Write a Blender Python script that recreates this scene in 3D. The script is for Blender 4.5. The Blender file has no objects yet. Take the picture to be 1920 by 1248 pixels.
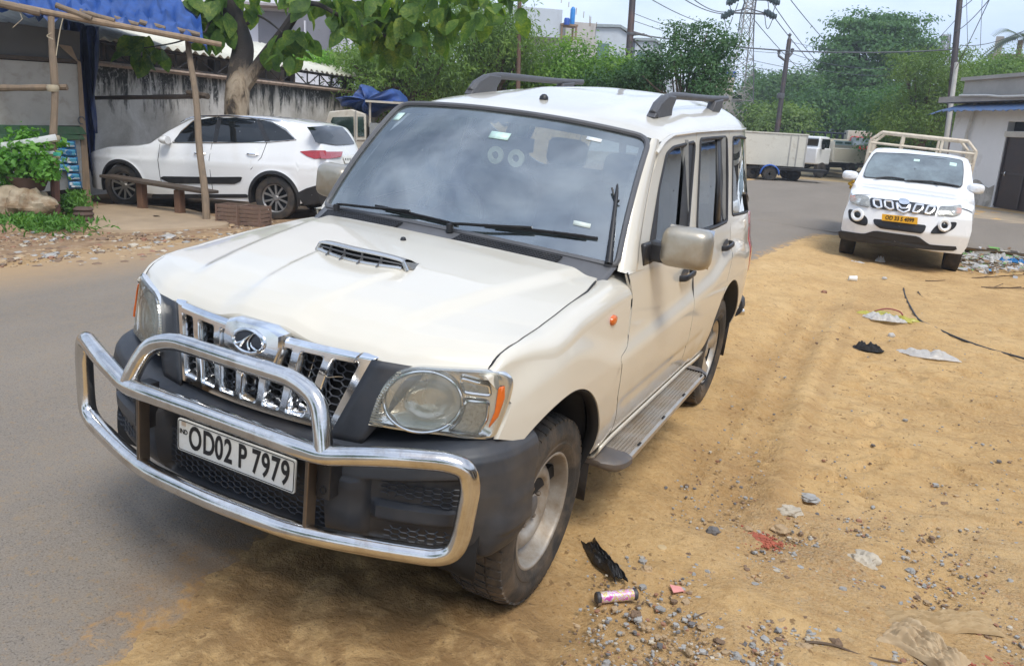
import bpy, bmesh, math, random
import numpy as np
from mathutils import Vector, Matrix, noise as mnoise
random.seed(7)
rng = np.random.default_rng(7)
scene = bpy.context.scene
COL = scene.collection
PI = math.pi
R = math.radians

# ------------------------------------------------------------------ camera (solved from the picture)
CAMP = np.array([1.86528717, -2.56467737, 1.6919564])
CR = np.array([0.89598076, 0.44046901, 0.05661739])
CU = np.array([-0.15974552, 0.20070878, 0.96653885])
CF = np.array([-0.4143668, 0.87504459, -0.25019416])
FPX = 1523.4589958
LEAN = R(4.0)                      # the verge falls away to the right, vehicles on it lean
ca, sa = math.cos(LEAN), math.sin(LEAN)
CARM = np.array([[ca, 0, sa], [0, 1, 0], [-sa, 0, ca]])

def sstep(a, b, x):
    t = np.clip((np.asarray(x, float) - a) / (b - a), 0, 1)
    return t * t * (3 - 2 * t)

_TX = [-80, -14, -8, -5, -3, -1, 2.0, 3.5, 6, 80]
_TZ = [-.12, -.12, -.12, -.02, .06, .07, -.14, -.17, -.15, -.1]
def terrain(x, y):
    k = 1 - .6 * sstep(14, 24, y)
    return np.interp(x, _TX, _TZ) * k

def wray(px, py):
    return CF + CR * (px - 960) / FPX - CU * (py - 624) / FPX
def gp(px, py):                     # ground point seen at a place in the picture
    d = wray(px, py); z = 0.
    for _ in range(40):
        t = (z - CAMP[2]) / d[2]; P = CAMP + d * t; z = .5 * z + .5 * float(terrain(P[0], P[1]))
    P[2] = float(terrain(P[0], P[1])); return P
def dp(px, py, dep):                # point at a depth
    return CAMP + wray(px, py) * dep
# same rays in the leaning car's own frame
KP, KR, KU, KF = CARM.T @ CAMP, CARM.T @ CR, CARM.T @ CU, CARM.T @ CF
def kray(px, py):
    return KF + KR * (px - 960) / FPX - KU * (py - 624) / FPX

# ------------------------------------------------------------------ materials
def new_mat(name):
    m = bpy.data.materials.new(name); m.use_nodes = True
    nt = m.node_tree; b = nt.nodes['Principled BSDF']
    return m, nt, b
def N(nt, t, **kw):
    n = nt.nodes.new(t)
    for k, v in kw.items():
        if k in n.inputs: n.inputs[k].default_value = v
        else: setattr(n, k, v)
    return n
def ramp(nt, fac, stops):
    r = nt.nodes.new('ShaderNodeValToRGB'); e = r.color_ramp.elements
    while len(e) > 1: e.remove(e[-1])
    e[0].position = stops[0][0]; e[0].color = (*stops[0][1], 1)
    for p, c in stops[1:]:
        q = e.new(p); q.color = (*c, 1)
    nt.links.new(fac, r.inputs[0]); return r.outputs[0]
def coords(nt, scale=(1, 1, 1), world=False):
    if world:
        o = nt.nodes.new('ShaderNodeNewGeometry').outputs['Position']
    else:
        o = nt.nodes.new('ShaderNodeTexCoord').outputs['Object']
    mp = nt.nodes.new('ShaderNodeMapping'); mp.inputs['Scale'].default_value = scale
    nt.links.new(o, mp.inputs[0]); return mp.outputs[0]
def noise(nt, vec, scale, detail=4, rough=.55, dist=0):
    n = nt.nodes.new('ShaderNodeTexNoise'); n.inputs['Scale'].default_value = scale
    n.inputs['Detail'].default_value = detail; n.inputs['Roughness'].default_value = rough
    n.inputs['Distortion'].default_value = dist
    nt.links.new(vec, n.inputs['Vector']); return n.outputs['Fac']
def mixc(nt, fac, a, b, blend='MIX'):
    m = nt.nodes.new('ShaderNodeMix'); m.data_type = 'RGBA'; m.blend_type = blend
    for s, v in ((m.inputs[0], fac), (m.inputs[6], a), (m.inputs[7], b)):
        if isinstance(v, (int, float)): s.default_value = v
        elif isinstance(v, tuple): s.default_value = (*v, 1) if len(v) == 3 else v
        else: nt.links.new(v, s)
    return m.outputs[2]
def mapr(nt, v, a, b, c=0, d=1):
    m = nt.nodes.new('ShaderNodeMapRange'); nt.links.new(v, m.inputs[0])
    for i, q in enumerate((a, b, c, d)): m.inputs[1 + i].default_value = q
    return m.outputs[0]
def mth(nt, op, a, b=0.0):
    m = nt.nodes.new('ShaderNodeMath'); m.operation = op
    for i, v in enumerate((a, b)):
        if isinstance(v, (int, float)): m.inputs[i].default_value = v
        else: nt.links.new(v, m.inputs[i])
    return m.outputs[0]
def bump(nt, b, h, strength=.3, dist=.01):
    n = nt.nodes.new('ShaderNodeBump'); n.inputs['Strength'].default_value = strength
    n.inputs['Distance'].default_value = dist
    nt.links.new(h, n.inputs['Height']); nt.links.new(n.outputs[0], b.inputs['Normal'])

MATS = {}
def mat(name, col, rough=.5, metal=0, var=.12, vs=6, bmp=0, bs=60, coat=0, world=False, dirt=None, dscale=3, dlim=(.5, .75), spec=.5, stretch=(1, 1, 1)):
    if name in MATS: return MATS[name]
    m, nt, b = new_mat(name)
    v = coords(nt, stretch, world)
    n1 = noise(nt, v, vs, 5, .6)
    dark = tuple(c * (1 - var) for c in col); lite = tuple(min(1, c * (1 + var)) for c in col)
    c = ramp(nt, n1, [(.3, dark), (.7, lite)])
    if dirt:
        n2 = noise(nt, v, dscale, 7, .65, .3)
        f = mapr(nt, n2, dlim[0], dlim[1])
        c = mixc(nt, f, c, dirt)
    nt.links.new(c, b.inputs['Base Color'])
    rr = mapr(nt, n1, .25, .75, max(.02, rough * .8), min(1, rough * 1.2))
    nt.links.new(rr, b.inputs['Roughness'])
    b.inputs['Metallic'].default_value = metal
    b.inputs['Coat Weight'].default_value = coat
    b.inputs['Coat Roughness'].default_value = .04
    b.inputs['Specular IOR Level'].default_value = spec
    if bmp: bump(nt, b, noise(nt, v, bs, 4, .6), bmp, .01)
    MATS[name] = m; return m
def glass(name, tint=(.75, .85, .85), refl=1.5, rough=.02, gain=1.0, minr=.03, haze=0, hcol=(.78, .77, .70)):
    if name in MATS: return MATS[name]
    m, nt, b = new_mat(name); nt.nodes.remove(b)
    out = nt.nodes['Material Output']
    tr = N(nt, 'ShaderNodeBsdfTransparent'); tr.inputs[0].default_value = (*tint, 1)
    base = tr.outputs[0]
    if haze:
        df = N(nt, 'ShaderNodeBsdfDiffuse'); df.inputs[0].default_value = (*hcol, 1)
        v = coords(nt, (1, 1, 1))
        mx0 = nt.nodes.new('ShaderNodeMixShader')
        nt.links.new(mapr(nt, noise(nt, v, 3.2, 5, .6, .6), .35, .8, haze * .3, haze * 1.5), mx0.inputs[0])
        nt.links.new(base, mx0.inputs[1]); nt.links.new(df.outputs[0], mx0.inputs[2]); base = mx0.outputs[0]
    gl = N(nt, 'ShaderNodeBsdfGlossy'); gl.inputs['Roughness'].default_value = rough
    gl.inputs['Color'].default_value = (.94, .98, 1, 1)
    fr = N(nt, 'ShaderNodeFresnel'); fr.inputs[0].default_value = refl
    f = mth(nt, 'MAXIMUM', mth(nt, 'MULTIPLY', fr.outputs[0], gain), minr)
    mx = nt.nodes.new('ShaderNodeMixShader')
    nt.links.new(f, mx.inputs[0]); nt.links.new(base, mx.inputs[1]); nt.links.new(gl.outputs[0], mx.inputs[2])
    nt.links.new(mx.outputs[0], out.inputs[0]); MATS[name] = m; return m

# ------------------------------------------------------------------ mesh building
class MB:
    def __init__(s): s.v = []; s.f = []; s.m = []
    def add(s, verts, faces, mi=0):
        o = len(s.v); s.v.extend([tuple(map(float, p)) for p in verts])
        s.f.extend([tuple(i + o for i in f) for f in faces]); s.m.extend([mi] * len(faces)); return s
    def grid(s, P, mi=0, closeu=False, closev=False):   # P[nv][nu][3]
        P = np.asarray(P, float); nv, nu = P.shape[:2]
        F = []
        for j in range(nv - (0 if closev else 1)):
            for i in range(nu - (0 if closeu else 1)):
                j2, i2 = (j + 1) % nv, (i + 1) % nu
                F.append((j * nu + i, j * nu + i2, j2 * nu + i2, j2 * nu + i))
        return s.add(P.reshape(-1, 3), F, mi)
    def box(s, c, size, rot=None, mi=0, taper=None):
        hx, hy, hz = [q / 2 for q in size]
        V = np.array([[x, y, z] for z in (-hz, hz) for y in (-hy, hy) for x in (-hx, hx)], float)
        if taper is not None: V[4:, :2] *= taper
        if rot is not None: V = V @ np.asarray(rot).T
        return s.add(V + np.asarray(c), [(0, 2, 3, 1), (4, 5, 7, 6), (0, 1, 5, 4), (2, 6, 7, 3), (0, 4, 6, 2), (1, 3, 7, 5)], mi)
    def tube(s, pts, r, seg=10, closed=False, mi=0, cap=True, flat=None):
        P = np.asarray(pts, float); n = len(P)
        rr = np.full(n, r, float) if np.isscalar(r) else np.asarray(r, float)
        T = np.empty_like(P)
        for i in range(n):
            a = P[(i - 1) % n] if (closed or i > 0) else P[i]
            b = P[(i + 1) % n] if (closed or i < n - 1) else P[i]
            t = b - a; T[i] = t / (np.linalg.norm(t) + 1e-12)
        u = np.cross(T[0], [0, 0, 1.]);
        if np.linalg.norm(u) < 1e-3: u = np.cross(T[0], [0, 1., 0])
        u /= np.linalg.norm(u); rings = []
        for i in range(n):
            u = u - T[i] * (u @ T[i]); u /= np.linalg.norm(u) + 1e-12
            w = np.cross(T[i], u)
            a = np.linspace(0, 2 * PI, seg, endpoint=False)
            fx, fy = (1, 1) if flat is None else flat
            rings.append(P[i] + rr[i] * (np.outer(np.cos(a) * fx, u) + np.outer(np.sin(a) * fy, w)))
        o = len(s.v); s.grid(rings, mi, closeu=True, closev=closed)
        if cap and not closed:
            s.f.append(tuple(o + i for i in range(seg))[::-1]); s.f.append(tuple(o + (n - 1) * seg + i for i in range(seg))); s.m += [mi, mi]
        return s
    def lathe(s, prof, axis='x', c=(0, 0, 0), seg=48, mi=0, close=False):   # prof: (radius, along)
        a = np.linspace(0, 2 * PI, seg, endpoint=False); G = []
        for r_, h in prof:
            if axis == 'x': q = np.stack([np.full(seg, h), r_ * np.cos(a), r_ * np.sin(a)], 1)
            elif axis == 'y': q = np.stack([r_ * np.sin(a), np.full(seg, h), r_ * np.cos(a)], 1)
            else: q = np.stack([r_ * np.cos(a), r_ * np.sin(a), np.full(seg, h)], 1)
            G.append(q + np.asarray(c))
        return s.grid(G, mi, closeu=True, closev=close)
    def poly(s, pts, mi=0): return s.add(pts, [tuple(range(len(pts)))], mi)
    def prism(s, pts, d, mi=0):   # closed outline extruded by vector d
        P = np.asarray(pts, float); n = len(P); Q = P + np.asarray(d)
        return s.add(np.vstack([P, Q]), [tuple(range(n))[::-1], tuple(range(n, 2 * n))] + [(i, (i + 1) % n, n + (i + 1) % n, n + i) for i in range(n)], mi)
    def mirrored(s):
        o = MB(); o.v = [(-a, b, c) for a, b, c in s.v]; o.f = [f[::-1] for f in s.f]; o.m = list(s.m); return o
    def merged(s, o):
        k = len(s.v); s.v += o.v; s.f += [tuple(i + k for i in f) for f in o.f]; s.m += o.m; return s
    def xf(s, M):
        V = np.c_[np.asarray(s.v), np.ones(len(s.v))] @ np.asarray(M).T; s.v = [tuple(p[:3]) for p in V]; return s
    def build(s, name, mats, parent=None, smooth=38, solid=0, offset=-1, bevel=0, sub=0, face=None, loc=None, merge=False, rot=None, flange=None):
        me = bpy.data.meshes.new(name); me.from_pydata(s.v, [], s.f)
        if not isinstance(mats, (list, tuple)): mats = [mats]
        for m in mats: me.materials.append(m)
        if len(mats) > 1: me.polygons.foreach_set('material_index', s.m)
        if merge or face is not None or flange is not None:
            bm = bmesh.new(); bm.from_mesh(me)
            if merge: bmesh.ops.remove_doubles(bm, verts=bm.verts, dist=1e-5)
            if face == 'auto': bmesh.ops.recalc_face_normals(bm, faces=bm.faces)
            elif face is not None:
                bm.normal_update(); d = Vector(face); t = sum((f.normal.dot(d) * f.calc_area() for f in bm.faces))
                if t < 0: bmesh.ops.reverse_faces(bm, faces=bm.faces)
            if flange is not None:
                be = [e for e in bm.edges if e.is_boundary]
                g_ = bmesh.ops.extrude_edge_only(bm, edges=be)
                bmesh.ops.translate(bm, verts=[q for q in g_['geom'] if isinstance(q, bmesh.types.BMVert)], vec=flange)
                bmesh.ops.recalc_face_normals(bm, faces=bm.faces)
                d = Vector(face if face else flange) * (1 if face else -1); bm.normal_update()
                if sum((f.normal.dot(d) * f.calc_area() for f in bm.faces)) < 0: bmesh.ops.reverse_faces(bm, faces=bm.faces)
            bm.to_mesh(me); bm.free()
        if smooth:
            me.polygons.foreach_set('use_smooth', [True] * len(me.polygons)); me.update()
            me.set_sharp_from_angle(angle=R(smooth))
        o = bpy.data.objects.new(name, me); COL.objects.link(o)
        if parent is not None: o.parent = parent
        if loc is not None: o.location = loc
        if rot is not None: o.rotation_euler = rot
        if solid:
            q = o.modifiers.new('s', 'SOLIDIFY'); q.thickness = solid; q.offset = offset; q.use_even_offset = False
        if bevel:
            q = o.modifiers.new('b', 'BEVEL'); q.width = bevel; q.segments = 2; q.limit_method = 'ANGLE'; q.angle_limit = R(35)
        if sub:
            q = o.modifiers.new('u', 'SUBSURF'); q.levels = sub; q.render_levels = sub
        return o

def thing(name, label, cat, loc=(0, 0, 0), rotz=0, group=None, rot=None):
    o = bpy.data.objects.new(name, None); COL.objects.link(o); o.empty_display_size = .2
    o.location = loc; o.rotation_euler = rot if rot is not None else (0, 0, rotz)
    o['label'] = label; o['category'] = cat
    if group: o['group'] = group
    return o
def tag(o, label, cat, group=None):
    o['label'] = label; o['category'] = cat
    if group: o['group'] = group
    return o
def struct(o): o['kind'] = 'structure'; return o
def dup(o, parent=None):
    c = o.copy(); COL.objects.link(c)
    if parent is not None: c.parent = parent
    for ch in list(o.children): dup(ch, c)
    return c

def resamp(P, n):
    P = np.asarray(P, float); d = np.r_[0, np.cumsum(np.linalg.norm(np.diff(P, axis=0), axis=1))]
    t = np.linspace(0, d[-1], n); return np.stack([np.interp(t, d, P[:, k]) for k in range(P.shape[1])], 1)
def crom(P, k=6, closed=False):    # catmull-rom
    P = np.asarray(P, float); n = len(P); out = []
    for i in range(n if closed else n - 1):
        g = (lambda j: P[j % n]) if closed else (lambda j: P[min(max(j, 0), n - 1)])
        p0, p1, p2, p3 = g(i - 1), g(i), g(i + 1), g(i + 2)
        for t in np.linspace(0, 1, k, endpoint=False):
            out.append(.5 * ((2 * p1) + (-p0 + p2) * t + (2 * p0 - 5 * p1 + 4 * p2 - p3) * t * t + (-p0 + 3 * p1 - 3 * p2 + p3) * t ** 3))
    if not closed: out.append(P[-1])
    return np.array(out)
def fillet(P, r, k=6, closed=False):   # round the corners of a polyline
    P = [np.asarray(p, float) for p in P]; n = len(P); out = []
    for i in range(n):
        if not closed and i in (0, n - 1): out.append(P[i]); continue
        a, b, c = P[(i - 1) % n], P[i], P[(i + 1) % n]
        d1, d2 = np.linalg.norm(a - b), np.linalg.norm(c - b); q = min(r if np.isscalar(r) else r[i], d1 * .48, d2 * .48)
        s, e = b + (a - b) / d1 * q, b + (c - b) / d2 * q
        for t in np.linspace(0, 1, k): out.append((1 - t) ** 2 * s + 2 * t * (1 - t) * b + t * t * e)
    return np.array(out)
def coons(b, r, t, l, nu, nv):
    """b,t run along u; l,r run along v (all start at the same end)."""
    b, t, l, r = resamp(b, nu), resamp(t, nu), resamp(l, nv), resamp(r, nv)
    u = np.linspace(0, 1, nu)[None, :, None]; v = np.linspace(0, 1, nv)[:, None, None]
    return ((1 - v) * b[None] + v * t[None] + (1 - u) * l[:, None] + u * r[:, None]
            - ((1 - u) * (1 - v) * b[0] + u * (1 - v) * b[-1] + (1 - u) * v * t[0] + u * v * t[-1]))
def loop4(segs, n):  # four segments -> closed loop of 4n points
    return np.vstack([resamp(s, n + 1)[:-1] for s in segs])
def ringgrid(outer, inner, rows):
    t = np.linspace(0, 1, rows)[:, None, None]
    return (1 - t) * np.asarray(outer)[None] + t * np.asarray(inner)[None]
def pch(xs, ys, sm=1):
    """smooth interpolation of a table"""
    X = np.linspace(xs[0], xs[-1], 400); Y = np.interp(X, xs, ys)
    w = max(3, int(sm * 400 * .04)) | 1; k = np.hanning(w + 2)[1:-1]; k /= k.sum()
    lo = 2 * Y[0] - Y[1:w // 2 + 1][::-1] if w > 1 else []; hi = 2 * Y[-1] - Y[-w // 2:-1][::-1]
    Yp = np.r_[lo, Y, hi]; Ys = np.convolve(Yp, k, 'valid')
    Ys = np.interp(np.linspace(0, 1, 400), np.linspace(0, 1, len(Ys)), Ys)
    return lambda x: np.interp(x, X, Ys)

def text_mesh(txt, size, mats, name, parent, M, bold=.0, sx=1., depth=.001, align='CENTER', spacing=1.0):
    cu = bpy.data.curves.new('t', 'FONT'); cu.body = txt; cu.size = size; cu.align_x = align; cu.align_y = 'CENTER'
    cu.extrude = depth; cu.offset = bold; cu.space_character = spacing; cu.resolution_u = 4
    o = bpy.data.objects.new('t', cu); COL.objects.link(o)
    dg = bpy.context.evaluated_depsgraph_get(); me = bpy.data.meshes.new_from_object(o.evaluated_get(dg))
    bpy.data.objects.remove(o); bpy.data.curves.remove(cu)
    me.transform(Matrix.Scale(sx, 4, (1, 0, 0))); me.transform(Matrix([list(map(float, q)) for q in M]))
    me.name = name; me.materials.clear(); me.materials.append(mats)
    q = bpy.data.objects.new(name, me); COL.objects.link(q); q.parent = parent; return q
def frame4(o, x, y):
    x = np.asarray(x, float) / np.linalg.norm(x); y = np.asarray(y, float); y = y - x * (y @ x); y /= np.linalg.norm(y); z = np.cross(x, y)
    M = np.eye(4); M[:3, 0] = x; M[:3, 1] = y; M[:3, 2] = z; M[:3, 3] = o; return M

def on_plane(px, py, P0, n):
    d = wray(px, py); n = np.asarray(n, float); return CAMP + d * ((np.asarray(P0, float) - CAMP) @ n) / (d @ n)
# ================================================================== the cream SUV in front
def trS(S, uv, px, py):
    """where the sight line through a picture point meets surface S(u,v) (car frame)"""
    d = kray(px, py); p = np.array([uv[0], uv[1], 3.5])
    for _ in range(40):
        e = lambda q: S(q[0], q[1]) - KP - q[2] * d
        r0 = e(p); J = np.stack([(e(p + h) - r0) / 1e-4 for h in np.eye(3) * 1e-4], 1)
        st = np.linalg.lstsq(J, -r0, rcond=None)[0]; p = p + np.clip(st, -.3, .3)
        if np.abs(st).max() < 1e-7: break
    return p[:2]
def trL(S, uv, pts):
    out = []; q = uv
    for a in pts: q = trS(S, q, *a); out.append(q)
    return np.array(out)

M_paint = None
def make_paint():
    m, nt, b = new_mat('cream_paint')
    v = coords(nt)
    n1 = noise(nt, v, 2.2, 5, .6)
    c = ramp(nt, n1, [(.3, (.63, .585, .49)), (.7, (.655, .61, .515))])
    sep = N(nt, 'ShaderNodeSeparateXYZ'); nt.links.new(v, sep.inputs[0])
    low = mapr(nt, sep.outputs[2], .85, .42, 0, .75)
    n2 = noise(nt, v, 7, 8, .7, .4)
    f = mth(nt, 'MULTIPLY', low, mapr(nt, n2, .4, .75))
    c = mixc(nt, f, c, (.55, .42, .26))
    n3 = noise(nt, coords(nt, (1, 1, .25)), 30, 6, .7)
    c = mixc(nt, mapr(nt, n3, .66, .95, 0, .12), c, (.42, .36, .27))
    sp = noise(nt, v, 140, 2, .5)
    c = mixc(nt, mapr(nt, sp, .77, .80, 0, .35), c, (.28, .23, .17))
    nt.links.new(c, b.inputs['Base Color'])
    b.inputs['Roughness'].default_value = .28
    b.inputs['Coat Weight'].default_value = .8; b.inputs['Coat Roughness'].default_value = .05
    return m
M_paint = make_paint()
def make_side_paint():
    return M_paint
M_plas = mat('bumper_plastic', (.028, .032, .04), .48, 0, .2, 5, .12, 300, dirt=(.12, .10, .08), dscale=2.2, dlim=(.5, .95))
M_trim = mat('black_trim', (.018, .018, .02), .42, 0, .2, 8, dirt=(.08, .07, .06), dscale=5, dlim=(.55, .95))
M_grey = mat('grey_trim', (.10, .10, .105), .45, 0, .1, 8)
M_dark = mat('dark_underside', (.008, .008, .009), .8, 0, .3, 4)
M_chrome = mat('chrome', (.78, .79, .80), .13, 1, .05, 4, dirt=(.46, .42, .36), dscale=9, dlim=(.5, .95))
M_steel = mat('polished_steel', (.66, .64, .61), .16, 1, .10, 12, .05, 40, dirt=(.40, .33, .26), dscale=14, dlim=(.5, .9))
M_seal = mat('rubber_seal', (.02, .02, .022), .6, 0, .2, 10)
M_silver = mat('silver_paint', (.40, .365, .30), .34, .55, .15, 5, dirt=(.30, .24, .16), dscale=7, dlim=(.4, .8), coat=.3)
M_wheel = mat('steel_wheel_paint', (.35, .325, .29), .45, .3, .2, 6, dirt=(.20, .145, .09), dscale=9, dlim=(.40, .72))
M_tyre = mat('tyre_rubber', (.030, .028, .026), .75, 0, .25, 8, .25, 90, dirt=(.20, .14, .085), dscale=6, dlim=(.42, .85))
M_alloy = mat('alloy_wheel', (.52, .48, .42), .35, .6, .12, 5, dirt=(.32, .24, .15), dscale=8, dlim=(.45, .8))
M_alu = mat('aluminium_tread', (.50, .46, .40), .38, .8, .12, 9, dirt=(.42, .31, .19), dscale=6, dlim=(.4, .75))
M_ws = glass('windshield_glass', (.86, .95, .94), 1.75, .015, 1.5, .28, haze=.12, hcol=(.50, .60, .57))
M_sg = glass('side_glass', (.46, .49, .49), 1.8, .01, 1.8, .22)
M_lens = glass('lamp_lens', (.95, .95, .92), 1.45, .05, 1.0, .05, haze=.42)
M_refl = mat('lamp_reflector', (.74, .73, .68), .22, .85, .06, 20)
M_amber = mat('amber_plastic', (.62, .13, .015), .2, 0, .1, 30, coat=.6)
M_red = mat('red_lamp_plastic', (.35, .012, .015), .15, 0, .1, 20, coat=.8)
M_seat = mat('grey_seat_cloth', (.20, .20, .19), .85, 0, .15, 14, .15, 200)
M_dash = mat('dashboard_plastic', (.085, .052, .046), .6, 0, .15, 6)
M_white = mat('white_plate', (.78, .78, .74), .4, 0, .05, 6, dirt=(.5, .42, .3), dscale=6, dlim=(.55, .9))
M_ink = mat('black_ink', (.012, .012, .014), .5, 0, .1, 8)
M_roofin = mat('headliner', (.20, .19, .17), .9, 0, .08, 5)

car = thing('parked_suv', 'cream white SUV with steel bull bar and bonnet scoop parked half on the sandy verge', 'suv', (0, 0, .0), rot=(0, LEAN, 0))

# ---------------- surfaces
_base = pch([.36, .45, .52, .62, .75, .86, .95, 1.05, 1.15, 1.22, 1.27, 1.45, 1.65, 1.76, 1.84],
            [.80, .822, .835, .845, .848, .846, .838, .826, .810, .795, .780, .738, .692, .664, .640], .55)
_crest = pch([-.8, .40, 1.05, 1.6, 2.1, 2.4, 3.0, 3.7], [.875, .868, .893, .915, .945, .965, .985, 1.0], .8)
FA, RA = (-.085, .425), (2.66, .42)      # wheel arch centres (y, z)
def f_side(y, z):
    y = np.asarray(y, float); z = np.asarray(z, float)
    x = _base(z)
    x = x - .52 * np.clip(-.08 - y, 0, 9) ** 2 - .22 * np.clip(y - 3.0, 0, 9) ** 2
    d1 = z - _crest(y)
    d2 = np.minimum(np.hypot(y - FA[0], z - FA[1]) - .585, np.hypot(y - RA[0], z - RA[1] - .02) - .60)
    k = .20; h = np.clip(.5 + .5 * (d2 - d1) / k, 0, 1)
    s = d2 * (1 - h) + d1 * h - k * h * (1 - h)
    x = x + .021 * sstep(.060, -.045, s) * sstep(.40, .6, z)
    x = x - .007 * sstep(.665, .65, z) * sstep(.45, .62, y) * sstep(2.05, 1.9, y)
    return x
def S_side(y, z): return np.array([float(f_side(y, z)), y, z])
def g_front(x, z): return -.670 + .30 * x * x + .30 * np.clip(np.abs(x) - .38, 0, 9) ** 2 + 4 * np.clip(np.abs(x) - .765, 0, 9) ** 2 - .16 * (1 - z)
def S_front(x, z): return np.array([x, float(g_front(x, z)), z])
_zs = pch([0, .02, .05, .1, .18, .32, .55, .85, 1.2], [1.012, 1.040, 1.062, 1.085, 1.106, 1.132, 1.160, 1.187, 1.205], .25)
def y_front(x): return -.670 + .30 * x * x + .30 * np.clip(np.abs(x) - .38, 0, 9) ** 2 + 4 * np.clip(np.abs(x) - .765, 0, 9) ** 2 + .004 + .022 * sstep(.50, .35, np.abs(x))
def h_hood(x, y):
    x = np.asarray(x, float); s = np.clip(y - y_front(x), 0, 2); ax = np.abs(x)
    z = _zs(s) - .034 * (ax / .75) ** 2.4 * np.clip(s / .3, .15, 1)
    w = .40 + .24 * np.clip(s, 0, 1.1)
    z = z + .019 * sstep(w + .045, w - .03, ax) * sstep(.03, .22, s)
    wi = .125 + .13 * s
    z = z + .009 * sstep(wi + .016, wi - .016, ax) * sstep(.02, .2, s) * sstep(.62, .45, s)
    z = z + .030 * sstep(.22, .08, ax) * sstep(.22, .0, s)
    z = z - .012 * np.exp(-((ax - .47) / .05) ** 2) * sstep(.12, .0, s)
    return z
def S_hood(x, y): return np.array([x, y, float(h_hood(x, y))])
def S_ws(u, v):
    xb, xt = .752, .666
    x = u * (xb + (xt - xb) * v); c = 1 - abs(u) ** 2.2
    y = .59 + .46 * v - c * (.085 * (1 - v) + .06 * v) - .03 * 4 * v * (1 - v)
    z = 1.196 + .513 * v + c * (.025 * (1 - v) + .036 * v) + .015 * 4 * v * (1 - v)
    return np.array([x, y, z])
def lift(Y2):   # (y,z) grid -> side surface
    Y2 = np.asarray(Y2); return np.stack([f_side(Y2[..., 0], Y2[..., 1]), Y2[..., 0], Y2[..., 1]], -1)

def both(build):
    """build(mb->object) for the near side and its mirror image"""
    for s in (1, -1): build(s)
def side(mb, s): return mb if s > 0 else mb.mirrored()

# ---------------- traced seams on the flank (y, z)
seamA = trL(S_side, (.4, 1.1), [(1178, 512), (1186, 560), (1178, 640), (1165, 671), (1166, 690), (1158, 745), (1149, 800)])
seamA = np.vstack([[seamA[0][0] - .03, 1.195], seamA, [seamA[-1][0] + .01, .475]])
seamA_up = seamA[::-1]
HS = trL(S_hood, (.74, 0.), [(905, 688), (970, 640), (1040, 590), (1100, 545), (1131, 510)])   # bonnet / fender seam (x, y)
hs_x = lambda y: np.interp(y, HS[:, 1], HS[:, 0])
lampO = trL(S_side, (-.45, .95), [(912, 688), (950, 699), (962, 715), (955, 748), (930, 824)])   # rear edge of the lamp on the flank
def arch(c, a0, a1, r=.445, n=40):
    a = np.linspace(R(a0), R(a1), n); return np.stack([c[0] + r * np.cos(a), c[1] + r * np.sin(a)], 1)
G = .0042   # half a panel gap

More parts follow.
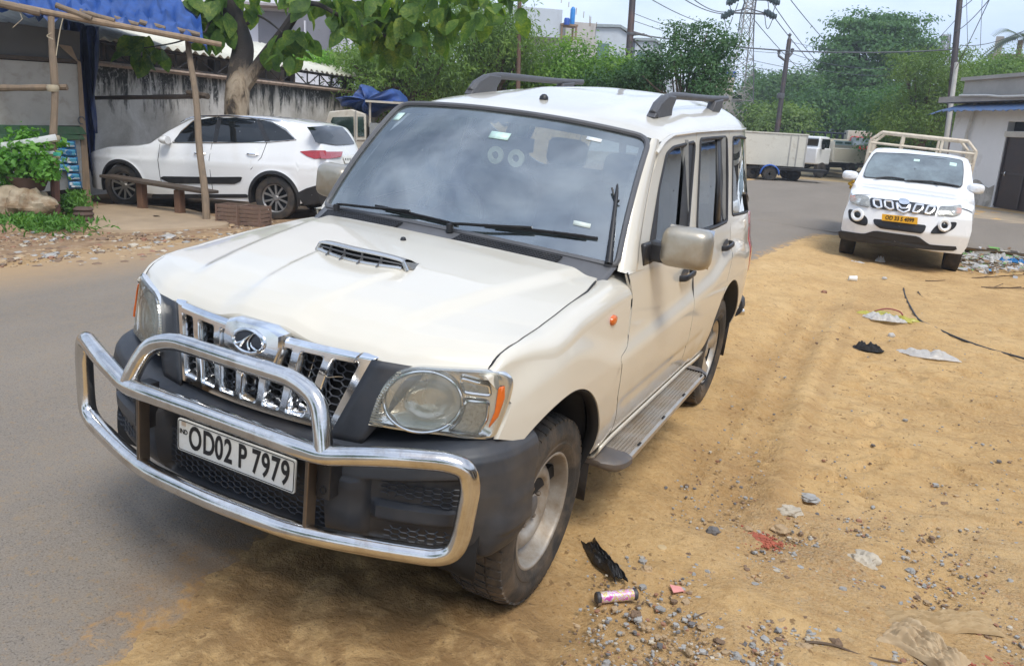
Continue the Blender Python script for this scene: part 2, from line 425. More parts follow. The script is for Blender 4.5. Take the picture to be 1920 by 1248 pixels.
# fender: lower sheet, then the shoulder rolled over to the bonnet seam
def fender(s):
    sy_ = lambda z: np.interp(z, seamA_up[:, 1], seamA_up[:, 0])
    ye = float(sy_(1.11)) - .001
    top_y = np.linspace(-.49, ye, 40)
    xT = hs_x(top_y) + .0025; zT = np.maximum(h_hood(xT - .004, np.minimum(top_y, .44)) - .002, 1.0)
    drop = np.interp(top_y, [-.49, -.40, -.2, .3], [.010, .030, .075, .085])
    S_ = np.stack([top_y, zT - drop], 1)
    lead = np.array([[lampO[-1][0] + .008, lampO[-1][1]], [lampO[3][0] + .012, lampO[3][1]], [lampO[2][0] + .012, lampO[2][1]], [lampO[1][0] + .006, lampO[1][1] + .004], S_[0]])
    rt = np.vstack([[S_[-1]], [q for q in seamA if q[1] < S_[-1][1] - .01]]); rt[1:, 0] -= G
    n1, n2, n3 = 24, 50, 60
    ia = [arch(FA, 128, 122, .445, n1), arch(FA, 122, 55, .445, n2), np.vstack([arch(FA, 55, 6, .445, 40), [[seamA[-1][0] - .10, .475]]])]
    inner = np.vstack([resamp(ia[0], n1)[:-1], resamp(ia[1], n2)[:-1], resamp(ia[2], n3)])
    outer = np.vstack([resamp(lead, n1)[:-1], resamp(S_, n2)[:-1], resamp(rt, n3)])
    mb = MB(); mb.grid(lift(ringgrid(inner, outer, 44)))
    Sr = resamp(S_, n2); yy = Sr[:, 0]; xt = np.interp(yy, top_y, xT); zt = np.interp(yy, top_y, zT); xs = f_side(Sr[:, 0], Sr[:, 1])
    sh = []
    for th in np.linspace(0, PI / 2, 12):
        sh.append(np.stack([xt + (xs - xt) * np.cos(th) ** .9, yy + sstep(.55, 1, (yy + .5) / (ye + .5)) * (sy_(np.minimum(Sr[:, 1] + (zt - Sr[:, 1]) * np.sin(th), 1.19)) - .001 - ye + .19 * (1 - math.cos(th)) ** 1.5), Sr[:, 1] + (zt - Sr[:, 1]) * np.sin(th)], 1))
    mb.grid(np.array(sh))
    o = side(mb, s).build('fender', M_paint, car, face=(s, 0, 0), smooth=50, merge=True, flange=(-s * .016, 0, -.004))
    ind = trS(S_side, (.3, 1.), 1149, 600); p = S_side(*ind)
    m2 = MB(); A = np.linspace(0, 2 * PI, 24, endpoint=False)
    rings = [[(p[0] + hgt, p[1] + .034 * q * math.cos(a), p[2] + .021 * q * math.sin(a)) for a in A] for q, hgt in ((1, -.003), (.97, .006), (.8, .011), (.4, .014), (.02, .0145))]
    m2.grid(rings, closeu=True); side(m2, s).build('turn_signal', M_amber, o)
    # arch lip and liner
    L = MB(); al = arch(FA, 175, -12, .44, 40); X0 = f_side(al[:, 0], al[:, 1])
    L.grid([np.stack([X0 - .004, al[:, 0], al[:, 1]], 1), np.stack([X0 - .05, al[:, 0], al[:, 1]], 1)])
    al2 = arch(FA, 190, -20, .455, 30)
    L.grid([np.stack([np.full(30, .80), al2[:, 0], al2[:, 1]], 1), np.stack([np.full(30, .45), al2[:, 0], al2[:, 1]], 1)])
    side(L, s).build('wheel_arch_liner', M_dark, car, solid=.006, offset=0)
both(fender)

# bonnet
def hood():
    nu, nv = 121, 90
    u = np.linspace(-1, 1, nu); v = np.linspace(0, 1, nv) ** 1.6
    P = np.zeros((nv, nu, 3))
    for j in range(nv):
        for i in range(nu):
            x0 = u[i] * .742; 
            for _ in range(3):
                yf, yr = float(y_front(x0)), .375 + .095 * u[i] ** 2
                y = yf + (yr - yf) * v[j]; x0 = u[i] * (float(hs_x(y)) - .0012)
            P[j, i] = (x0, y, float(h_hood(x0, y)))
    o = MB().grid(P).build('hood', M_paint, car, face=(0, 0, 1), smooth=50, flange=(0, .004, -.022))
    # washer jet
    for px, py in ((756, 450),):
        q = S_hood(*trS(S_hood, (-.1, .3), px, py))
        MB().lathe([(.0, .014), (.008, .012), (.012, .004), (.013, -.004)], 'z', q, 16).build('washer_jet', M_trim, o)
    # scoop
    sc = MB(); gr = MB(); lip = MB(); dk = MB()
    def sp(t, back, up):     # along the arched front edge of the scoop
        x = t * .185 - .0; yb = -.135 - .045 * (1 - t * t)
        y = yb + back; return np.array([x, y, float(h_hood(x, y)) + up])
    T = np.linspace(-1, 1, 41)
    hgt = lambda t: .042 * (1 - .35 * abs(t) ** 3)
    sh = [[sp(t, .008, hgt(t) * .98) for t in T], [sp(t, .0, hgt(t)) for t in T], [sp(t, .02, hgt(t) + .004) for t in T], [sp(t, .05, hgt(t) * .8) for t in T], [sp(t, .10, .012 * (1 - t * t)) for t in T], [sp(t, .13, -.004) for t in T]]
    sc.grid(sh)
    for e in (-1, 1):
        w = [sp(e, .0, -.004), sp(e, .0, hgt(1)), sp(e * 1.16, .01, .002), sp(e * 1.0, .12, -.003)]
        sc.add(w, [(0, 2, 1), (1, 2, 3)])
    so = sc.build('hood_scoop', mat('scoop_paint', (.34, .33, .31), .3, .6, .1, 6), o, smooth=40)
    lip.tube([sp(t, -.003, hgt(t)) for t in T], .006, 8); lip.tube([sp(t, -.012, .004) for t in T], .007, 8)
    for e in (-1, 1): lip.tube([sp(e, -.003, hgt(1)), sp(e * 1.1, -.01, .003)], .008, 8)
    lip.build('scoop_lip', mat('satin_silver', (.55, .56, .57), .28, .8, .08, 6), so)
    dk.grid([[sp(t, .012, .001) for t in T], [sp(t, .012, hgt(t) - .002) for t in T]]); dk.build('scoop_mouth', M_dark, so)
    gr.tube([sp(t, -.001, .5 * hgt(t)) for t in T], .004, 6)
    for t in (-.62, -.22, .2, .6):
        a, b_ = sp(t, -.002, .002), sp(t, -.002, hgt(t)); gr.tube([a, b_], .0045, 6)
        gr.add([sp(t - .012, -.004, .003), sp(t + .012, -.004, .003), sp(t + .012, -.035, .003), sp(t - .012, -.035, .003), sp(t, -.004, .022)], [(0, 1, 4), (1, 2, 4), (2, 3, 4), (3, 0, 4)])
    gr.build('scoop_grille', M_grey, so)
hood()

# ---------------- doors, quarter panels, glass
beltz = lambda y: np.interp(y, [.3, .75, 1.5, 2.5, 3.5], [1.19, 1.205, 1.225, 1.235, 1.24])
win_px = dict(
  front=[(1214, 494), (1221, 440), (1236, 350), (1249, 290), (1262, 277), (1301, 267), (1302, 275), (1296, 350), (1290, 428), (1284, 437)],
  rear=[(1306, 431), (1309, 350), (1312.5, 262), (1335, 259.5), (1361.5, 257.5), (1363.5, 330), (1363, 415), (1345, 424), (1325, 431)],
  quarter=[(1372.5, 404), (1373, 330), (1373.5, 258), (1390, 257), (1404, 257), (1411, 290), (1412.5, 340), (1408, 380), (1402, 396), (1388, 401)])
def wloop(k):
    P = trL(S_side, (1.4, 1.4), win_px[k]); return P
WF, WR, WQ = wloop('front'), wloop('rear'), wloop('quarter')
gut = trL(S_side, (1.3, 1.70), [(1243, 268), (1256, 254), (1300, 247), (1362, 243), (1414, 241)])
gut_z = lambda y: np.interp(y, [.55, 1.0, 1.05, 1.2, 1.35, 1.8, 2.6, 3.5], [1.16, 1.60, 1.645, 1.70, 1.728, 1.748, 1.772, 1.79])
yB = float(.5 * (WF[5:9, 0].mean() + WR[0:3, 0].mean()))
def seam(y0, y1, z0, z1, n=12):
    z = np.linspace(z0, z1, n); return np.stack([np.interp(z, [z0, z1], [y0, y1]), z], 1)
yBt, yBb = .5 * (WF[5, 0] + WR[2, 0]), .5 * (WF[8, 0] + WR[0, 0])
yCt, yCb = .5 * (WR[4, 0] + WQ[2, 0]), .5 * (WR[6, 0] + WQ[0, 0])
SB = np.array([[yBb, .475], [yBb, 1.20], [yBt, gut_z(yBt)]])
raC = arch(RA, 178, 10, .44, 44)
def glassfill(P, s, door, name, mt, inset=.012):
    L4 = P; n = len(L4)
    c = L4.mean(0); rings = [c + (resamp(np.vstack([L4, L4[:1]]), 81)[:-1] - c) * q for q in (1, .8, .6, .4, .2, .02)]
    V = lift(np.array(rings)); V[..., 0] -= inset
    side(MB().grid(V, closeu=True), s).build(name, mt, door, face=(s, 0, 0))
def seal(P, s, door, r=.0085):
    Q = fillet(P, .03, 5, True); Q = resamp(np.vstack([Q, Q[:1]]), 140)[:-1]
    V = lift(Q); V[:, 0] -= .002
    side(MB().tube(V, r, 6, closed=True), s).build('window_seal', M_seal, door)
def cut(L, p):
    """split an upward polyline at the height of p, both halves ending exactly there"""
    L = np.asarray(L); lo = L[L[:, 1] < p[1] - .004]; hi = L[L[:, 1] > p[1] + .004]; return np.vstack([lo, [p]]), np.vstack([[p], hi])
def panel(name, out, win, s, n=44, ufront=None):
    """out: four segments (bottom, rear, top, front) counterclockwise; win: same four"""
    bot, rr, tp, fr, belt = out
    # sheet below the waist line, frame ring above it
    low_r, up_r = cut(rr, belt[-1]); low_f, up_f = cut(fr[::-1], belt[0])
    mb = MB().grid(lift(coons(bot, low_r, belt, low_f, 70, 50)))
    ub = belt if ufront is None else np.vstack([[ufront], belt[belt[:, 0] > ufront[0] + .02]])
    if ufront is not None: up_f = np.vstack([[ufront], up_f[up_f[:, 1] > ufront[1] + .005]])
    O = loop4((ub, up_r, tp, up_f[::-1]), n); I = loop4(win, n)
    mb.grid(lift(ringgrid(O, I, 9)), closeu=True)
    return side(mb, s).build(name, M_paint, car, face=(s, 0, 0), smooth=50, flange=(-s * .018, 0, 0))
def handle(px, s, door):
    q = trS(S_side, (1.2, 1.1), *px); m = MB()
    p = S_side(*q)
    pts = [(p[0] - .004, p[1] - .10, p[2] - .012), (p[0] + .03, p[1] - .085, p[2] - .006), (p[0] + .036, p[1], p[2]), (p[0] + .03, p[1] + .085, p[2] + .004), (p[0] - .004, p[1] + .10, p[2] + .004)]
    m.tube(crom(pts, 5), .013, 8, flat=(.7, 1.25))
    side(m, s).build('door_handle', M_trim, door)
    m = MB(); A = np.linspace(0, 2 * PI, 20, endpoint=False)
    m.grid([[(p[0] + h_, p[1] + q_ * .075 * math.cos(a), p[2] + .005 + q_ * .032 * math.sin(a)) for a in A] for q_, h_ in ((1, .001), (.8, .002), (.05, .0025))], closeu=True)
    side(m, s).build('handle_recess', M_grey, door)
def seg(P, i, j): return P[i:j + 1]
A_front = np.array([[.68, 1.20], [1.00, 1.565], [1.17, gut_z(1.17) - .01]])   # door frame edge along the pillar
def doors(s):
    # front door
    w = fillet(WF, .025, 4, True)
    Wb, Wr, Wt, Wf = np.vstack([WF[0], WF[9]]), WF[[9, 8, 7, 6, 5]], WF[[5, 4]], WF[[4, 3, 2, 1, 0]]
    Wb = np.array([WF[0], [.5 * (WF[0][0] + WF[9][0]), .5 * (WF[0][1] + WF[9][1])], WF[9]])
    bot = np.array([[seamA[-1][0] + G, .475], [yBb - G, .475]])
    rr = np.array([[yBb - G, .475], [yBb - G, 1.2], [yBt - G, gut_z(yBt) - .006]])
    yt = np.linspace(yBt - G, A_front[-1][0], 10); tp = np.stack([yt, gut_z(yt) - .006], 1)
    fr = np.vstack([A_front[::-1] + [G, 0], seamA[seamA[:, 1] < 1.17] + [G, 0]])
    zb0 = 1.178; ys0 = float(np.interp(zb0, seamA_up[:, 1], seamA_up[:, 0])) + G
    belt = np.array([[ys0, zb0], [.70, zb0 + .004], [yBb - G, WF[9][1] - .028]]); belt = resamp(belt, 30)
    d = panel('front_door', (bot, rr, tp, fr, belt), (Wb, Wr, Wt, Wf), s, ufront=np.array([.665, zb0 + .003]))
    glassfill(WF, s, d, 'window_glass', M_sg); seal(WF, s, d, .010)
    handle((1284, 513), s, d)
    # black sail in front of the quarter light and rear strip of the window
    a = lift(np.array([WF[0], WF[1], WF[2], WF[3]])); bq = lift(np.array([WF[0] + [.10, .01], WF[1] + [.10, 0], WF[2] + [.03, 0], WF[3] + [.01, 0]])); a[:, 0] -= .004; bq[:, 0] -= .004
    side(MB().grid([a, bq]), s).build('window_divider', M_trim, d)
    a = lift(np.array([WF[5], WF[6], WF[7], WF[8], WF[9]])); bq = lift(np.array([WF[5], WF[6], WF[7], WF[8], WF[9]]) - [.17, 0]); a[:, 0] -= .003; bq[:, 0] -= .003
    side(MB().grid([a, bq]), s).build('pillar_trim', M_trim, d)
    # rear door
    Wf_, Wt_, Wr_, Wb_ = WR[[2, 1, 0]], WR[[4, 3, 2]], WR[[6, 5, 4]], WR[[0, 8, 7, 6]]
    ab = arch(RA, 178, 118, .44, 16)
    bot = np.vstack([[[yBb + G, .475]], [[ab[0][0] - .04, .475]], ab])
    e = ab[-1]
    rr = np.vstack([[e], [[e[0] + .06, .93]], [[yCb, 1.06]], [[yCb, 1.2]], [[yCt, gut_z(yCt) - .006]]])
    rr = np.vstack([[e], [[yCb - .02, 1.0]], [[yCb, 1.06]], [[yCb, 1.2]], [[yCt, gut_z(yCt) - .006]]])
    tp = np.array([[yCt, gut_z(yCt) - .006], [yBt + G, gut_z(yBt) - .006]])
    fr = np.array([[yBt + G, gut_z(yBt) - .006], [yBb + G, 1.2], [yBb + G, .475]])
    belt = np.array([[yBb + G, WR[0][1] - .028], [yCb, WR[6][1] - .028]])
    d = panel('rear_door', (bot, rr, tp, fr, belt), (Wb_, Wr_, Wt_, Wf_), s)
    glassfill(WR, s, d, 'window_glass', M_sg); seal(WR, s, d, .011)
    handle((1360, 459), s, d)
    a = lift(trL(S_side, (2.2, 1.4), [(1346, 258), (1348, 340), (1344, 424)])); bq = lift(trL(S_side, (2.2, 1.4), [(1355, 258), (1357, 340), (1353, 420)])); a[:, 0] -= .004; bq[:, 0] -= .004
    side(MB().grid([a, bq]), s).build('window_divider', M_trim, d, solid=.008)
    # quarter panel
    qb = arch(RA, 118, 6, .44, 28)
    bot = np.vstack([qb, [[3.16, .52], [3.52, .56]]])
    rr = np.array([[3.53, .56], [3.56, .9], [3.58, 1.15], [3.545, 1.45], [3.50, 1.78]])
    yt = np.linspace(3.50, yCt + 2 * G, 8); tp = np.stack([yt, gut_z(yt) - .006], 1)
    fr = np.vstack([[[yCt + 2 * G, gut_z(yCt) - .006]], [[yCb + 2 * G, 1.2]], [[yCb + 2 * G, 1.06]], [[yCb - .02 + 2 * G, 1.0]], [qb[0]]])
    belt = np.array([[yCb + 2 * G, WQ[0][1] - .028], [3.579, WQ[8][1] - .025]])
    q = panel('quarter_panel', (bot, rr, tp, fr, belt), (WQ[[0, 9, 8]], WQ[[8, 7, 6, 5, 4]], WQ[[4, 3, 2]], WQ[[2, 1, 0]]), s)
    glassfill(WQ, s, q, 'quarter_window', M_sg); seal(WQ, s, q, .009)
    # rear arch lip
    al = arch(RA, 178, 2, .435, 40); X0 = f_side(al[:, 0], al[:, 1]); L = MB()
    L.grid([np.stack([X0 - .004, al[:, 0], al[:, 1]], 1), np.stack([X0 - .3, al[:, 0], al[:, 1]], 1)])
    side(L, s).build('wheel_arch_liner', M_dark, car, solid=.006, offset=0)
    # sill
    m = MB(); y = np.linspace(.46, 2.26, 20)
    prof = [(.0, .47), (-.004, .45), (-.02, .42), (-.08, .40)]
    m.grid([np.stack([f_side(y, .475) + dx, y, np.full(20, z)], 1) for dx, z in prof]); side(m, s).build('door_sill', M_paint, car, solid=.01)
    # A pillar: from the glass edge to the door frame
    n = 30; v = np.linspace(-.02, 1.0, n); W = np.array([S_ws(1.0, t) for t in v])
    yd = W[:, 1] + .105 * (1 - .25 * v); zd = np.minimum(W[:, 2] - .012, gut_z(yd) + 0 * yd); zd = np.interp(np.linspace(0, 1, n), [0, 1], [1.185, 1.70])
    D = np.stack([f_side(yd, zd) + .003, yd, zd], 1); ctl = np.stack([D[:, 0] * .72 + W[:, 0] * .28 + .012, W[:, 1] * .75 + D[:, 1] * .25 - .012, .5 * (W[:, 2] + D[:, 2]) + .012], 1)
    rows = [(1 - t) ** 2 * W + 2 * t * (1 - t) * ctl + t * t * D for t in np.linspace(0, 1, 9)]
    rows.append(D + [-.012, .014, -.004])
    ys1 = seamA[0][0] + .03; pm = MB().grid(rows); bt_ = np.array([r_[0] for r_ in rows])
    pm.grid([bt_, np.array([(.742 + (float(f_side(ys1 + .29 * t, 1.172)) - .742) * min(1, t * 2.2) ** .6, .56 - (.56 - ys1) * min(1, t * 2.2) if t < .4545 else ys1 + .29 * (t - .4545) / .5455, 1.19 - .018 * t) for t in np.linspace(0, 1, len(bt_))])])
    side(pm, s).build('windshield_pillar', M_paint, car, face=(s, -1, .3), smooth=50)
    # rain gutter
    gy = np.linspace(1.06, 3.5, 40); gz = gut_z(gy)
    gp_ = np.stack([f_side(gy, gz) + .004, gy, gz], 1)
    side(MB().tube(gp_, .010, 8, flat=(1, .8)), s).build('rain_gutter', M_paint, car)
both(doors)

def shutlines(s):
    m = MB()
    def ln(L): Q = lift(crom(L, 5)); Q[:, 0] -= .0035; m.tube(Q, .0042, 5)
    ln(seamA[1:]); ln(np.array([[yBb, .48], [yBb, 1.18]])); ln(np.vstack([[raC[12]], [[yCb - .02, 1.0]], [[yCb, 1.06]], [[yCb, 1.2]]]))
    side(m, s).build('shut_line', M_seal, car)
    y = np.linspace(-.47, .44, 40); x = hs_x(y); z = h_hood(x - .004, y)
    side(MB().tube(np.stack([x + .001, y, z - .006], 1), .0045, 5), s).build('shut_line', M_seal, car)
both(shutlines)

# ---------------- roof
_zc = pch([.9, 1.05, 1.5, 2.0, 2.7, 3.2, 3.45, 3.56], [1.735, 1.752, 1.835, 1.90, 1.945, 1.955, 1.93, 1.88], .5)
def roof():
    nu, nv = 61, 60; P = np.zeros((nv, nu, 3))
    for i, u in enumerate(np.linspace(-1, 1, nu)):
        us = math.copysign(1 - (1 - abs(u)) ** 1.5, u)
        f0 = S_ws(us * .999, 1.0)
        for j, v in enumerate(np.linspace(0, 1, nv)):
            ye = 3.57 + .03 * (1 - us * us); y = f0[1] + (ye - f0[1]) * v
            xg = float(f_side(max(y, 1.05), gut_z(max(y, 1.05)))) + .002; zg = float(gut_z(max(y, 1.05)))
            xg = f0[0] / max(abs(us), 1e-6) / np.sign(us) * (1 - sstep(0, .12, v)) + xg * sstep(0, .12, v) if abs(us) > 1e-3 else xg
            zc = float(_zc(y)); a = abs(us)
            q = zg + (zc - zg) * (1 - a ** 3.0) ** .72
            # centre panel groove and rear side bulge
            q -= .010 * sstep(.50, .56, a) * sstep(.72, .66, a) * sstep(1.3, 1.7, y) * sstep(3.3, 2.9, y)
            q -= .007 * sstep(.40, .30, a) * sstep(1.25, 1.6, y) * sstep(2.6, 2.2, y)
            w = sstep(0, .07, v); q = f0[2] * (1 - w) + q * w
            P[j, i] = (us * xg, y, q)
    last = P[-1].copy(); P2 = np.concatenate([P, [last + [0, .012, -.02]], [last + [0, -.005, -.06 ]]], 0)
    o = MB().grid(P2).build('roof', M_paint, car, face=(0, 0, 1), smooth=50)
    MB().lathe([(.0, .022), (.012, .019), (.022, .008), (.024, -.006)], 'z', (-.045, 1.42, 1.823), 20).build('antenna_base', M_trim, o)
    for s in (1, -1):
        m = MB(); X = .520
        rz = lambda y: 1.805 + (y - 1.48) * .05
        path = crom([(X, 1.50, 1.80), (X, 1.58, 1.855), (X, 1.68, 1.895), (X, 1.85, 1.918), (X, 2.3, 1.932), (X, 2.75, 1.948), (X, 3.12, 1.968)], 5)
        w = np.interp(np.linspace(0, 1, len(path)), [0, .18, .4, 1], [.040, .034, .022, .020])
        m.tube(path, w, 8, flat=(.72, 1.0))
        # solid front foot and rear mount
        ft = [(X, 1.46, 1.795), (X, 1.545, 1.87), (X, 1.66, 1.912), (X, 1.80, 1.915), (X, 1.80, 1.895), (X, 1.76, 1.85), (X, 1.765, 1.80)]
        m.prism([(p[0] - .024, p[1], p[2]) for p in ft], (.048, 0, 0))
        ft = [(X, 2.68, 1.87), (X, 2.72, 1.935), (X, 2.92, 1.955), (X, 2.90, 1.90), (X, 2.86, 1.87)]
        m.prism([(p[0] - .026, p[1], p[2]) for p in ft], (.052, 0, 0))
        side(m, s).build('roof_rail', mat('rail_plastic', (.075, .075, .08), .5, 0, .12, 6, .1, 200), o, bevel=.008, smooth=50)
roof()

# ---------------- windshield, seal, cowl, wipers
def ws_part():
    U = np.linspace(-.985, .985, 41); V = np.linspace(.015, .985, 25)
    g_ = MB().grid([[S_ws(u, v) for u in U] for v in V]).build('windshield', M_ws, car, face=(0, -1, .5))
    nrm = lambda u, v: (lambda a, b: np.cross(a, b) / np.linalg.norm(np.cross(a, b)))(S_ws(u + .01, v) - S_ws(u - .01, v), S_ws(u, v + .01) - S_ws(u, v - .01))
    def off(u, v, d): n_ = nrm(u, v); n_ = n_ if n_[1] < 0 else -n_; return S_ws(u, v) + n_ * d
    # printed black border, inside of the glass
    def band(u0, v0, u1, v1):
        o_ = [(-u0, v0[0]), (u0, v0[0]), (u0, v0[1]), (-u0, v0[1])]; i_ = [(-u1, v1[0]), (u1, v1[0]), (u1, v1[1]), (-u1, v1[1])]
        O = resamp(np.vstack([o_, o_[:1]]), 121)[:-1]; I = fillet(i_, .12, 6, True); I = np.vstack([I, I[:1]])
        segs = lambda L: loop4([np.array([L[k], L[(k + 1) % 4]]) for k in range(4)], 30)
        O, I = segs(np.array(o_)), segs(np.array(i_))
        return O, I
    O, I = band(.99, (.01, .99), .945, (.13, .90)); 
    rows = [[off(*(O[k] * (1 - t) + I[k] * t), -.004) for k in range(len(O))] for t in np.linspace(0, 1, 6)]
    MB().grid(rows, closeu=True).build('windshield_border', M_trim, g_)
    lp = [(-1, 0.0), (1, 0.0), (1, 1), (-1, 1)]; L = fillet(lp, [.05, .05, .10, .10], 8, True); L = resamp(np.vstack([L, L[:1]]), 181)[:-1]
    MB().tube([off(p[0] * .992, .004 + p[1] * .99, .004) for p in L], .013, 8, closed=True).build('windshield_seal', M_grey, g_)
    # stickers
    def sticker(px, w, hh, mt, nm, ang=0):
        uv = trS(S_ws, (0, .5), *px); c_ = off(uv[0], uv[1], .0025); ex = S_ws(uv[0] + .02, uv[1]) - S_ws(uv[0], uv[1]); ey = S_ws(uv[0], uv[1] + .02) - S_ws(uv[0], uv[1])
        ex /= np.linalg.norm(ex); ey /= np.linalg.norm(ey)
        return MB().poly([c_ + ex * a * w / 2 + ey * b * hh / 2 for a, b in ((-1, -1), (1, -1), (1, 1), (-1, 1))]).build(nm, mt, g_, face=(0, -1, .5), solid=.0006)
    Mp = mat('pale_sticker', (.55, .74, .66), .4, 0, .15, 60)
    sticker((748, 219), .045, .055, Mp, 'permit_sticker'); sticker((1091, 421), .075, .022, mat('paper_label', (.62, .68, .62), .5, 0, .08, 50), 'paper_label')
    sticker((1114, 262), .07, .022, mat('white_label', (.75, .78, .78), .4, 0, .05, 40), 'toll_tag')
    st = sticker((937, 255), .10, .045, Mp, 'permit_sticker'); sticker((937, 257), .07, .014, mat('white_label', (.75, .78, .78)), 'permit_sticker'); sticker((932, 254), .012, .012, M_ink, 'permit_sticker')
    # cowl
    rows = []
    U = np.linspace(-1, 1, 61)
    for t in np.linspace(0, 1, 8):
        rows.append([(1 - t) * np.array([u * .74, .380 + .095 * u * u, float(h_hood(u * .735, .380 + .09 * u * u)) - .022 + .012 * t]) + t * (S_ws(u * .995, .0) + [0, -.004, .004]) for u in U])
    co = MB().grid(rows).build('cowl_panel', M_grey, car, face=(0, 0, 1), solid=.008)
    cw = lambda u, t: (1 - t) * np.array([u * .74, .380 + .095 * u * u, float(h_hood(u * .735, .380 + .09 * u * u)) - .012]) + t * (S_ws(u * .995, .0) + [0, -.004, .006])
    for a, b_ in ((-.93, -.30), (.10, .72)):
        m = MB()
        for k in range(34):
            u0 = a + (b_ - a) * k / 34; m.tube([cw(u0, .10) + [0, 0, .004], cw(u0 + .004, .70) + [0, 0, .006]], .0030, 5)
        for t in (.10, .25, .40, .55, .70): m.tube([cw(a + (b_ - a) * q, t) + [0, 0, .005] for q in np.linspace(0, 1, 12)], .003, 5)
        m.build('cowl_vent', M_trim, co)
        m = MB(); m.grid([[cw(a + (b_ - a) * q, t) + [0, 0, .0025] for q in np.linspace(0, 1, 12)] for t in (.08, .72)]); m.build('cowl_vent_mesh', M_dark, co)
    # wipers
    def wip(base, mid, e0, e1, drv):
        uvs = [trS(S_ws, (0, .05), *p) for p in (base, mid, e0, e1)]
        B, Mi, E0, E1 = [off(uv[0], max(uv[1], -.03), d) for uv, d in zip(uvs, (.02, .034, .014, .014))]
        m = MB(); m.tube(crom([B + [0, -.02, -.01], B + [0, -.01, .02], .55 * B + .45 * Mi + [0, -.012, .012], Mi], 5), [.009] * 4 * 4 if False else .008, 6, flat=(1.2, .7))
        m.lathe([(.0, .03), (.014, .026), (.016, -.01)], 'z', B + [0, -.015, -.005], 14)
        o = m.build('wiper', M_trim, car)
        m = MB(); L = np.array([off(*(uvs[2] * (1 - t) + uvs[3] * t), .010) for t in np.linspace(0, 1, 12)])
        m.tube(L, .0055, 6, flat=(.6, 1.3)); m.tube(L[1:-1] + [0, -.012, .006], .004, 6)
        for k in (2, 4, 7, 9): m.tube([L[k], L[k] + [0, -.016, .008]], .004, 5)
        m.build('wiper_blade', M_ink, o)
    # slim forked black aerial standing at the near corner of the glass
    A_ = [off(*trS(S_ws, (.8, .2), *p), .022) for p in ((1141, 498), (1146, 455), (1151, 410), (1155, 375), (1157, 352))]
    m = MB(); Q = crom(A_, 4); m.tube(Q, np.interp(np.linspace(0, 1, len(Q)), [0, .5, .8, 1], [.017, .010, .008, .004]), 8)
    m.tube([A_[3] + [0, 0, -.02], off(*trS(S_ws, (.8, .2), 1147, 358), .022)], .0045, 5); m.tube([A_[3] + [0, 0, -.035], off(*trS(S_ws, (.8, .2), 1161, 381), .022)], .0045, 5)
    m.build('aerial', M_ink, car, smooth=60)
    wip((640, 395), (775, 403), (706, 388), (858, 423), 1)
    wip((850, 432), (1000, 434), (908, 424), (1121, 449), 1)
ws_part()

# ---------------- face: grille, lamps, bumper, plate, bull bar
g_gr = lambda x, z: g_front(x, z) + .030
def S_gr(x, z): return np.array([x, float(g_gr(x, z)), z])
def honey(mb, x0, x1, z0, z1, surf, cell=.021, r=.0028, inside=None):
    dx, dz = cell * 1.5, cell * math.sqrt(3) * .62; nx = int((x1 - x0) / dx) + 2; nz = int((z1 - z0) / dz) + 2
    seen = set()
    for i in range(nx):
        for j in range(nz):
            cx, cz = x0 + i * dx, z0 + (j + .5 * (i % 2)) * dz
            pts = [(cx + cell * math.cos(a), cz + cell * .62 * math.sin(a)) for a in np.arange(6) * PI / 3]
            for k in range(6):
                a, b_ = pts[k], pts[(k + 1) % 6]; mx, mz = .5 * (a[0] + b_[0]), .5 * (a[1] + b_[1])
                key = (round(mx, 3), round(mz, 3))
                if key in seen or not (x0 <= mx <= x1 and z0 <= mz <= z1) or (inside and not inside(mx, mz)): continue
                seen.add(key); mb.tube([surf(*a), surf(*b_)], r, 4, cap=False)
    return mb
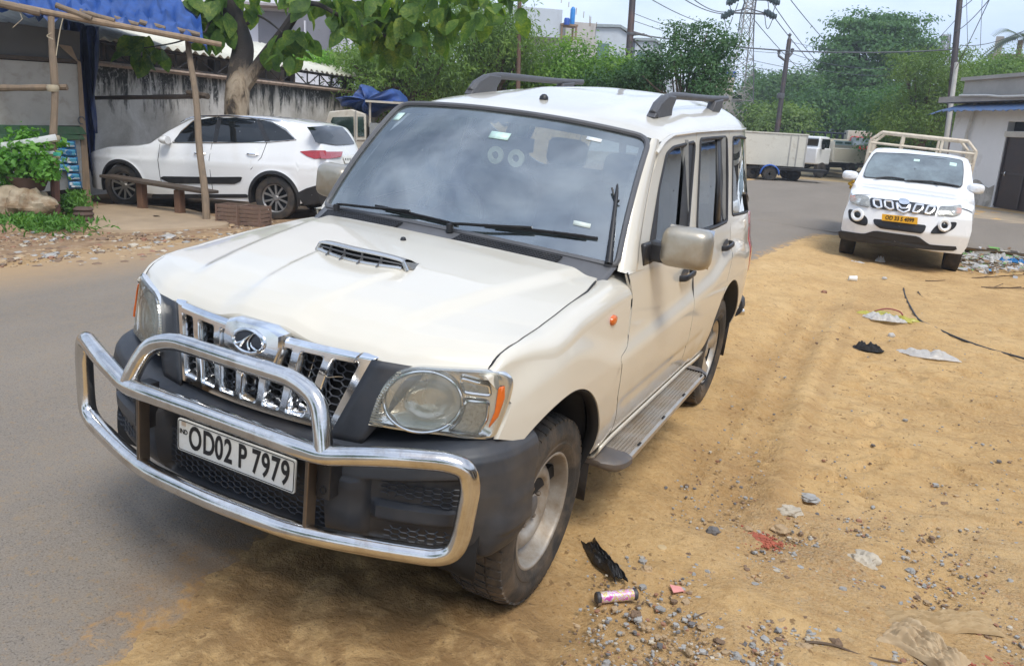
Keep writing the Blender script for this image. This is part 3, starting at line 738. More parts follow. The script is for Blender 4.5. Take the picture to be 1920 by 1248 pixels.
def grille():
    hw = lambda z: .335 + (.430 - .335) * (z - .752) / .26
    P = lambda x, z, d: np.array([x, float(g_gr(x, z)) - d, z])
    # one chrome plate with seven rounded slots; the middle slot stops below the badge block
    U = np.linspace(-1, 1, 241); Z = np.unique(np.r_[np.linspace(.752, .81, 18), np.linspace(.81, .95, 18), np.linspace(.95, 1.016, 22)])
    def slot(u, z):
        m_ = 0.
        for k in range(-3, 4):
            top = .988 if k else .872
            m_ = max(m_, float(sstep(.098, .060, abs(u - k * .262)) * sstep(.782, .802, z) * sstep(top, top - .022, z)))
        return m_
    rows = []; MK = np.zeros((len(Z), len(U)))
    for j, z in enumerate(Z):
        row = []
        for i, u in enumerate(U):
            k = slot(u, z); MK[j, i] = k; ed = min(1, (1 - abs(u)) / .03, (z - .750) / .012, (1.018 - z) / .012)
            bar = .012 * sstep(.80, .95, z) * (abs(u) < .85)
            row.append(P(u * hw(z), z, (.022 + bar) * (1 - k) - .030 * k - .02 * (1 - ed)))
        rows.append(row)
    m = MB(); m.grid(rows); nu = len(U); m.f = [f for n_, f in enumerate(m.f) if MK[n_ // (nu - 1), n_ % (nu - 1)] < .96]; m.m = [0] * len(m.f)
    go = m.build('grille', M_chrome, car, face=(0, -1, 0), smooth=40)
    # centre block with oval badge
    bl = MB()
    o2 = [(-.100, .872), (.100, .872), (.124, .985), (.118, 1.026), (.072, 1.042), (-.072, 1.042), (-.118, 1.026), (-.124, .985)]
    c_ = np.array([0, .955]); O = [np.array(p) for p in o2]
    bl.grid([[P(*p, -.02) for p in O], [P(*p, .030) for p in O], [P(*(c_ + (p - c_) * .90), .052) for p in O], [P(*(c_ + (p - c_) * .5), .056) for p in O], [P(*(c_ + (p - c_) * .02), .057) for p in O]], closeu=True)
    bo_ = bl.build('badge_block', M_chrome, go, face='auto', smooth=30)
    A = np.linspace(0, 2 * PI, 40, endpoint=False); cz = .984
    E = lambda q, d: [P(.062 * q * math.cos(a), cz + .035 * q * math.sin(a), d + .018) for a in A]
    MB().tube(E(1, .040), .006, 8, closed=True).build('badge_ring', M_chrome, bo_)
    MB().grid([E(.98, .0385), E(.5, .041), E(.02, .0415)], closeu=True).build('badge_field', mat('badge_black', (.05, .055, .07), .25, .6), bo_)
    m = MB()
    for pts in ([(-.03, -.028), (-.012, .004), (.022, .032)], [(.018, -.030), (.006, .0), (.024, .033)], [(-.052, -.020), (-.02, -.004), (.0, .012)], [(.05, -.022), (.025, -.012), (.018, .0)]):
        m.tube([P(x * .86, cz + z * .86, .064) for x, z in crom([(a, b_, ) for a, b_ in pts], 5)], [.004, .0045, .005, .0045, .004, .004, .0035, .003, .003, .002, .0015][:11], 6)
    m.build('badge_emblem', M_chrome, bo_)
    hm = honey(MB(), -.40, .40, .77, 1.0, lambda x, z: np.array([x, float(g_gr(x, z)) + .012, z]), .023, .003, lambda x, z: abs(x) < hw(z) - .02)
    hm.build('grille_mesh', mat('mesh_plastic', (.022, .026, .035), .5), go)
    bk = MB(); bk.grid([[P(x * hw(z), z, -.05) for x in np.linspace(-1, 1, 12)] for z in (.75, .85, .95, 1.0)]); bk.build('grille_back', M_dark, go)
    # wires tied on bars
    for x, z in ((.205, .80), (.295, .93)): m = MB(); m.tube([P(x + .024 * math.cos(a), z + .004 * math.sin(2 * a), .012 + .022 * math.sin(a)) for a in np.linspace(0, PI, 10)], .0015, 5); m.build('tie_wire', M_alu, go)
    # dark filler beside the grille, up to the lamps
    for s in (-1, 1):
        m = MB(); rows = []
        for z in np.linspace(.74, 1.005, 12):
            a, b_ = hw(z) + .001, hw(z) + .09 + .06 * (z - .75) / .25
            rows.append([np.array([s * x, float(g_front(x, z)) + .006, z]) for x in np.linspace(a - .02, b_, 6)])
        m.grid(rows); m.build('grille_surround', M_plas, car, solid=.006, offset=0)
grille()

def headlamp(s):
    # outline traced on the nose surface
    tr = lambda L: trL(S_front, (.6, .9), L)
    out = tr([(692, 792), (706, 752), (724, 716), (748, 692), (784, 684), (845, 688), (905, 691)])
    out2 = tr([(942, 697), (958, 706), (961, 722), (954, 752), (943, 785), (928, 823)])
    out3 = tr([(890, 822), (840, 814), (790, 809), (740, 802)])
    O = np.vstack([out, out2, out3]); O = fillet(O, .02, 4, True)
    def P(q, d):
        y = float(g_front(q[0], q[1])); return np.array([q[0], y - d * float(1 - .85 * sstep(.70, .79, q[0])), q[1]])
    n = 120; O = resamp(np.vstack([O, O[:1]]), n + 1)[:-1]; c_ = O.mean(0)
    body = MB()
    sc = lambda q: [c_ + (p - c_) * q for p in O]
    body.grid([[P(p, -.06) for p in O], [P(p, -.002) for p in O], [P(p, .012) for p in sc(.985)], [P(p, .014) for p in sc(.93)], [P(p, .002) for p in sc(.90)], [P(p, -.012) for p in sc(.5)], [P(p, -.012) for p in sc(.02)]], closeu=True)
    lo = side(body, s).build('headlight', mat('lamp_silver', (.78, .78, .76), .20, .9, .04, 8), car, face='auto', smooth=40)
    # round main lamp
    lc = tr([(795, 752)])[0]; ex = tr([(869, 749)])[0]; ez = tr([(795, 809)])[0]
    A = np.linspace(0, 2 * PI, 48, endpoint=False)
    nrm = np.array([.30, -.94, -.10]); nrm /= np.linalg.norm(nrm)
    C0 = P(lc, .004); per = np.array([P(q_, .004) for q_ in tr([(795 + 73 * math.cos(t), 751 - 57 * math.sin(t)) for t in A])])
    C0 = per.mean(0); ux = per[0] - C0; ux /= np.linalg.norm(ux); uz = np.array([0, -.1, 1.])
    cir = lambda q, d: [C0 + nrm * d + (p - C0) * q for p in per]
    m = MB(); m.tube(cir(1.0, .005), .0055, 8, closed=True); side(m, s).build('lamp_bezel', M_chrome, lo)
    m = MB(); m.grid([cir(1.0, .004), cir(.85, .008), cir(.6, .011), cir(.3, .013), cir(.02, .0135)], closeu=True); side(m, s).build('lamp_lens', M_lens, lo)
    m = MB(); m.grid([cir(1, .0), cir(.95, -.010), cir(.8, -.014), cir(.7, -.014), cir(.02, -.015)], closeu=True); side(m, s).build('reflector', mat('reflector_cream', (.80, .79, .73), .35, .2, .06, 10), lo)
    m = MB()
    off = ux * .018
    m.tube([p + off for p in cir(.62, -.002)], .004, 6, closed=True); m.grid([[p + off for p in cir(.60, -.004)], [p + off for p in cir(.5, -.010)], [p + off for p in cir(.3, -.0125)], [p + off for p in cir(.02, -.013)]], closeu=True)
    side(m, s).build('bulb_bowl', mat('bulb_silver', (.72, .71, .66), .16, .8, .15, 26), lo)
    m = MB()
    for k in range(7): 
        q0 = C0 + ux * (.030 + k * .0075) - uz * (.055 - k * .004) - nrm * .006; m.tube([q0, q0 + uz * (.06 - k * .004) + ux * .012], .0022, 4)
    side(m, s).build('lens_ribs', M_refl, lo)
    # two square chambers and amber strip
    def cell(px, mt, nm, d=.004):
        q = fillet(tr(px), .008, 4, True); q = resamp(np.vstack([q, q[:1]]), 60)[:-1]; cc = q.mean(0)
        m = MB(); m.tube([P(p, .012) for p in q], .0055, 6, closed=True); side(m, s).build(nm + '_bezel', M_chrome, lo)
        m = MB(); m.grid([[P(cc + (p - cc) * k, e) for p in q] for k, e in ((1, .004), (.8, .003), (.02, .003))], closeu=True); side(m, s).build(nm, mt, lo, face=(0, -1, 0))
        m = MB(); m.grid([[P(cc + (p - cc) * k, e) for p in q] for k, e in ((1, .010), (.8, .012), (.02, .013))], closeu=True); side(m, s).build(nm + '_cover', M_lens, lo, face=(0, -1, 0))
    Mc = mat('park_chamber', (.50, .48, .43), .3, .5, .45, 90)
    cell([(868, 708), (919, 722), (921, 740), (874, 733)], Mc, 'park_lamp'); cell([(878, 748), (918, 753), (914, 785), (898, 812), (845, 805), (866, 785)], Mc, 'dip_lamp')
    q = tr([(939, 724), (948, 722), (948, 745), (936, 780), (920, 800), (931, 772)]); q = resamp(np.vstack([q, q[:1]]), 60)[:-1]; cc = q.mean(0)
    m = MB(); m.grid([[P(cc + (p - cc) * k, e) for p in q] for k, e in ((1.0, .03), (.94, .065), (.5, .08), (.02, .08))], closeu=True); side(m, s).build('amber_signal', M_amber, lo, face='auto')
    # ribbed corner
    m = MB()
    for t in np.linspace(0, 1, 20):
        if t < .5: a, b2 = np.array([692, 792]) * (1 - 2 * t) + np.array([712, 742]) * 2 * t, np.array([722, 797]) * (1 - 2 * t) + np.array([718, 744]) * 2 * t
        else: a, b2 = np.array([712, 742]) * (2 - 2 * t) + np.array([748, 696]) * (2 * t - 1), np.array([718, 744]) * (2 - 2 * t) + np.array([757, 697]) * (2 * t - 1)
        qa, qb = tr([tuple(a * .85 + b2 * .15), tuple(b2)]); m.tube([P(qa, .0145), P(qb, .0135)], .0022, 4)
    side(m, s).build('lamp_ribs', mat('rib_cream', (.55, .50, .38), .4), lo)
    cv = MB(); cv.grid([[P(p, e) for p in sc(k)] for k, e in ((.985, .012), (.95, .022), (.8, .024), (.5, .024), (.25, .024), (.02, .024))], closeu=True)
    side(cv, s).build('lamp_cover', glass('clear_cover', (.95, .95, .93), 1.5, .03, 1.0, .04, haze=.10), lo, face=(0, -1, 0))
both(headlamp)

# bumper : plan curve swept by a profile, with pockets pushed in
bp = crom([(0, -.765), (.2, -.757), (.40, -.733), (.58, -.685), (.72, -.62), (.80, -.55), (.845, -.46), (.862, -.36), (.866, -.30)], 8)
bp = resamp(bp, 90); bt = np.gradient(bp, axis=0); bn = np.stack([bt[:, 1], -bt[:, 0]], 1); bn /= np.linalg.norm(bn, axis=1)[:, None]   # outward
_bo = pch([.40, .43, .48, .55, .65, .74, .785, .805, .825, .840, .85], [.085, .04, .018, .006, .0, .004, .012, .024, .05, .095, .16], .12)
def bumper():
    Z = np.r_[np.linspace(.40, .46, 6), np.linspace(.47, .78, 44), np.linspace(.785, .85, 14)]
    full = np.vstack([bp[::-1] * [-1, 1], bp[1:]]); fn = np.vstack([bn[::-1] * [-1, 1], bn[1:]])
    P = np.zeros((len(Z), len(full), 3))
    for j, z in enumerate(Z):
        ax = np.abs(full[:, 0]); o = np.full(len(full), float(_bo(z)))
        ctr = sstep(.365, .335, ax) * sstep(.775, .75, z) * sstep(.425, .45, z); o = o + .075 * ctr                    # number plate bay
        o = o - .012 * sstep(.34, .36, ax) * sstep(.47, .44, ax) * sstep(.73, .70, z) * sstep(.43, .47, z)                 # bracket ears
        pk = sstep(.475, .50, ax) * sstep(.80, .76, ax) * sstep(.74, .71, z) * sstep(.44, .47, z); o = o + .030 * pk    # fog pockets
        sl = sstep(.50, .52, ax) * sstep(.77, .73, ax) * sstep(.60, .585, z) * sstep(.525, .54, z); o = o - .024 * sl
        sl = sstep(.835, .86, ax) * sstep(.50, .52, z) * sstep(.66, .60, z); o = o - .012 * sl
        o = o - .02 * sstep(.79, .87, ax) * sstep(.60, .50, z)                                                         # skirt flare before the wheel
        z2 = z - (.088 - .058 * sstep(.42, .84, ax)) * sstep(.58, .80, z)
        yend = np.where(ax > .78, .0, 0)
        P[j] = np.stack([full[:, 0] - fn[:, 0] * o, full[:, 1] - fn[:, 1] * o, z2 + 0 * o], 1)
        # rear edge leans forward low down
        cut = sstep(.80, .875, ax) * (.80 - z) * .22; P[j, :, 1] -= np.clip(cut, 0, 1)
    b_ = MB().grid(P).build('front_bumper', M_plas, car, face=(0, -1, 0), smooth=45, flange=(0, .02, 0))
    pb = lambda x, z, d: (lambda k: np.array([x, np.interp(abs(x), bp[:, 0], bp[:, 1]) + d, z]))(0)
    m = honey(MB(), -.33, .33, .455, .60, lambda x, z: pb(x, z, .052), .019, .0024); 
    m.build('lower_mesh', mat('mesh_plastic', (.022, .026, .035), .5), b_)
    for s in (-1, 1):
        m = honey(MB(), .53, .75, .60, .665, lambda x, z: pb(x, z, .024), .017, .0026, lambda x, z: z > .60 + .02 * math.cos((x - .53) * 9)); side(m, s).build('fog_mesh', mat('mesh_plastic', (.022, .026, .035), .5), b_)
        m = honey(MB(), .55, .74, .475, .52, lambda x, z: pb(x, z, .022), .017, .0026); side(m, s).build('fog_mesh', mat('mesh_plastic', (.022, .026, .035), .5), b_)
    # plate
    m = MB(); pl = lambda x, z, d=0: np.array([x, -.748 - .02 * (z - .55) / .12 * 0 - d, z])
    q = fillet([pl(-.25, .553), pl(.25, .553), pl(.25, .668), pl(-.25, .668)], .01, 4, True)
    m.prism(q, (0, .006, 0)); po = m.build('number_plate', M_white, car, face='auto', smooth=30)
    po['label'] = 'white number plate with black lettering'
    q2 = [pl(x, z, .0012) for x, z in ((-.245, .558), (.245, .558), (.245, .663), (-.245, .663))]
    MB().tube(fillet(q2, .008, 4, True), .0014, 5, closed=True).build('plate_rim', M_ink, po)
    mk = lambda x, z: frame4(pl(x, z, .0015), (1, 0, 0), (0, 0, 1))
    for t, x, w in (('OD', -.141, 1), ('02', -.045, 1), ('P', .035, 1), ('7979', .152, 1)):
        text_mesh(t, .116, M_ink, 'lettering', po, mk(x, .610), bold=.0024, sx=.62, depth=.0006, spacing=1.10)
    text_mesh('IND', .024, M_ink, 'lettering', po, mk(-.222, .624), bold=.0003, sx=.85, depth=.0005)
    MB().box(pl(-.222, .653, .001), (.018, .002, .014)).build('hologram', mat('tan_foil', (.55, .45, .35), .3, .3), po)
bumper()

def bullbar():
    r = .0305
    half = [(.0, -.835, .768), (.30, -.832, .765), (.405, -.815, .757), (.47, -.80, .772), (.60, -.765, .797), (.745, -.700, .805), (.80, -.672, .79), (.815, -.665, .73), (.806, -.668, .58), (.79, -.675, .515), (.735, -.690, .488), (.60, -.735, .483), (.457, -.782, .482), (.30, -.822, .480), (.0, -.835, .480)]
    L = np.array(half + [(-x, y, z) for x, y, z in half[1:-1]][::-1])
    rad = [.05] * len(L)
    P = fillet(L, .075, 7, True)
    bo = MB().tube(P, r, 14, closed=True).build('bull_bar', M_steel, car, smooth=60)
    h = [(.405, -.815, .757), (.382, -.80, .83), (.345, -.778, .905), (.250, -.768, .940), (0, -.778, .944)]
    h = np.array(h + [(-x, y, z) for x, y, z in h[:-1]][::-1]); h[:, 2] = h[:, 2]
    Q = fillet(h, .07, 7)
    MB().tube(Q, .0285, 14).build('upper_hoop', M_steel, bo, smooth=60)
    for s in (-1, 1):
        m = MB(); m.box((.352, -.80, .620), (.014, .045, .26)); side(m, s).build('bar_bracket', mat('bracket_steel', (.17, .135, .105), .35, .8, .2, 6), bo, bevel=.003)
        m = MB(); m.box((.385, -.755, .68), (.05, .06, .16)); 
        for z in (.63, .72): m.lathe([(.0, .014), (.011, .014), (.012, .0)], 'y', (.388, -.79, z), 10)
        side(m, s).build('bracket_mount', M_trim, bo, bevel=.003)
bullbar()

# ---------------- wheels
def tyre_mb(Rr=.36, w=.112, rim=.222, tread=True):
    prof = [(rim - .004, -w * .86), (rim + .012, -w * .92), (rim + .03, -w * .98), (.5 * (rim + Rr), -w * 1.06), (Rr - .05, -w * 1.04), (Rr - .022, -w * .95), (Rr - .008, -w * .84), (Rr - .002, -w * .6), (Rr, -w * .2), (Rr, w * .2), (Rr - .002, w * .6), (Rr - .008, w * .84), (Rr - .022, w * .95), (Rr - .05, w * 1.04), (.5 * (rim + Rr), w * 1.06), (rim + .045, w * 1.01), (rim + .042, w * 1.025), (rim + .03, w * 1.0), (rim + .012, w * .93), (rim - .004, w * .86)]
    m = MB().lathe(crom(prof, 2), 'x', seg=72)
    if tread:
        for k in range(54):
            a = 2 * PI * k / 54
            for h0, h1, ph in ((-.95, -.55, 0), (-.5, -.08, .5), (-.03, .42, .0), (.5, .93, .5)):
                V = []
                for da in (-.040, .040):
                    for h in (h0, h1):
                        aa = a + da + ph * .05 + (h - h0) * .05; rr = Rr + .004 - (.012 if abs(h) > .9 else 0)
                        V += [(h * w, rr * math.cos(aa), rr * math.sin(aa)), (h * w, (rr - .014) * math.cos(aa), (rr - .014) * math.sin(aa))]
                m.add(V, [(0, 2, 6, 4), (0, 1, 3, 2), (4, 6, 7, 5), (0, 4, 5, 1), (2, 3, 7, 6)])
    return m
def place(mb, s, x, y, z):
    q = side(mb, s); q.v = [(a + s * x, b + y, c + z) for a, b, c in q.v]; return q
def wheel(s, y, kind):
    w = MB(); x0 = .70 if kind == 'steel' else .712
    if kind == 'steel':
        prof = [(.222, .094), (.226, .100), (.218, .102), (.211, .094), (.206, .070), (.198, .035), (.190, .026), (.180, .022), (.168, .040), (.150, .056), (.128, .060), (.114, .052), (.100, .036), (.085, .030), (.062, .030), (.055, .034), (.05, .045), (.046, .052), (.03, .056), (.0, .057)]
    else:
        prof = [(.222, .094), (.226, .100), (.218, .102), (.210, .090), (.20, .05), (.185, .0), (.05, -.02), (.0, -.02)]
    w.lathe(crom(prof, 3), 'x', seg=72); w.lathe([(.216, .09), (.20, .0), (.205, -.10)], 'x', seg=48)
    mt = M_wheel if kind == 'steel' else M_dark
    o = place(w, s, x0, y, .36).build('wheel', mt, car, smooth=40)
    place(tyre_mb(), s, x0, y, .36).build('tyre', M_tyre, o, smooth=40)
    m = MB()
    if kind == 'steel':
        for k in range(5):
            a = 2 * PI * k / 5 + .35; c_ = (.030, .073 * math.cos(a), .073 * math.sin(a)); m = MB(); m.lathe([(.0, .022), (.007, .022), (.0095, .017), (.010, .0)], 'x', c_, 6); place(m, s, x0, y, .36).build('wheel_nut', mat('rusty_nut', (.20, .165, .13), .5, .6, .2, 30), o, smooth=30)
        m = MB().lathe([(.0, .060), (.034, .059), (.044, .054), (.047, .044)], 'x', seg=32); place(m, s, x0, y, .36).build('hub_cap', M_grey, o)
        m = MB()
        for k in range(10):
            a = 2 * PI * k / 10 + .1; A = np.linspace(0, 2 * PI, 14, endpoint=False); rr = .183
            er, et = np.array([0, math.cos(a), math.sin(a)]), np.array([0, -math.sin(a), math.cos(a)])
            base = er * rr + np.array([.0255, 0, 0])
            m.add([base + er * .0045 * math.sin(t) + et * .009 * math.cos(t) + np.array([.0035 - .3 * .0045 * math.sin(t), 0, 0]) for t in A], [tuple(range(14))])
        place(m, s, x0, y, .36).build('vent_holes', M_dark, o, smooth=0)
    else:
        for k in range(5):
            a = 2 * PI * k / 5 + .2; er, et = np.array([0, math.cos(a), math.sin(a)]), np.array([0, -math.sin(a), math.cos(a)]); ex = np.array([1., 0, 0])
            rows = []
            for rr, hw_, h in ((.035, .034, .055), (.075, .034, .062), (.12, .038, .068), (.165, .048, .076), (.205, .062, .084)):
                rows.append([er * rr + et * hw_ * q + ex * (h - d) for q, d in ((-1, .035), (-1, .006), (-.7, 0), (.7, 0), (1, .006), (1, .035))])
            m.grid(rows)
        m.lathe([(.0, .080), (.035, .078), (.05, .066), (.056, .04)], 'x', seg=32)
        m.lathe([(.196, .06), (.205, .086), (.214, .096), (.222, .098)], 'x', seg=64)
        place(m, s, x0, y, .36).build('spokes', M_alloy, o, smooth=40, bevel=.0)
for s in (1, -1): wheel(s, 0, 'steel'); wheel(s, 2.68, 'alloy')
def fittings(s):
    # mud flap, running board
    m = MB(); m.grid([[(x, .455 + .02 * (1 - (z - .2) / .3), z) for x in (.60, .70, .80)] for z in (.20, .3, .42, .55)]); side(m, s).build('mud_flap', M_trim, car, solid=.008)
    m = MB(); m.grid([[(x, 3.16 + .03 * (.55 - z), z) for x in (.62, .72, .82)] for z in (.22, .36, .55)]); side(m, s).build('mud_flap', M_trim, car, solid=.008)
    m = MB(); y0, y1 = .60, 1.93
    zz = lambda y: .405 + .02 * (y - .5)
    x0_, x1_ = .775, .935
    pr = [(x0_, -.03), (x0_, .0)]
    nrib = 9
    for k in range(nrib):
        a = x0_ + .004 + (x1_ - x0_ - .02) * k / nrib; w_ = (x1_ - x0_ - .02) / nrib
        pr += [(a + w_ * .15, .0), (a + w_ * .3, .005), (a + w_ * .7, .005), (a + w_ * .85, .0)]
    pr += [(x1_ - .008, .002), (x1_ + .004, -.006), (x1_ + .008, -.02), (x1_, -.036), (x0_, -.034)]
    Y = np.linspace(y0, y1, 14)
    m.grid([[(x, y, zz(y) + dz) for x, dz in pr] for y in Y])
    ro = side(m, s).build('running_board', M_alu, car, smooth=30, face='auto')
    for (a, b_, sg) in ((y0, -.14, -1), (y1, .10, 1)):
        m = MB(); rows = []
        for t in np.linspace(0, 1, 8):
            k = math.sqrt(max(0, 1 - t ** 2.4)); y = a + b_ * t
            xm = x0_ + (x1_ + .012 - x0_) * (1 if sg > 0 else 1)
            q = [(x0_ - .004, -.048), (x0_ - .004, .008), (x0_ + .05, .012), (xm - .03, .010), (xm, -.004), (xm, -.03), (xm - .02, -.05)]
            rows.append([(x0_ + (x - x0_) * (.45 + .55 * k), y, zz(y) + dz * (.4 + .6 * k) - .004 * t) for x, dz in q])
        m.grid(rows, closeu=True); m.f.append(tuple(range(len(m.v) - 7, len(m.v)))); m.m.append(0)
        side(m, s).build('step_end', mat('step_plastic', (.10, .09, .085), .5, 0, .15, 8, dirt=(.25, .18, .11), dscale=8, dlim=(.45, .85)), ro, face='auto')
    m = MB()
    for k in range(4):
        y = y0 + .14 + k * .38; m.box((.93, y, zz(y) + .004), (.01, .035, .004)); m.tube([(.78, y, zz(y) - .03), (.62, y, .42)], .014, 8)
    side(m, s).build('step_brackets', M_dark, ro)
    # mirror
    mo = MB(); cx, cy, cz = .943, .925, 1.280
    V = []; nu_, nv_ = 28, 18
    rows = []
    for j in range(nv_):
        b_ = -PI / 2 + PI * j / (nv_ - 1)
        row = []
        for i in range(nu_):
            a = 2 * PI * i / nu_
            se = lambda q, e: math.copysign(abs(q) ** e, q)
            x = .112 * se(math.cos(b_), .45) * se(math.cos(a), .45); z = .090 * se(math.cos(b_), .45) * se(math.sin(a), .45); y = .085 * se(math.sin(b_), .7)
            if y > 0: y *= .35
            x *= 1 - .10 * (z / .10) * .5
            x = x * (1 if x < 0 else .96)
            row.append((cx + x, cy + y + .10 * x, cz + z + .02 * x))
        rows.append(row)
    mo.grid(rows, closeu=True); o = side(mo, s).build('side_mirror', M_silver, car, smooth=60)
    m = MB(); m.grid([[(cx + x, cy + .034 + .10 * x, cz + z) for x in (-.098, .094)] for z in (-.085, .085)]); side(m, s).build('mirror_glass', M_chrome, o, solid=.004)
    m = MB(); m.box((.835, .885, 1.245), (.10, .07, .085), taper=None); m.box((.79, .87, 1.235), (.03, .20, .10)); side(m, s).build('mirror_arm', M_trim, o, bevel=.012)
    # tail lamp
    m = MB(); rows = []
    for z in np.linspace(.80, 1.22, 16):
        x = float(f_side(3.5, z)); rows.append([(x - .006, 3.40 + .03 * math.cos((z - 1) * 9), z), (x + .012, 3.47, z), (x + .004, 3.57, z), (x - .04, 3.62, z), (x - .14, 3.61, z)])
    m.grid(rows); side(m, s).build('tail_light', M_red, car, solid=.01)
both(fittings)
# rear: tailgate, glass, bumper
m = MB(); rows = []
for z, y in ((.56, 3.56), (.8, 3.585), (1.15, 3.60), (1.22, 3.585), (1.5, 3.545), (1.74, 3.50), (1.80, 3.49)):
    hw_ = float(f_side(3.5, z)) - .005; rows.append([(x * hw_, y - .06 * abs(x) ** 3, z) for x in np.linspace(-1, 1, 15)])
tgo = MB().grid(rows[:4]).build('tailgate', M_paint, car, solid=.012)
MB().grid(rows[3:]).build('rear_window', M_sg, tgo)
m = MB(); P = crom([(-.80, 3.40, .54), (-.78, 3.54, .55), (-.6, 3.66, .56), (0, 3.70, .56), (.6, 3.66, .56), (.78, 3.54, .55), (.80, 3.40, .54)], 5)
m.tube(P, .075, 10, flat=(.7, 1.0)); m.build('rear_bumper', M_plas, car)
m = MB(); m.tube([(.62, 3.40, .45), (.80, 3.48, .485), (.85, 3.50, .50)], .030, 12); m.build('rear_guard_tube', M_steel, car)

# ---------------- inside
def cabin():
    m = MB()
    m.box((0, 1.7, .44), (1.5, 3.4, .06)); m.box((0, .46, .78), (1.46, .10, .66)); m.box((0, -.05, .55), (.9, .9, .5)); m.box((0, 3.2, .55), (1.3, .6, .2))
    m.box((0, .05, .36), (1.24, .08, .08)); m.box((0, 2.68, .36), (1.24, .08, .08)); m.box((0, -.45, .72), (1.1, .06, .5))
    m.build('floor_pan', M_dark, car)
    # dashboard
    rows = []
    for y, z in ((.60, 1.10), (.56, 1.165), (.72, 1.185), (.88, 1.17), (.98, 1.12), (1.0, 1.0), (.95, .80)):
        rows.append([(x, y, z + .045 * math.exp(-((x + .37) / .18) ** 2) * (y > .7) + .02 * math.exp(-(x / .15) ** 2) * (y > .65)) for x in np.linspace(-.72, .72, 30)])
    d = MB().grid(rows).build('dashboard', M_dash, car, solid=.01)
    c = np.array([-.37, 1.12, 1.17]); m = MB(); A = np.linspace(0, 2 * PI, 32, endpoint=False)
    ux, uz = np.array([1., 0, 0]), np.array([0, .45, .9])
    m.tube([c + .19 * (ux * math.cos(a) + uz * math.sin(a)) for a in A], .016, 8, closed=True)
    for a in (0, PI, -PI / 2): m.tube([c + [0, -.03, 0], c + .19 * (ux * math.cos(a) + uz * math.sin(a))], .016, 6)
    m.lathe([(.0, -.05), (.07, -.045), (.08, .0)], 'y', c, 20); m.tube([c, c + [0, -.25, -.12]], .03, 8)
    m.build('steering_wheel', M_trim, car, smooth=60)
    def seat(x, y, w=.50):
        q = MB()
        def cushion(c, s_, tilt=0):
            sp = MB(); nu_, nv_ = 18, 12; rows = []
            for j in range(nv_):
                b_ = -PI / 2 + PI * j / (nv_ - 1); row = []
                for i in range(nu_):
                    a = 2 * PI * i / nu_; se = lambda v_: math.copysign(abs(v_) ** .45, v_)
                    p = np.array([s_[0] / 2 * se(math.cos(b_)) * se(math.cos(a)), s_[1] / 2 * se(math.cos(b_)) * se(math.sin(a)), s_[2] / 2 * se(math.sin(b_))])
                    p = np.array([p[0], p[1] * math.cos(tilt) - p[2] * math.sin(tilt), p[1] * math.sin(tilt) + p[2] * math.cos(tilt)]); row.append(p + c)
                rows.append(row)
            q.grid(rows, closeu=True)
        cushion(np.array([x, y, .82]), (w, .52, .18)); cushion(np.array([x, y + .30, 1.12]), (w, .16, .62), -.2)
        for e in ((-.0,) if w < .7 else (-.33, .33)): cushion(np.array([x + e, y + .39, 1.50]), (.27, .11, .18), -.15)
        return q.build('seat', M_seat, car, smooth=60)
    seat(-.37, 1.32); seat(.37, 1.32); seat(0, 2.15, 1.25)
    # interior mirror with two charms
    m = MB(); m.box((.0, 1.02, 1.60), (.21, .03, .065), rot=np.array([[.97, -.2, 0], [.2, .97, 0], [0, 0, 1]])); m.tube([(0, 1.02, 1.62), (0, 1.0, 1.72)], .012, 8)
    mo = m.build('rear_view_mirror', M_grey, car, bevel=.01)
    for i, x in enumerate((-.055, .055)):
        m = MB(); A = np.linspace(0, 2 * PI, 24, endpoint=False); q = np.array([x - .01, .985, 1.535 - .0 * i])
        m.grid([[q + [r_ * math.cos(a), d, r_ * math.sin(a)] for a in A] for r_, d in ((.042, .006), (.042, -.004), (.018, -.006), (.018, .006))], closeu=True, closev=True)
        m.build('hanging_charm', mat('charm_cream', (.72, .70, .50), .5), mo)
    # grab pillar trims and headliner
    m = MB(); m.grid([[(x, y, 1.70 + .05 * (y - 1) - .0 * x) for x in np.linspace(-.6, .6, 4)] for y in (1.12, 2.0, 3.4)]); m.build('headliner', M_roofin, car, solid=.01)
    m = MB()
    for s in (-1, 1):
        m.tube([(s * .74, 1.60, .5), (s * .74, 1.60, 1.2), (s * .64, 1.62, 1.70)], .05, 8); m.tube([(s * .74, 2.5, .5), (s * .74, 2.5, 1.2), (s * .64, 2.5, 1.72)], .05, 8); m.grid([[(s * .77, y, z) for y in (.6, 2.0, 3.5)] for z in (.45, 1.14)])
    m.build('door_lining', M_seat, car)
cabin()
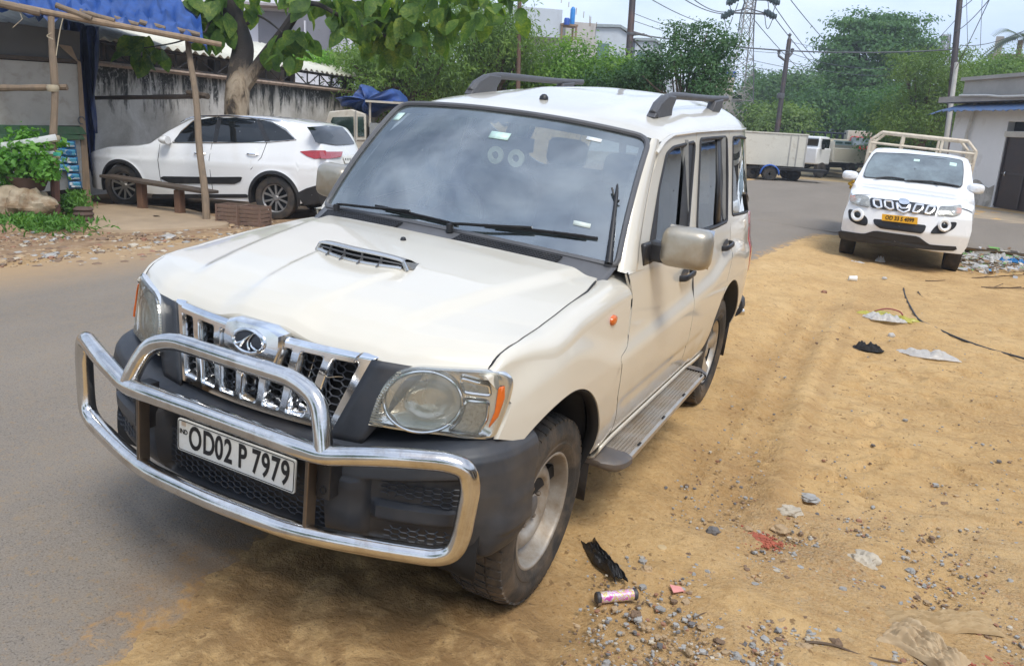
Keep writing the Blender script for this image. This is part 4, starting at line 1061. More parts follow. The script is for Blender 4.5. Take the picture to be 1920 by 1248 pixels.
# ================================================================== ground and road
SUN_ROT = 127; SUN_E = 1.55; EXPO = .84
def fbm(x, y, s, o=4):
    return mnoise.fractal(Vector((x * s, y * s, 3.7)), .9, 2.0, o)
def soil_mat():
    m, nt, b = new_mat('sandy_ground')
    v = coords(nt, world=True); sep = N(nt, 'ShaderNodeSeparateXYZ'); nt.links.new(v, sep.inputs[0])
    n1 = noise(nt, v, .9, 8, .65, .3); n2 = noise(nt, v, 6, 8, .7, .2); n3 = noise(nt, v, 45, 6, .7)
    c = ramp(nt, n1, [(.30, (.41, .245, .098)), (.48, (.56, .355, .150)), (.70, (.67, .455, .215))])
    c = mixc(nt, mapr(nt, n2, .42, .66, 0, .60), c, (.40, .235, .092))
    c = mixc(nt, mapr(nt, n3, .42, .62, 0, .40), c, (.68, .48, .25))
    # gravelly, darker patch close to the viewer; reddish rubble
    nx = noise(nt, v, 1.3, 5, .6)
    near = mth(nt, 'MULTIPLY', mapr(nt, sep.outputs[1], 2.6, 1.0), mapr(nt, sep.outputs[0], 1.0, 1.5))
    gfac = mth(nt, 'MULTIPLY', near, mapr(nt, nx, .40, .60))
    vor = nt.nodes.new('ShaderNodeTexVoronoi'); vor.inputs['Scale'].default_value = 75; nt.links.new(v, vor.inputs['Vector'])
    gcol = ramp(nt, vor.outputs['Color'], [(.2, (.30, .19, .10)), (.45, (.42, .28, .15)), (.6, (.32, .28, .23)), (.75, (.50, .35, .20)), (.9, (.36, .15, .08))])
    c = mixc(nt, mth(nt, 'MULTIPLY', gfac, .42), c, gcol)
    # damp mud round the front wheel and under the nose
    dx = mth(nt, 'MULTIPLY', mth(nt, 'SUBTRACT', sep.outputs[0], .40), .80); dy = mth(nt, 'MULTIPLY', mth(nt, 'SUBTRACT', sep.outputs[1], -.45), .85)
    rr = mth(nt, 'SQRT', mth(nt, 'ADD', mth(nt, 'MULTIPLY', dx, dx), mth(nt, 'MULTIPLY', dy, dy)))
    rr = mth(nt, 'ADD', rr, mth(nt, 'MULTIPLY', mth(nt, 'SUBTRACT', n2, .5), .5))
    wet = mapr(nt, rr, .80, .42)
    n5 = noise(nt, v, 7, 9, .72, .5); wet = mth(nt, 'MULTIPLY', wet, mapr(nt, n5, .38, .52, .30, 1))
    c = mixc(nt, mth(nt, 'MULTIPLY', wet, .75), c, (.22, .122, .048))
    cl_ = noise(nt, v, 22, 3, .5); c = mixc(nt, mapr(nt, cl_, .665, .70, 0, .75), c, (.20, .115, .05)); cl2 = noise(nt, v, 60, 3, .5); c = mixc(nt, mapr(nt, cl2, .66, .70, 0, .7), c, (.17, .11, .06))
    # ruts pressed beside the parked car are coloured a darker brown; scuffed streaks further out
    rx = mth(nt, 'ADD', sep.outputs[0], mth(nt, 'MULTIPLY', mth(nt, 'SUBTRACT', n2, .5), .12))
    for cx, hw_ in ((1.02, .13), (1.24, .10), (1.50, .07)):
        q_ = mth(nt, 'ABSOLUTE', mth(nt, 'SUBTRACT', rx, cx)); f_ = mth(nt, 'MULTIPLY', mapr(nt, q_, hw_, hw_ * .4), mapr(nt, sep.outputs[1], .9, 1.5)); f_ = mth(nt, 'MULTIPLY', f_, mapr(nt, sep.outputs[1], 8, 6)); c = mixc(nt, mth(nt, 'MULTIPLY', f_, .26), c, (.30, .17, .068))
    st = noise(nt, coords(nt, (1.0, 3.2, 1), True), 2.6, 8, .72, 1.2); f_ = mth(nt, 'MULTIPLY', mapr(nt, st, .52, .62), mapr(nt, sep.outputs[0], .8, 1.5)); c = mixc(nt, mth(nt, 'MULTIPLY', f_, .45), c, (.36, .21, .085))
    # browner soil on the far side of the road
    left = mapr(nt, sep.outputs[0], -6.2, -7.2)
    lc = ramp(nt, n2, [(.3, (.20, .125, .07)), (.5, (.31, .20, .115)), (.7, (.42, .30, .19))])
    c = mixc(nt, left, c, lc)
    far = mapr(nt, sep.outputs[1], 30, 40); c = mixc(nt, far, c, (.22, .18, .11))
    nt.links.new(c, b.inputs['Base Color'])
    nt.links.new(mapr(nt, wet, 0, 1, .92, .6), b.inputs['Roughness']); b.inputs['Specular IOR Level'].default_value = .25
    h = mth(nt, 'ADD', mth(nt, 'MULTIPLY', n2, .6), mth(nt, 'MULTIPLY', n3, .25)); h = mth(nt, 'ADD', h, mth(nt, 'MULTIPLY', mth(nt, 'MULTIPLY', vor.outputs['Distance'], gfac), -.15))
    bump(nt, b, h, 1.0, .06)
    return m
def asphalt_mat():
    m, nt, b = new_mat('dusty_asphalt')
    v = coords(nt, world=True); sep = N(nt, 'ShaderNodeSeparateXYZ'); nt.links.new(v, sep.inputs[0])
    n1 = noise(nt, coords(nt, (1, .35, 1), True), .8, 7, .65, .3); n2 = noise(nt, v, 8, 7, .7, .3); n3 = noise(nt, v, 170, 3, .6); n4 = noise(nt, v, 28, 5, .75)
    c = ramp(nt, n1, [(.3, (.172, .144, .115)), (.7, (.235, .198, .158))])
    c = mixc(nt, mapr(nt, n3, .42, .62, 0, .75), c, (.27, .235, .195)); n7 = noise(nt, v, 120, 2, .5); c = mixc(nt, mapr(nt, n7, .58, .66, 0, .6), c, (.07, .062, .055))
    near = mapr(nt, sep.outputs[1], 9, 3)                            # sand trodden over the near stretch
    c = mixc(nt, mth(nt, 'MULTIPLY', mapr(nt, n4, .55, .68), mth(nt, 'MULTIPLY', near, .75)), c, (.30, .20, .10))
    c = mixc(nt, mth(nt, 'MULTIPLY', mapr(nt, n2, .45, .75), .30), c, (.30, .225, .14))
    ax = mth(nt, 'ADD', sep.outputs[0], mth(nt, 'MULTIPLY', mth(nt, 'SUBTRACT', n2, .5), 1.2))
    at = N(nt, 'ShaderNodeAttribute'); at.attribute_name = 'rim'
    rim = mth(nt, 'ADD', at.outputs['Fac'], mth(nt, 'MULTIPLY', mth(nt, 'SUBTRACT', n2, .5), 1.1)); rim = mth(nt, 'ADD', rim, mth(nt, 'MULTIPLY', mth(nt, 'SUBTRACT', n4, .5), .5))
    edge = mapr(nt, ax, -4.9, -6.3); c = mixc(nt, mth(nt, 'MULTIPLY', edge, .9), c, (.40, .265, .14))
    inner = mth(nt, 'MULTIPLY', mapr(nt, rim, .30, .0), mapr(nt, sep.outputs[1], 15.5, 14)); soil = ramp(nt, n2, [(.35, (.42, .245, .092)), (.6, (.55, .345, .14))]); c = mixc(nt, mapr(nt, inner, .15, .8), c, soil)
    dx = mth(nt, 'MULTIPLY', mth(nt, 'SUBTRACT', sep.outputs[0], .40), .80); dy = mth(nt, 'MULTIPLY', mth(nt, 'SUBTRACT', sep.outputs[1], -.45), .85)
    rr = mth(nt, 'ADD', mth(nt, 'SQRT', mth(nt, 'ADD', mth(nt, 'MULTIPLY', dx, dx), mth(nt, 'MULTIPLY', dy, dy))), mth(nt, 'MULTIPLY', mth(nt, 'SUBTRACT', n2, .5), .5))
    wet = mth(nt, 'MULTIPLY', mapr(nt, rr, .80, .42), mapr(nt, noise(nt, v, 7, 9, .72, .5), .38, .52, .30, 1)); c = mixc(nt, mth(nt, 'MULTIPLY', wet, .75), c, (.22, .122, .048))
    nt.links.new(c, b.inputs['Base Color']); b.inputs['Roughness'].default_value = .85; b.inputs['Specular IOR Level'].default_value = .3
    bump(nt, b, mth(nt, 'ADD', mth(nt, 'MULTIPLY', n3, .4), mth(nt, 'MULTIPLY', n2, .5)), .6, .012)
    return m
_rr_y = [-14, -3.5, -2.4, -1.0, 0, 3, 8, 12, 13.8, 14.5, 14.9, 21.9, 22.4, 24, 30, 35]
_rr_x = [1.4, .75, .34, .04, -.12, -.10, .08, .32, .55, 1.1, 70, 70, 3.6, 2.0, .6, -.4]
def road_right(y): return np.interp(y, _rr_y, _rr_x)
def road_left(y): return np.interp(y, [-14, 22, 27, 31, 35], [-6.75, -6.75, -5.6, -4.2, -3.4])
def ground():
    xs = np.unique(np.r_[np.linspace(-120, -14, 20), np.linspace(-14, -7, 40), np.linspace(-7, -.6, 40), np.linspace(-.6, 4.6, 200), np.linspace(4.6, 12, 30), np.linspace(12, 160, 20)])
    ys = np.unique(np.r_[np.linspace(-40, -2, 20), np.linspace(-2, 6.5, 320), np.linspace(6.5, 15, 90), np.linspace(15, 40, 40), np.linspace(40, 700, 30)])
    P = np.zeros((len(ys), len(xs), 3))
    FOOT = [(random.uniform(1.5, 4.2), random.uniform(1.6, 8), random.uniform(0, 3.14)) for _ in range(46)]
    tr = [(1.13, .10), (.93, .06), (1.33, .06)]
    for j, y in enumerate(ys):
        for i, x in enumerate(xs):
            z = float(terrain(x, y))
            if -10 < x < 8 and y < 40:
                on = .5 + .5 * math.tanh((x - float(road_right(y)) - .15) * 8) if x > -3 else (.5 + .5 * math.tanh((float(road_left(y)) - x) * 6))
                d = .026 * fbm(x, y, .8) + .018 * fbm(x, y, 3.1)
                if x > 0 and y < 9:
                    d += .016 * fbm(x * .6, y, 9, 4)
                    w = sstep(.9, 1.3, y) * sstep(9, 7, y)
                    for cx, hw in ((1.02, .10), (1.24, .10)):
                        k = math.exp(-((x - cx - .03 * math.sin(y * .8)) / hw) ** 2); d -= w * k * .030
                        d += w * k * .012 * math.sin(y * 50 + (x - cx) * 26)
                    d += w * .026 * math.exp(-((x - 1.42 - .05 * math.sin(y)) / .07) ** 2)
                    wc = sstep(2.2, 3.2, y) * sstep(1.3, 1.7, x); d += wc * .026 * math.sin(x * 9 + y * 14 + 5 * fbm(x, y, .7))* fbm(x, y, 1.6)
                    for fx, fy, fa in FOOT:
                        ux, uy = (x - fx) * math.cos(fa) + (y - fy) * math.sin(fa), -(x - fx) * math.sin(fa) + (y - fy) * math.cos(fa)
                        if abs(ux) < .3 and abs(uy) < .2: q_ = (ux / .15) ** 2 + (uy / .06) ** 2; d += .020 * math.exp(-(q_ - 1.6) ** 2 * 1.2) - .030 * math.exp(-q_)
                e_ = x - float(road_right(y))
                if -1.2 < e_ < 1.4 and y < 15:
                    w_ = sstep(-.30, .10, e_) * sstep(1.4, .4, e_); z += w_ * .034 + (.016 * fbm(x, y, 4.5) + .010 * fbm(x, y, 13)) * sstep(-.6, -.1, e_) * sstep(1.2, .3, e_)
                z += max(d, -.05) * on - .012 * (1 - on)
                if abs(x - .83) < .2 and abs(y) < .35: z -= .012
            P[j, i] = (x, y, z)
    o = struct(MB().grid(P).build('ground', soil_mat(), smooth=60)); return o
ground()
def road():
    ys = np.unique(np.r_[np.linspace(-14, 14, 113), np.linspace(14, 23, 60), np.linspace(23, 35, 24)])
    rows = []
    for y in ys:
        l, r_ = float(road_left(y)), float(road_right(y))
        wob = .14 * fbm(0, y, .9) + .10 * fbm(4, y, 3.) + .05 * fbm(8, y, 9.); r_ += wob if r_ < 10 else 0; l += .25 * fbm(9, y, .5)
        t = np.r_[np.linspace(0, 1, 24)]; xs = l + (min(r_, 4.5) - l) * t
        if r_ > 10: xs[-4:] = [4.5, 12, 30, r_]
        rows.append([(x, y, float(terrain(x, y)) + .004 + (.004 if 0 < i < len(xs) - 1 else -.012)) for i, x in enumerate(xs)])
    o = struct(MB().grid(rows).build('road', asphalt_mat(), smooth=60))
    a = o.data.attributes.new('rim', 'FLOAT', 'POINT'); co = np.array([v.co for v in o.data.vertices]); a.data.foreach_set('value', np.clip(road_right(co[:, 1]) - co[:, 0], 0, 9))
road()
# ================================================================== the other vehicles
class Trace:
    """sight lines carried into a thing's own frame"""
    def __init__(s, o):
        bpy.context.view_layer.update(); M = np.array(o.matrix_world); s.Ri = np.linalg.inv(M[:3, :3]); s.p = s.Ri @ (CAMP - M[:3, 3])
    def ray(s, px, py): return s.Ri @ wray(px, py)
    def aty(s, px, py, y): d = s.ray(px, py); return s.p + d * (y - s.p[1]) / d[1]
    def atx(s, px, py, x): d = s.ray(px, py); return s.p + d * (x - s.p[0]) / d[0]
    def fy(s, px, py, g):      # on the surface y = g(x, z)
        y = g(0, .8)
        for _ in range(25): q = s.aty(px, py, y); y = .4 * y + .6 * float(g(q[0], q[2]))
        return s.aty(px, py, y)
    def fx(s, px, py, f):
        x = .9
        for _ in range(25): q = s.atx(px, py, x); x = .4 * x + .6 * float(f(q[1], q[2]))
        return s.atx(px, py, x)
M_vwhite = mat('white_car_paint', (.80, .80, .79), .25, 0, .03, 2, coat=.9, dirt=(.55, .48, .38), dscale=5, dlim=(.66, .95))
M_vglass = mat('dark_car_glass', (.008, .010, .011), .05, 0, .2, 3, coat=.3, spec=.5)
M_dustytyre = mat('far_tyre', (.03, .028, .026), .8, 0, .2, 8, dirt=(.14, .10, .065), dscale=5, dlim=(.45, .9))
M_load = mat('cream_load_body', (.62, .58, .47), .5, 0, .06, 2, dirt=(.34, .26, .17), dscale=4, dlim=(.55, .85))
M_loadw = mat('white_load_body', (.66, .63, .54), .5, 0, .05, 2, dirt=(.40, .34, .26), dscale=4, dlim=(.55, .85))
M_yplate = mat('yellow_plate', (.80, .42, .02), .4, 0, .05, 10)
M_bluep = mat('blue_paint', (.02, .10, .42), .4, 0, .1, 6)

def simple_wheel(par, x, y, r=.34, w=.10, s=1, spokes=5, nm='wheel', mt=None):
    t = MB(); pr = [(r * .66, -w), (r * .9, -w), (r, -w * .7), (r, w * .7), (r * .93, w), (r * .70, w * 1.02), (r * .66, w * .9)]
    t.lathe(crom(pr, 2), 'x', (0, 0, 0), 40); 
    def P(m): q = side(m, s); q.v = [(a + x, b + y, c + r) for a, b, c in q.v]; return q
    o = P(MB().lathe([(r * .68, w * .55), (r * .685, w * .9), (r * .66, w * .88), (r * .62, w * .3), (.0, w * .1)], 'x', seg=40)).build(nm, mt or M_dark, par)
    P(t).build('tyre', M_dustytyre, o)
    if spokes:
        m = MB()
        for k in range(spokes):
            a = 2 * PI * k / spokes; er, et, ex = np.array([0, math.cos(a), math.sin(a)]), np.array([0, -math.sin(a), math.cos(a)]), np.array([1., 0, 0])
            for sg in (-1, 1):
                rows = []
                for rr, off, hw in ((.05, .01, .02), (r * .30, .028, .018), (r * .64, .075, .024)):
                    c_ = er * rr + et * off * sg
                    rows.append([c_ + et * hw * q + ex * (w * .62 + .12 * w * rr / r - d) for q, d in ((-1, .02), (-.8, 0), (.8, 0), (1, .02))])
                m.grid(rows)
        m.lathe([(.0, w * .72), (.04, w * .7), (.06, w * .5)], 'x', seg=16); m.lathe([(r * .60, w * .6), (r * .65, w * .8), (r * .685, w * .92)], 'x', seg=40)
        P(m).build('spokes', mat('dull_alloy', (.30, .29, .28), .4, .6, .12, 5), o)
    return o

class CarBody:
    """half-width x = f(y, z) from tables: sections given as z-> x factor, plan taper, roof line"""
    def __init__(s, hw, plan, sect): s.hw, s.plan, s.sect = hw, plan, sect
    def f(s, y, z): return s.hw * np.interp(y, *s.plan) * s.sect(z)

# ---------------- white crossover parked nose-in on the left
def crossover():
    th = math.atan2(-.969, .246)
    o = thing('parked_crossover', 'white crossover with black wheel arches parked nose in beside the stained wall', 'car', (-10.68, 8.20, -.12), th)
    T = Trace(o)
    plan = pch([-.90, -.80, -.6, -.2, .5, 2.4, 3.2, 3.6, 3.80], [.55, .72, .86, .965, 1.0, 1.0, .965, .91, .80], .5)
    sect = pch([.2, .35, .6, .8, .98, 1.06, 1.3, 1.5, 1.60, 1.66], [.955, .975, .995, 1.0, .975, .955, .875, .79, .72, .60], .5)
    HW = .945
    def f(y, z):
        x = HW * plan(y) * sect(z)
        s_ = z - (.86 + .02 * (y - 1)); x = x + .012 * np.exp(-(s_ / .04) ** 2) * (np.abs(y - 1.4) < 9)
        for c in (0, 2.86): x = x + .018 * sstep(.50, .42, np.hypot(y - c, z - .36))
        return x
    # roof / bonnet line and rear line traced from the side silhouette, taken at about mid-width
    top = pch([-.90, -.86, -.70, -.3, .30, .55, .85, 1.25, 1.7, 2.3, 2.9, 3.3, 3.48, 3.56, 3.74, 3.82],
              [.62, .78, .93, 1.03, 1.09, 1.14, 1.36, 1.585, 1.665, 1.685, 1.66, 1.615, 1.57, 1.46, 1.06, .78], .14)
    belt = lambda y: np.interp(y, [-.9, -.3, .4, 2.5, 3.4, 3.82], [.60, .90, 1.00, 1.04, 1.06, .75])
    ys = np.unique(np.r_[np.linspace(-.90, -.5, 14), np.linspace(-.5, .5, 40), np.linspace(.5, 2.36, 30), np.linspace(2.36, 3.36, 40), np.linspace(3.36, 3.82, 18)])
    def bot(y):
        z = np.interp(y, [-.90, -.7, -.4, .4, 2.4, 3.3, 3.82], [.30, .26, .26, .27, .27, .30, .42])
        for c in (0, 2.86):
            d = .41 ** 2 - (y - c) ** 2
            if d > 0: z = max(z, .36 + math.sqrt(d))
        return z
    G_ = []
    nt_ = 26
    for y in ys:
        zb, zt = bot(y), float(top(y)); col = []
        ze = zt - min(.05, .25 * (zt - zb)) 
        for t in np.linspace(0, 1, nt_):
            z = zb + (ze - zb) * t; col.append((float(f(y, z)), y, z))
        xe = col[-1][0]
        for t in np.linspace(0, 1, 10)[1:]:
            col.append((xe * math.cos(t * PI / 2) ** .55 if t < 1 else 0, y, ze + (zt - ze) * math.sin(t * PI / 2) ** .8))
        G_.append(col)
    h = MB().grid(G_); full = MB(); full.merged(h); full.merged(h.mirrored())
    full.build('body', M_vwhite, o, face='auto', merge=True, smooth=45)
    # glass on the flank, traced
    def fpatch(px, nm, mt, d=.006, par=o, k=.015):
        q = fillet([T.fx(*p, f)[1:] for p in px], k, 4, True); q = resamp(np.vstack([q, q[:1]]), 80)[:-1]; c = q.mean(0)
        m = MB(); m.grid([[(float(f(*(c + (p - c) * s))) + d, *(c + (p - c) * s)) for p in q] for s in (1, .75, .5, .25, .02)], closeu=True)
        r = m.build(nm, mt, par, face=(1, 0, 0)); mm = m.mirrored(); mm.build(nm, mt, par, face=(-1, 0, 0)); return r
    fpatch([(326, 266), (340, 245), (365, 226), (410, 219), (414, 221), (401, 266)], 'front_door_window', M_vglass)
    fpatch([(405, 266), (416, 222), (440, 220), (483, 224), (500, 264), (470, 267)], 'rear_door_window', M_vglass)
    fpatch([(504, 264), (488, 225), (512, 231), (535, 244), (553, 261), (540, 265)], 'quarter_window', M_vglass)
    fpatch([(400, 267), (411, 219.5), (419, 221), (407, 267)], 'pillar_trim', M_trim, .009, k=.004); fpatch([(497, 266), (483, 223), (491, 225), (507, 265)], 'pillar_trim', M_trim, .009, k=.004); fpatch([(556, 362), (575, 353), (607, 344), (607, 380), (570, 385)], 'rear_valance', M_trim, .012)
    fpatch([(300, 334), (306, 330.5), (400, 332), (455, 331.5), (452, 340), (440, 345), (320, 344)], 'door_moulding', M_trim, .012, k=.01)
    fpatch([(285, 372), (285, 364), (465, 364), (466, 371)], 'side_skirt', M_trim, .010)
    m = MB(); L = [T.fx(*p, f) for p in [(324, 267), (345, 242), (366, 224), (412, 217), (445, 217.5), (510, 229), (536, 242), (556, 262), (500, 267), (404, 268)]]
    L = [q + [.008, 0, 0] for q in L]; m.tube(L, .008, 6, closed=True); m.build('window_trim', M_chrome, o)
    # arch mouldings
    for c, nm in ((0, 'arch_moulding'), (2.86, 'arch_moulding')):
        m = MB(); A = np.linspace(R(-14), R(194), 40); rows = []
        for r_ in (.405, .46):
            yy, zz = c + r_ * np.cos(A), .36 + r_ * np.sin(A); zz = np.maximum(zz, .25); rows.append(np.stack([f(yy, zz) + .010, yy, zz], 1))
        rows.insert(0, rows[0] - [.14, 0, 0]); m.grid(rows); m.build(nm, M_trim, o, face=(1, 0, 0)); m.mirrored().build(nm, M_trim, o)
    for s in (1, -1):
        for y in (0, 2.86): simple_wheel(o, s * .79, y, .36, .11, s)
    m = MB(); m.box((0, 1.43, .40), (1.45, 4.0, .3)); m.build('floor_pan', M_dark, o)
    # handles, mirror, door seams
    for px in ((375, 288), (474, 289)):
        q = T.fx(*px, f); m = MB(); m.tube(crom([q + [.004, -.10, 0], q + [.03, -.07, 0], q + [.034, .05, .0], q + [.004, .10, .0]], 4), .013, 6); m.build('door_handle', M_chrome, o)
    for L in ([(398, 268), (392, 300), (395, 330), (400, 362)], [(501, 266), (490, 295), (470, 318)], [(300, 270), (296, 300), (300, 330), (305, 350)]):
        m = MB(); m.tube([T.fx(*p, f) + [.0015, 0, 0] for p in L], .005, 5); m.build('door_seam', M_dark, o)
    q = T.fx(318, 268, f); m = MB()
    m.lathe([(.0, -.10), (.05, -.095), (.085, -.05), (.095, .02), (.085, .06), (.0, .065)], 'y', q + [.13, -.0, .05], 14); m.tube([q + [-.02, .03, -.02], q + [.10, .02, .02]], .02, 6)
    m.v = [(a, b, q[2] + .05 + (c - q[2] - .05) * .75) for a, b, c in m.v]
    m.build('side_mirror', M_vwhite, o); m.mirrored().build('side_mirror', M_vwhite, o)
    # tail: lamp wraps the corner, glass, plate
    fpatch([(562, 284), (585, 282), (612, 282), (612, 297), (590, 298), (576, 293)], 'tail_light', M_red, .012)
    yg = np.linspace(3.82, 3.0, 120); zg_ = np.maximum.accumulate(top(yg))
    g = lambda x, z: float(np.interp(z, np.r_[.3, zg_ + np.arange(120) * 1e-6], np.r_[3.81, yg])) - .05 * (abs(x) / .9) ** 3
    def rpatch(px, nm, mt, d=.01):
        q = [T.fy(*p, g) for p in px]; c = np.mean(q, 0); m = MB(); L = resamp(np.vstack([q, q[:1]]), 41)[:-1]
        m.grid([[((c + (p - c) * k)[0], g((c + (p - c) * k)[0], (c + (p - c) * k)[2]) + d, (c + (p - c) * k)[2]) for p in L] for k in (1, .7, .4, .02)], closeu=True); return m.build(nm, mt, o)
    rpatch([(573, 238), (610, 235), (640, 238), (664, 270), (630, 272), (590, 268)], 'rear_window', M_vglass, .02)
    rpatch([(596, 284), (640, 284), (637, 294), (610, 298), (598, 297)], 'tail_light', M_red, .03)
    p = rpatch([(640, 292), (672, 290), (676, 304), (644, 306)], 'number_plate', M_white, .03)
    m = MB()
    for k in range(6): 
        q = T.fy(645 + k * 4, 299, g); m.box(q + [0, .034, 0], (.03, .004, .05))
    m.build('plate_marks', M_ink, p)
    rpatch([(585, 352), (600, 348), (640, 345), (672, 350), (660, 385), (600, 392)], 'rear_valance', M_trim, .05)
    m = MB(); L = crom([(.62, 1.0, 1.49), (.655, 1.3, 1.595), (.67, 2.0, 1.645), (.655, 2.8, 1.625), (.62, 3.2, 1.58)], 5); m.tube(L, .016, 6); m.build('roof_rail', M_chrome, o); m.mirrored().build('roof_rail', M_chrome, o)
    q = T.fx(196, 295, f); m = MB(); m.lathe([(.0, -.09), (.05, -.07), (.06, .0), (.03, .09), (.0, .1)], 'x', (.66, -.74, .78), 14); m.build('headlight', M_lens, o); m.mirrored().build('headlight', M_lens, o)
crossover()

# ---------------- white pickup with cargo cage, facing the viewer
def pickup_truck():
    o = thing('cage_pickup', 'white pickup with cream cargo cage and yellow number plate facing us on the sand', 'pickup', (1.80, 11.78, -.115), rot=(0, R(3.2), R(.5)))
    T = Trace(o); HW = .93
    # nose surface and its silhouette
    g = lambda x, z: np.interp(z, [.2, .35, .6, .85, .95, 1.06, 1.12], [-.74, -.82, -.86, -.80, -.72, -.45, -.2]) + .30 * (np.abs(x) / HW) ** 2.6
    plan = pch([-.9, -.75, -.6, -.3, .1, .6, 3.6], [.55, .80, .90, .97, 1.0, 1.0, .99], .4)
    sect = pch([.2, .4, .7, .95, 1.05, 1.3, 1.6, 1.72, 1.80], [.95, .985, 1.0, .985, .965, .90, .81, .76, .62], .4)
    f = lambda y, z: HW * plan(y) * sect(z)
    top = pch([-.86, -.80, -.6, -.2, .15, .25, .6, .9, 1.3, 1.75, 1.95], [.80, .90, 1.0, 1.085, 1.13, 1.16, 1.45, 1.66, 1.735, 1.72, 1.68], .2)
    def bot(y):
        z = np.interp(y, [-.9, -.5, .5, 1.95], [.42, .40, .38, .38]); d = .39 ** 2 - y * y
        return max(z, .36 + math.sqrt(d)) if d > 0 else z
    ys = np.unique(np.r_[np.linspace(-.52, .5, 38), np.linspace(.5, 1.95, 26)]); G_ = []
    for y in ys:
        zb, zt = bot(y), float(top(y)); ze = zt - min(.07, .3 * (zt - zb)); col = [(float(f(y, z)), y, z) for z in np.linspace(zb, ze, 22)]; xe = col[-1][0]
        for t in np.linspace(0, 1, 12)[1:]: col.append((xe * math.cos(t * PI / 2) ** .6 if t < 1 else 0, y, ze + (zt - ze) * math.sin(t * PI / 2) ** .8))
        G_.append(col)
    h = MB().grid(G_); full = MB(); full.merged(h); full.merged(h.mirrored()); full.build('cab', M_vwhite, o, face='auto', merge=True, smooth=40)
    # front bumper face
    Z = np.linspace(.34, 1.075, 34); X = np.linspace(-.90, .90, 41)
    m = MB(); rows = [[(x, float(g(x, z)) - .02, z) for x in X * np.interp(z, [.34, .45, .7, .99, 1.08], [.93, .98, .99, .93, .86])] for z in Z]
    rows.append([(p[0], p[1] + .12, p[2] + .03) for p in rows[-1]]); m.grid(rows); bo = m.build('front_bumper', M_vwhite, o, face=(0, -1, 0), flange=(0, .25, 0))
    def fp(px, nm, mt, d=.03, par=o, k=.02, dome=0, ring=None, n=60):
        q = fillet([T.fy(*p, g)[[0, 2]] for p in px], k, 5, True); q = resamp(np.vstack([q, q[:1]]), n + 1)[:-1]; c = q.mean(0); S = lambda p, e: (p[0], float(g(p[0], p[1])) - e, p[1])
        m = MB()
        if ring: m.tube([S(p, d) for p in q], ring, 6, closed=True)
        else: m.grid([[S(q_, d - .05) for q_ in q]] + [[S(c + (p - c) * s, d + dome * (1 - s * s)) for p in q] for s in (1, .93, .7, .4, .02)], closeu=True)
        return m.build(nm, mt, par, face=None if ring else 'auto')
    gb = fp([(1631, 370), (1640, 371), (1700, 377), (1758, 386), (1754, 404), (1700, 397), (1633, 389)], 'grille', M_ink, .035)
    Mchw = mat('bright_chrome', (.80, .80, .80), .22, .6, .05, 9)
    for L in ([(1638, 374), (1651, 375), (1653, 388), (1646, 389), (1639, 384)], [(1659, 376), (1673, 378), (1675, 391), (1668, 392), (1660, 387)],
              [(1681, 379), (1690, 390), (1700, 390), (1707, 382), (1704, 394), (1694, 398), (1683, 392)],
              [(1717, 383), (1731, 384), (1729, 392), (1720, 398), (1711, 397)], [(1740, 386), (1753, 387), (1750, 395), (1743, 400), (1734, 399)]):
        fp(L, 'grille_slot', Mchw, .05, gb, .012, ring=.016)
    b = fp([(1685, 372), (1695, 371), (1705, 375), (1706, 381), (1696, 383), (1686, 380)], 'badge', M_chrome, .07, o, .03, .015)
    for s, L in ((0, [(1596, 362), (1614, 364), (1630, 369), (1632, 388), (1614, 386), (1594, 379)]), (1, [(1762, 386), (1785, 386), (1803, 383), (1803, 400), (1790, 405), (1757, 403)])):
        hl = fp(L, 'headlight', mat('lamp_grey', (.22, .22, .22), .2, .6, .5, 18), .035, o, .03); fp(L, 'lamp_cover', M_lens, .05, hl, .03, .02)
        c = np.mean(L, 0); fp([(c[0] + (6 if s else -5) + 6 * math.cos(a), c[1] + 6 * math.sin(a)) for a in np.linspace(0, 2 * PI, 9)[:-1]], 'lamp_bulb', M_chrome, .045, hl, .03, .01)
        e = (1799, 394) if s else (1600, 371); fp([(e[0] - 5, e[1] - 6), (e[0] + 4, e[1] - 6), (e[0] + 3, e[1] + 6), (e[0] - 6, e[1] + 6)], 'side_signal', M_amber, .043, hl, .01)
    fp([(1637, 410), (1650, 411), (1737, 422), (1734, 432), (1728, 438), (1650, 428), (1639, 420)], 'lower_grille', M_ink, .03)
    for L, c in (([(1590, 391), (1608, 395), (1618, 401), (1628, 410), (1626, 424), (1606, 420), (1592, 412)], (1608, 402)), ([(1742, 438), (1755, 422), (1775, 416), (1796, 416), (1790, 428), (1770, 438)], (1770.5, 422))):
        fg = fp(L, 'fog_pocket', M_ink, .026, o, .05)
        A = np.linspace(0, 2 * PI, 25)[:-1]; fp([(c[0] + 9.2 * math.cos(a), c[1] + 9.2 * math.sin(a)) for a in A], 'fog_ring', M_vwhite, .05, fg, .001, ring=.026)
        fp([(c[0] + 6 * math.cos(a), c[1] + 6 * math.sin(a)) for a in A], 'fog_lamp', M_vglass, .045, fg, .01, .015)
    fp([(1572, 431), (1620, 438), (1640, 432), (1722, 443), (1742, 458), (1796, 462), (1793, 470), (1740, 468), (1650, 458), (1600, 452), (1573, 446)], 'skid_plate', M_trim, .03, o, .02)
    # plate
    C = [T.aty(*p, -.93) for p in ((1654, 401), (1721, 408), (1720, 421), (1653, 413))]
    m = MB(); m.prism(C, (0, .012, 0)); p = m.build('number_plate', M_yplate, o, face='auto', smooth=0); c = np.mean(C, 0); ex = .5 * (C[1] - C[0] + C[2] - C[3]); ey = .5 * (C[0] + C[1] - C[2] - C[3])
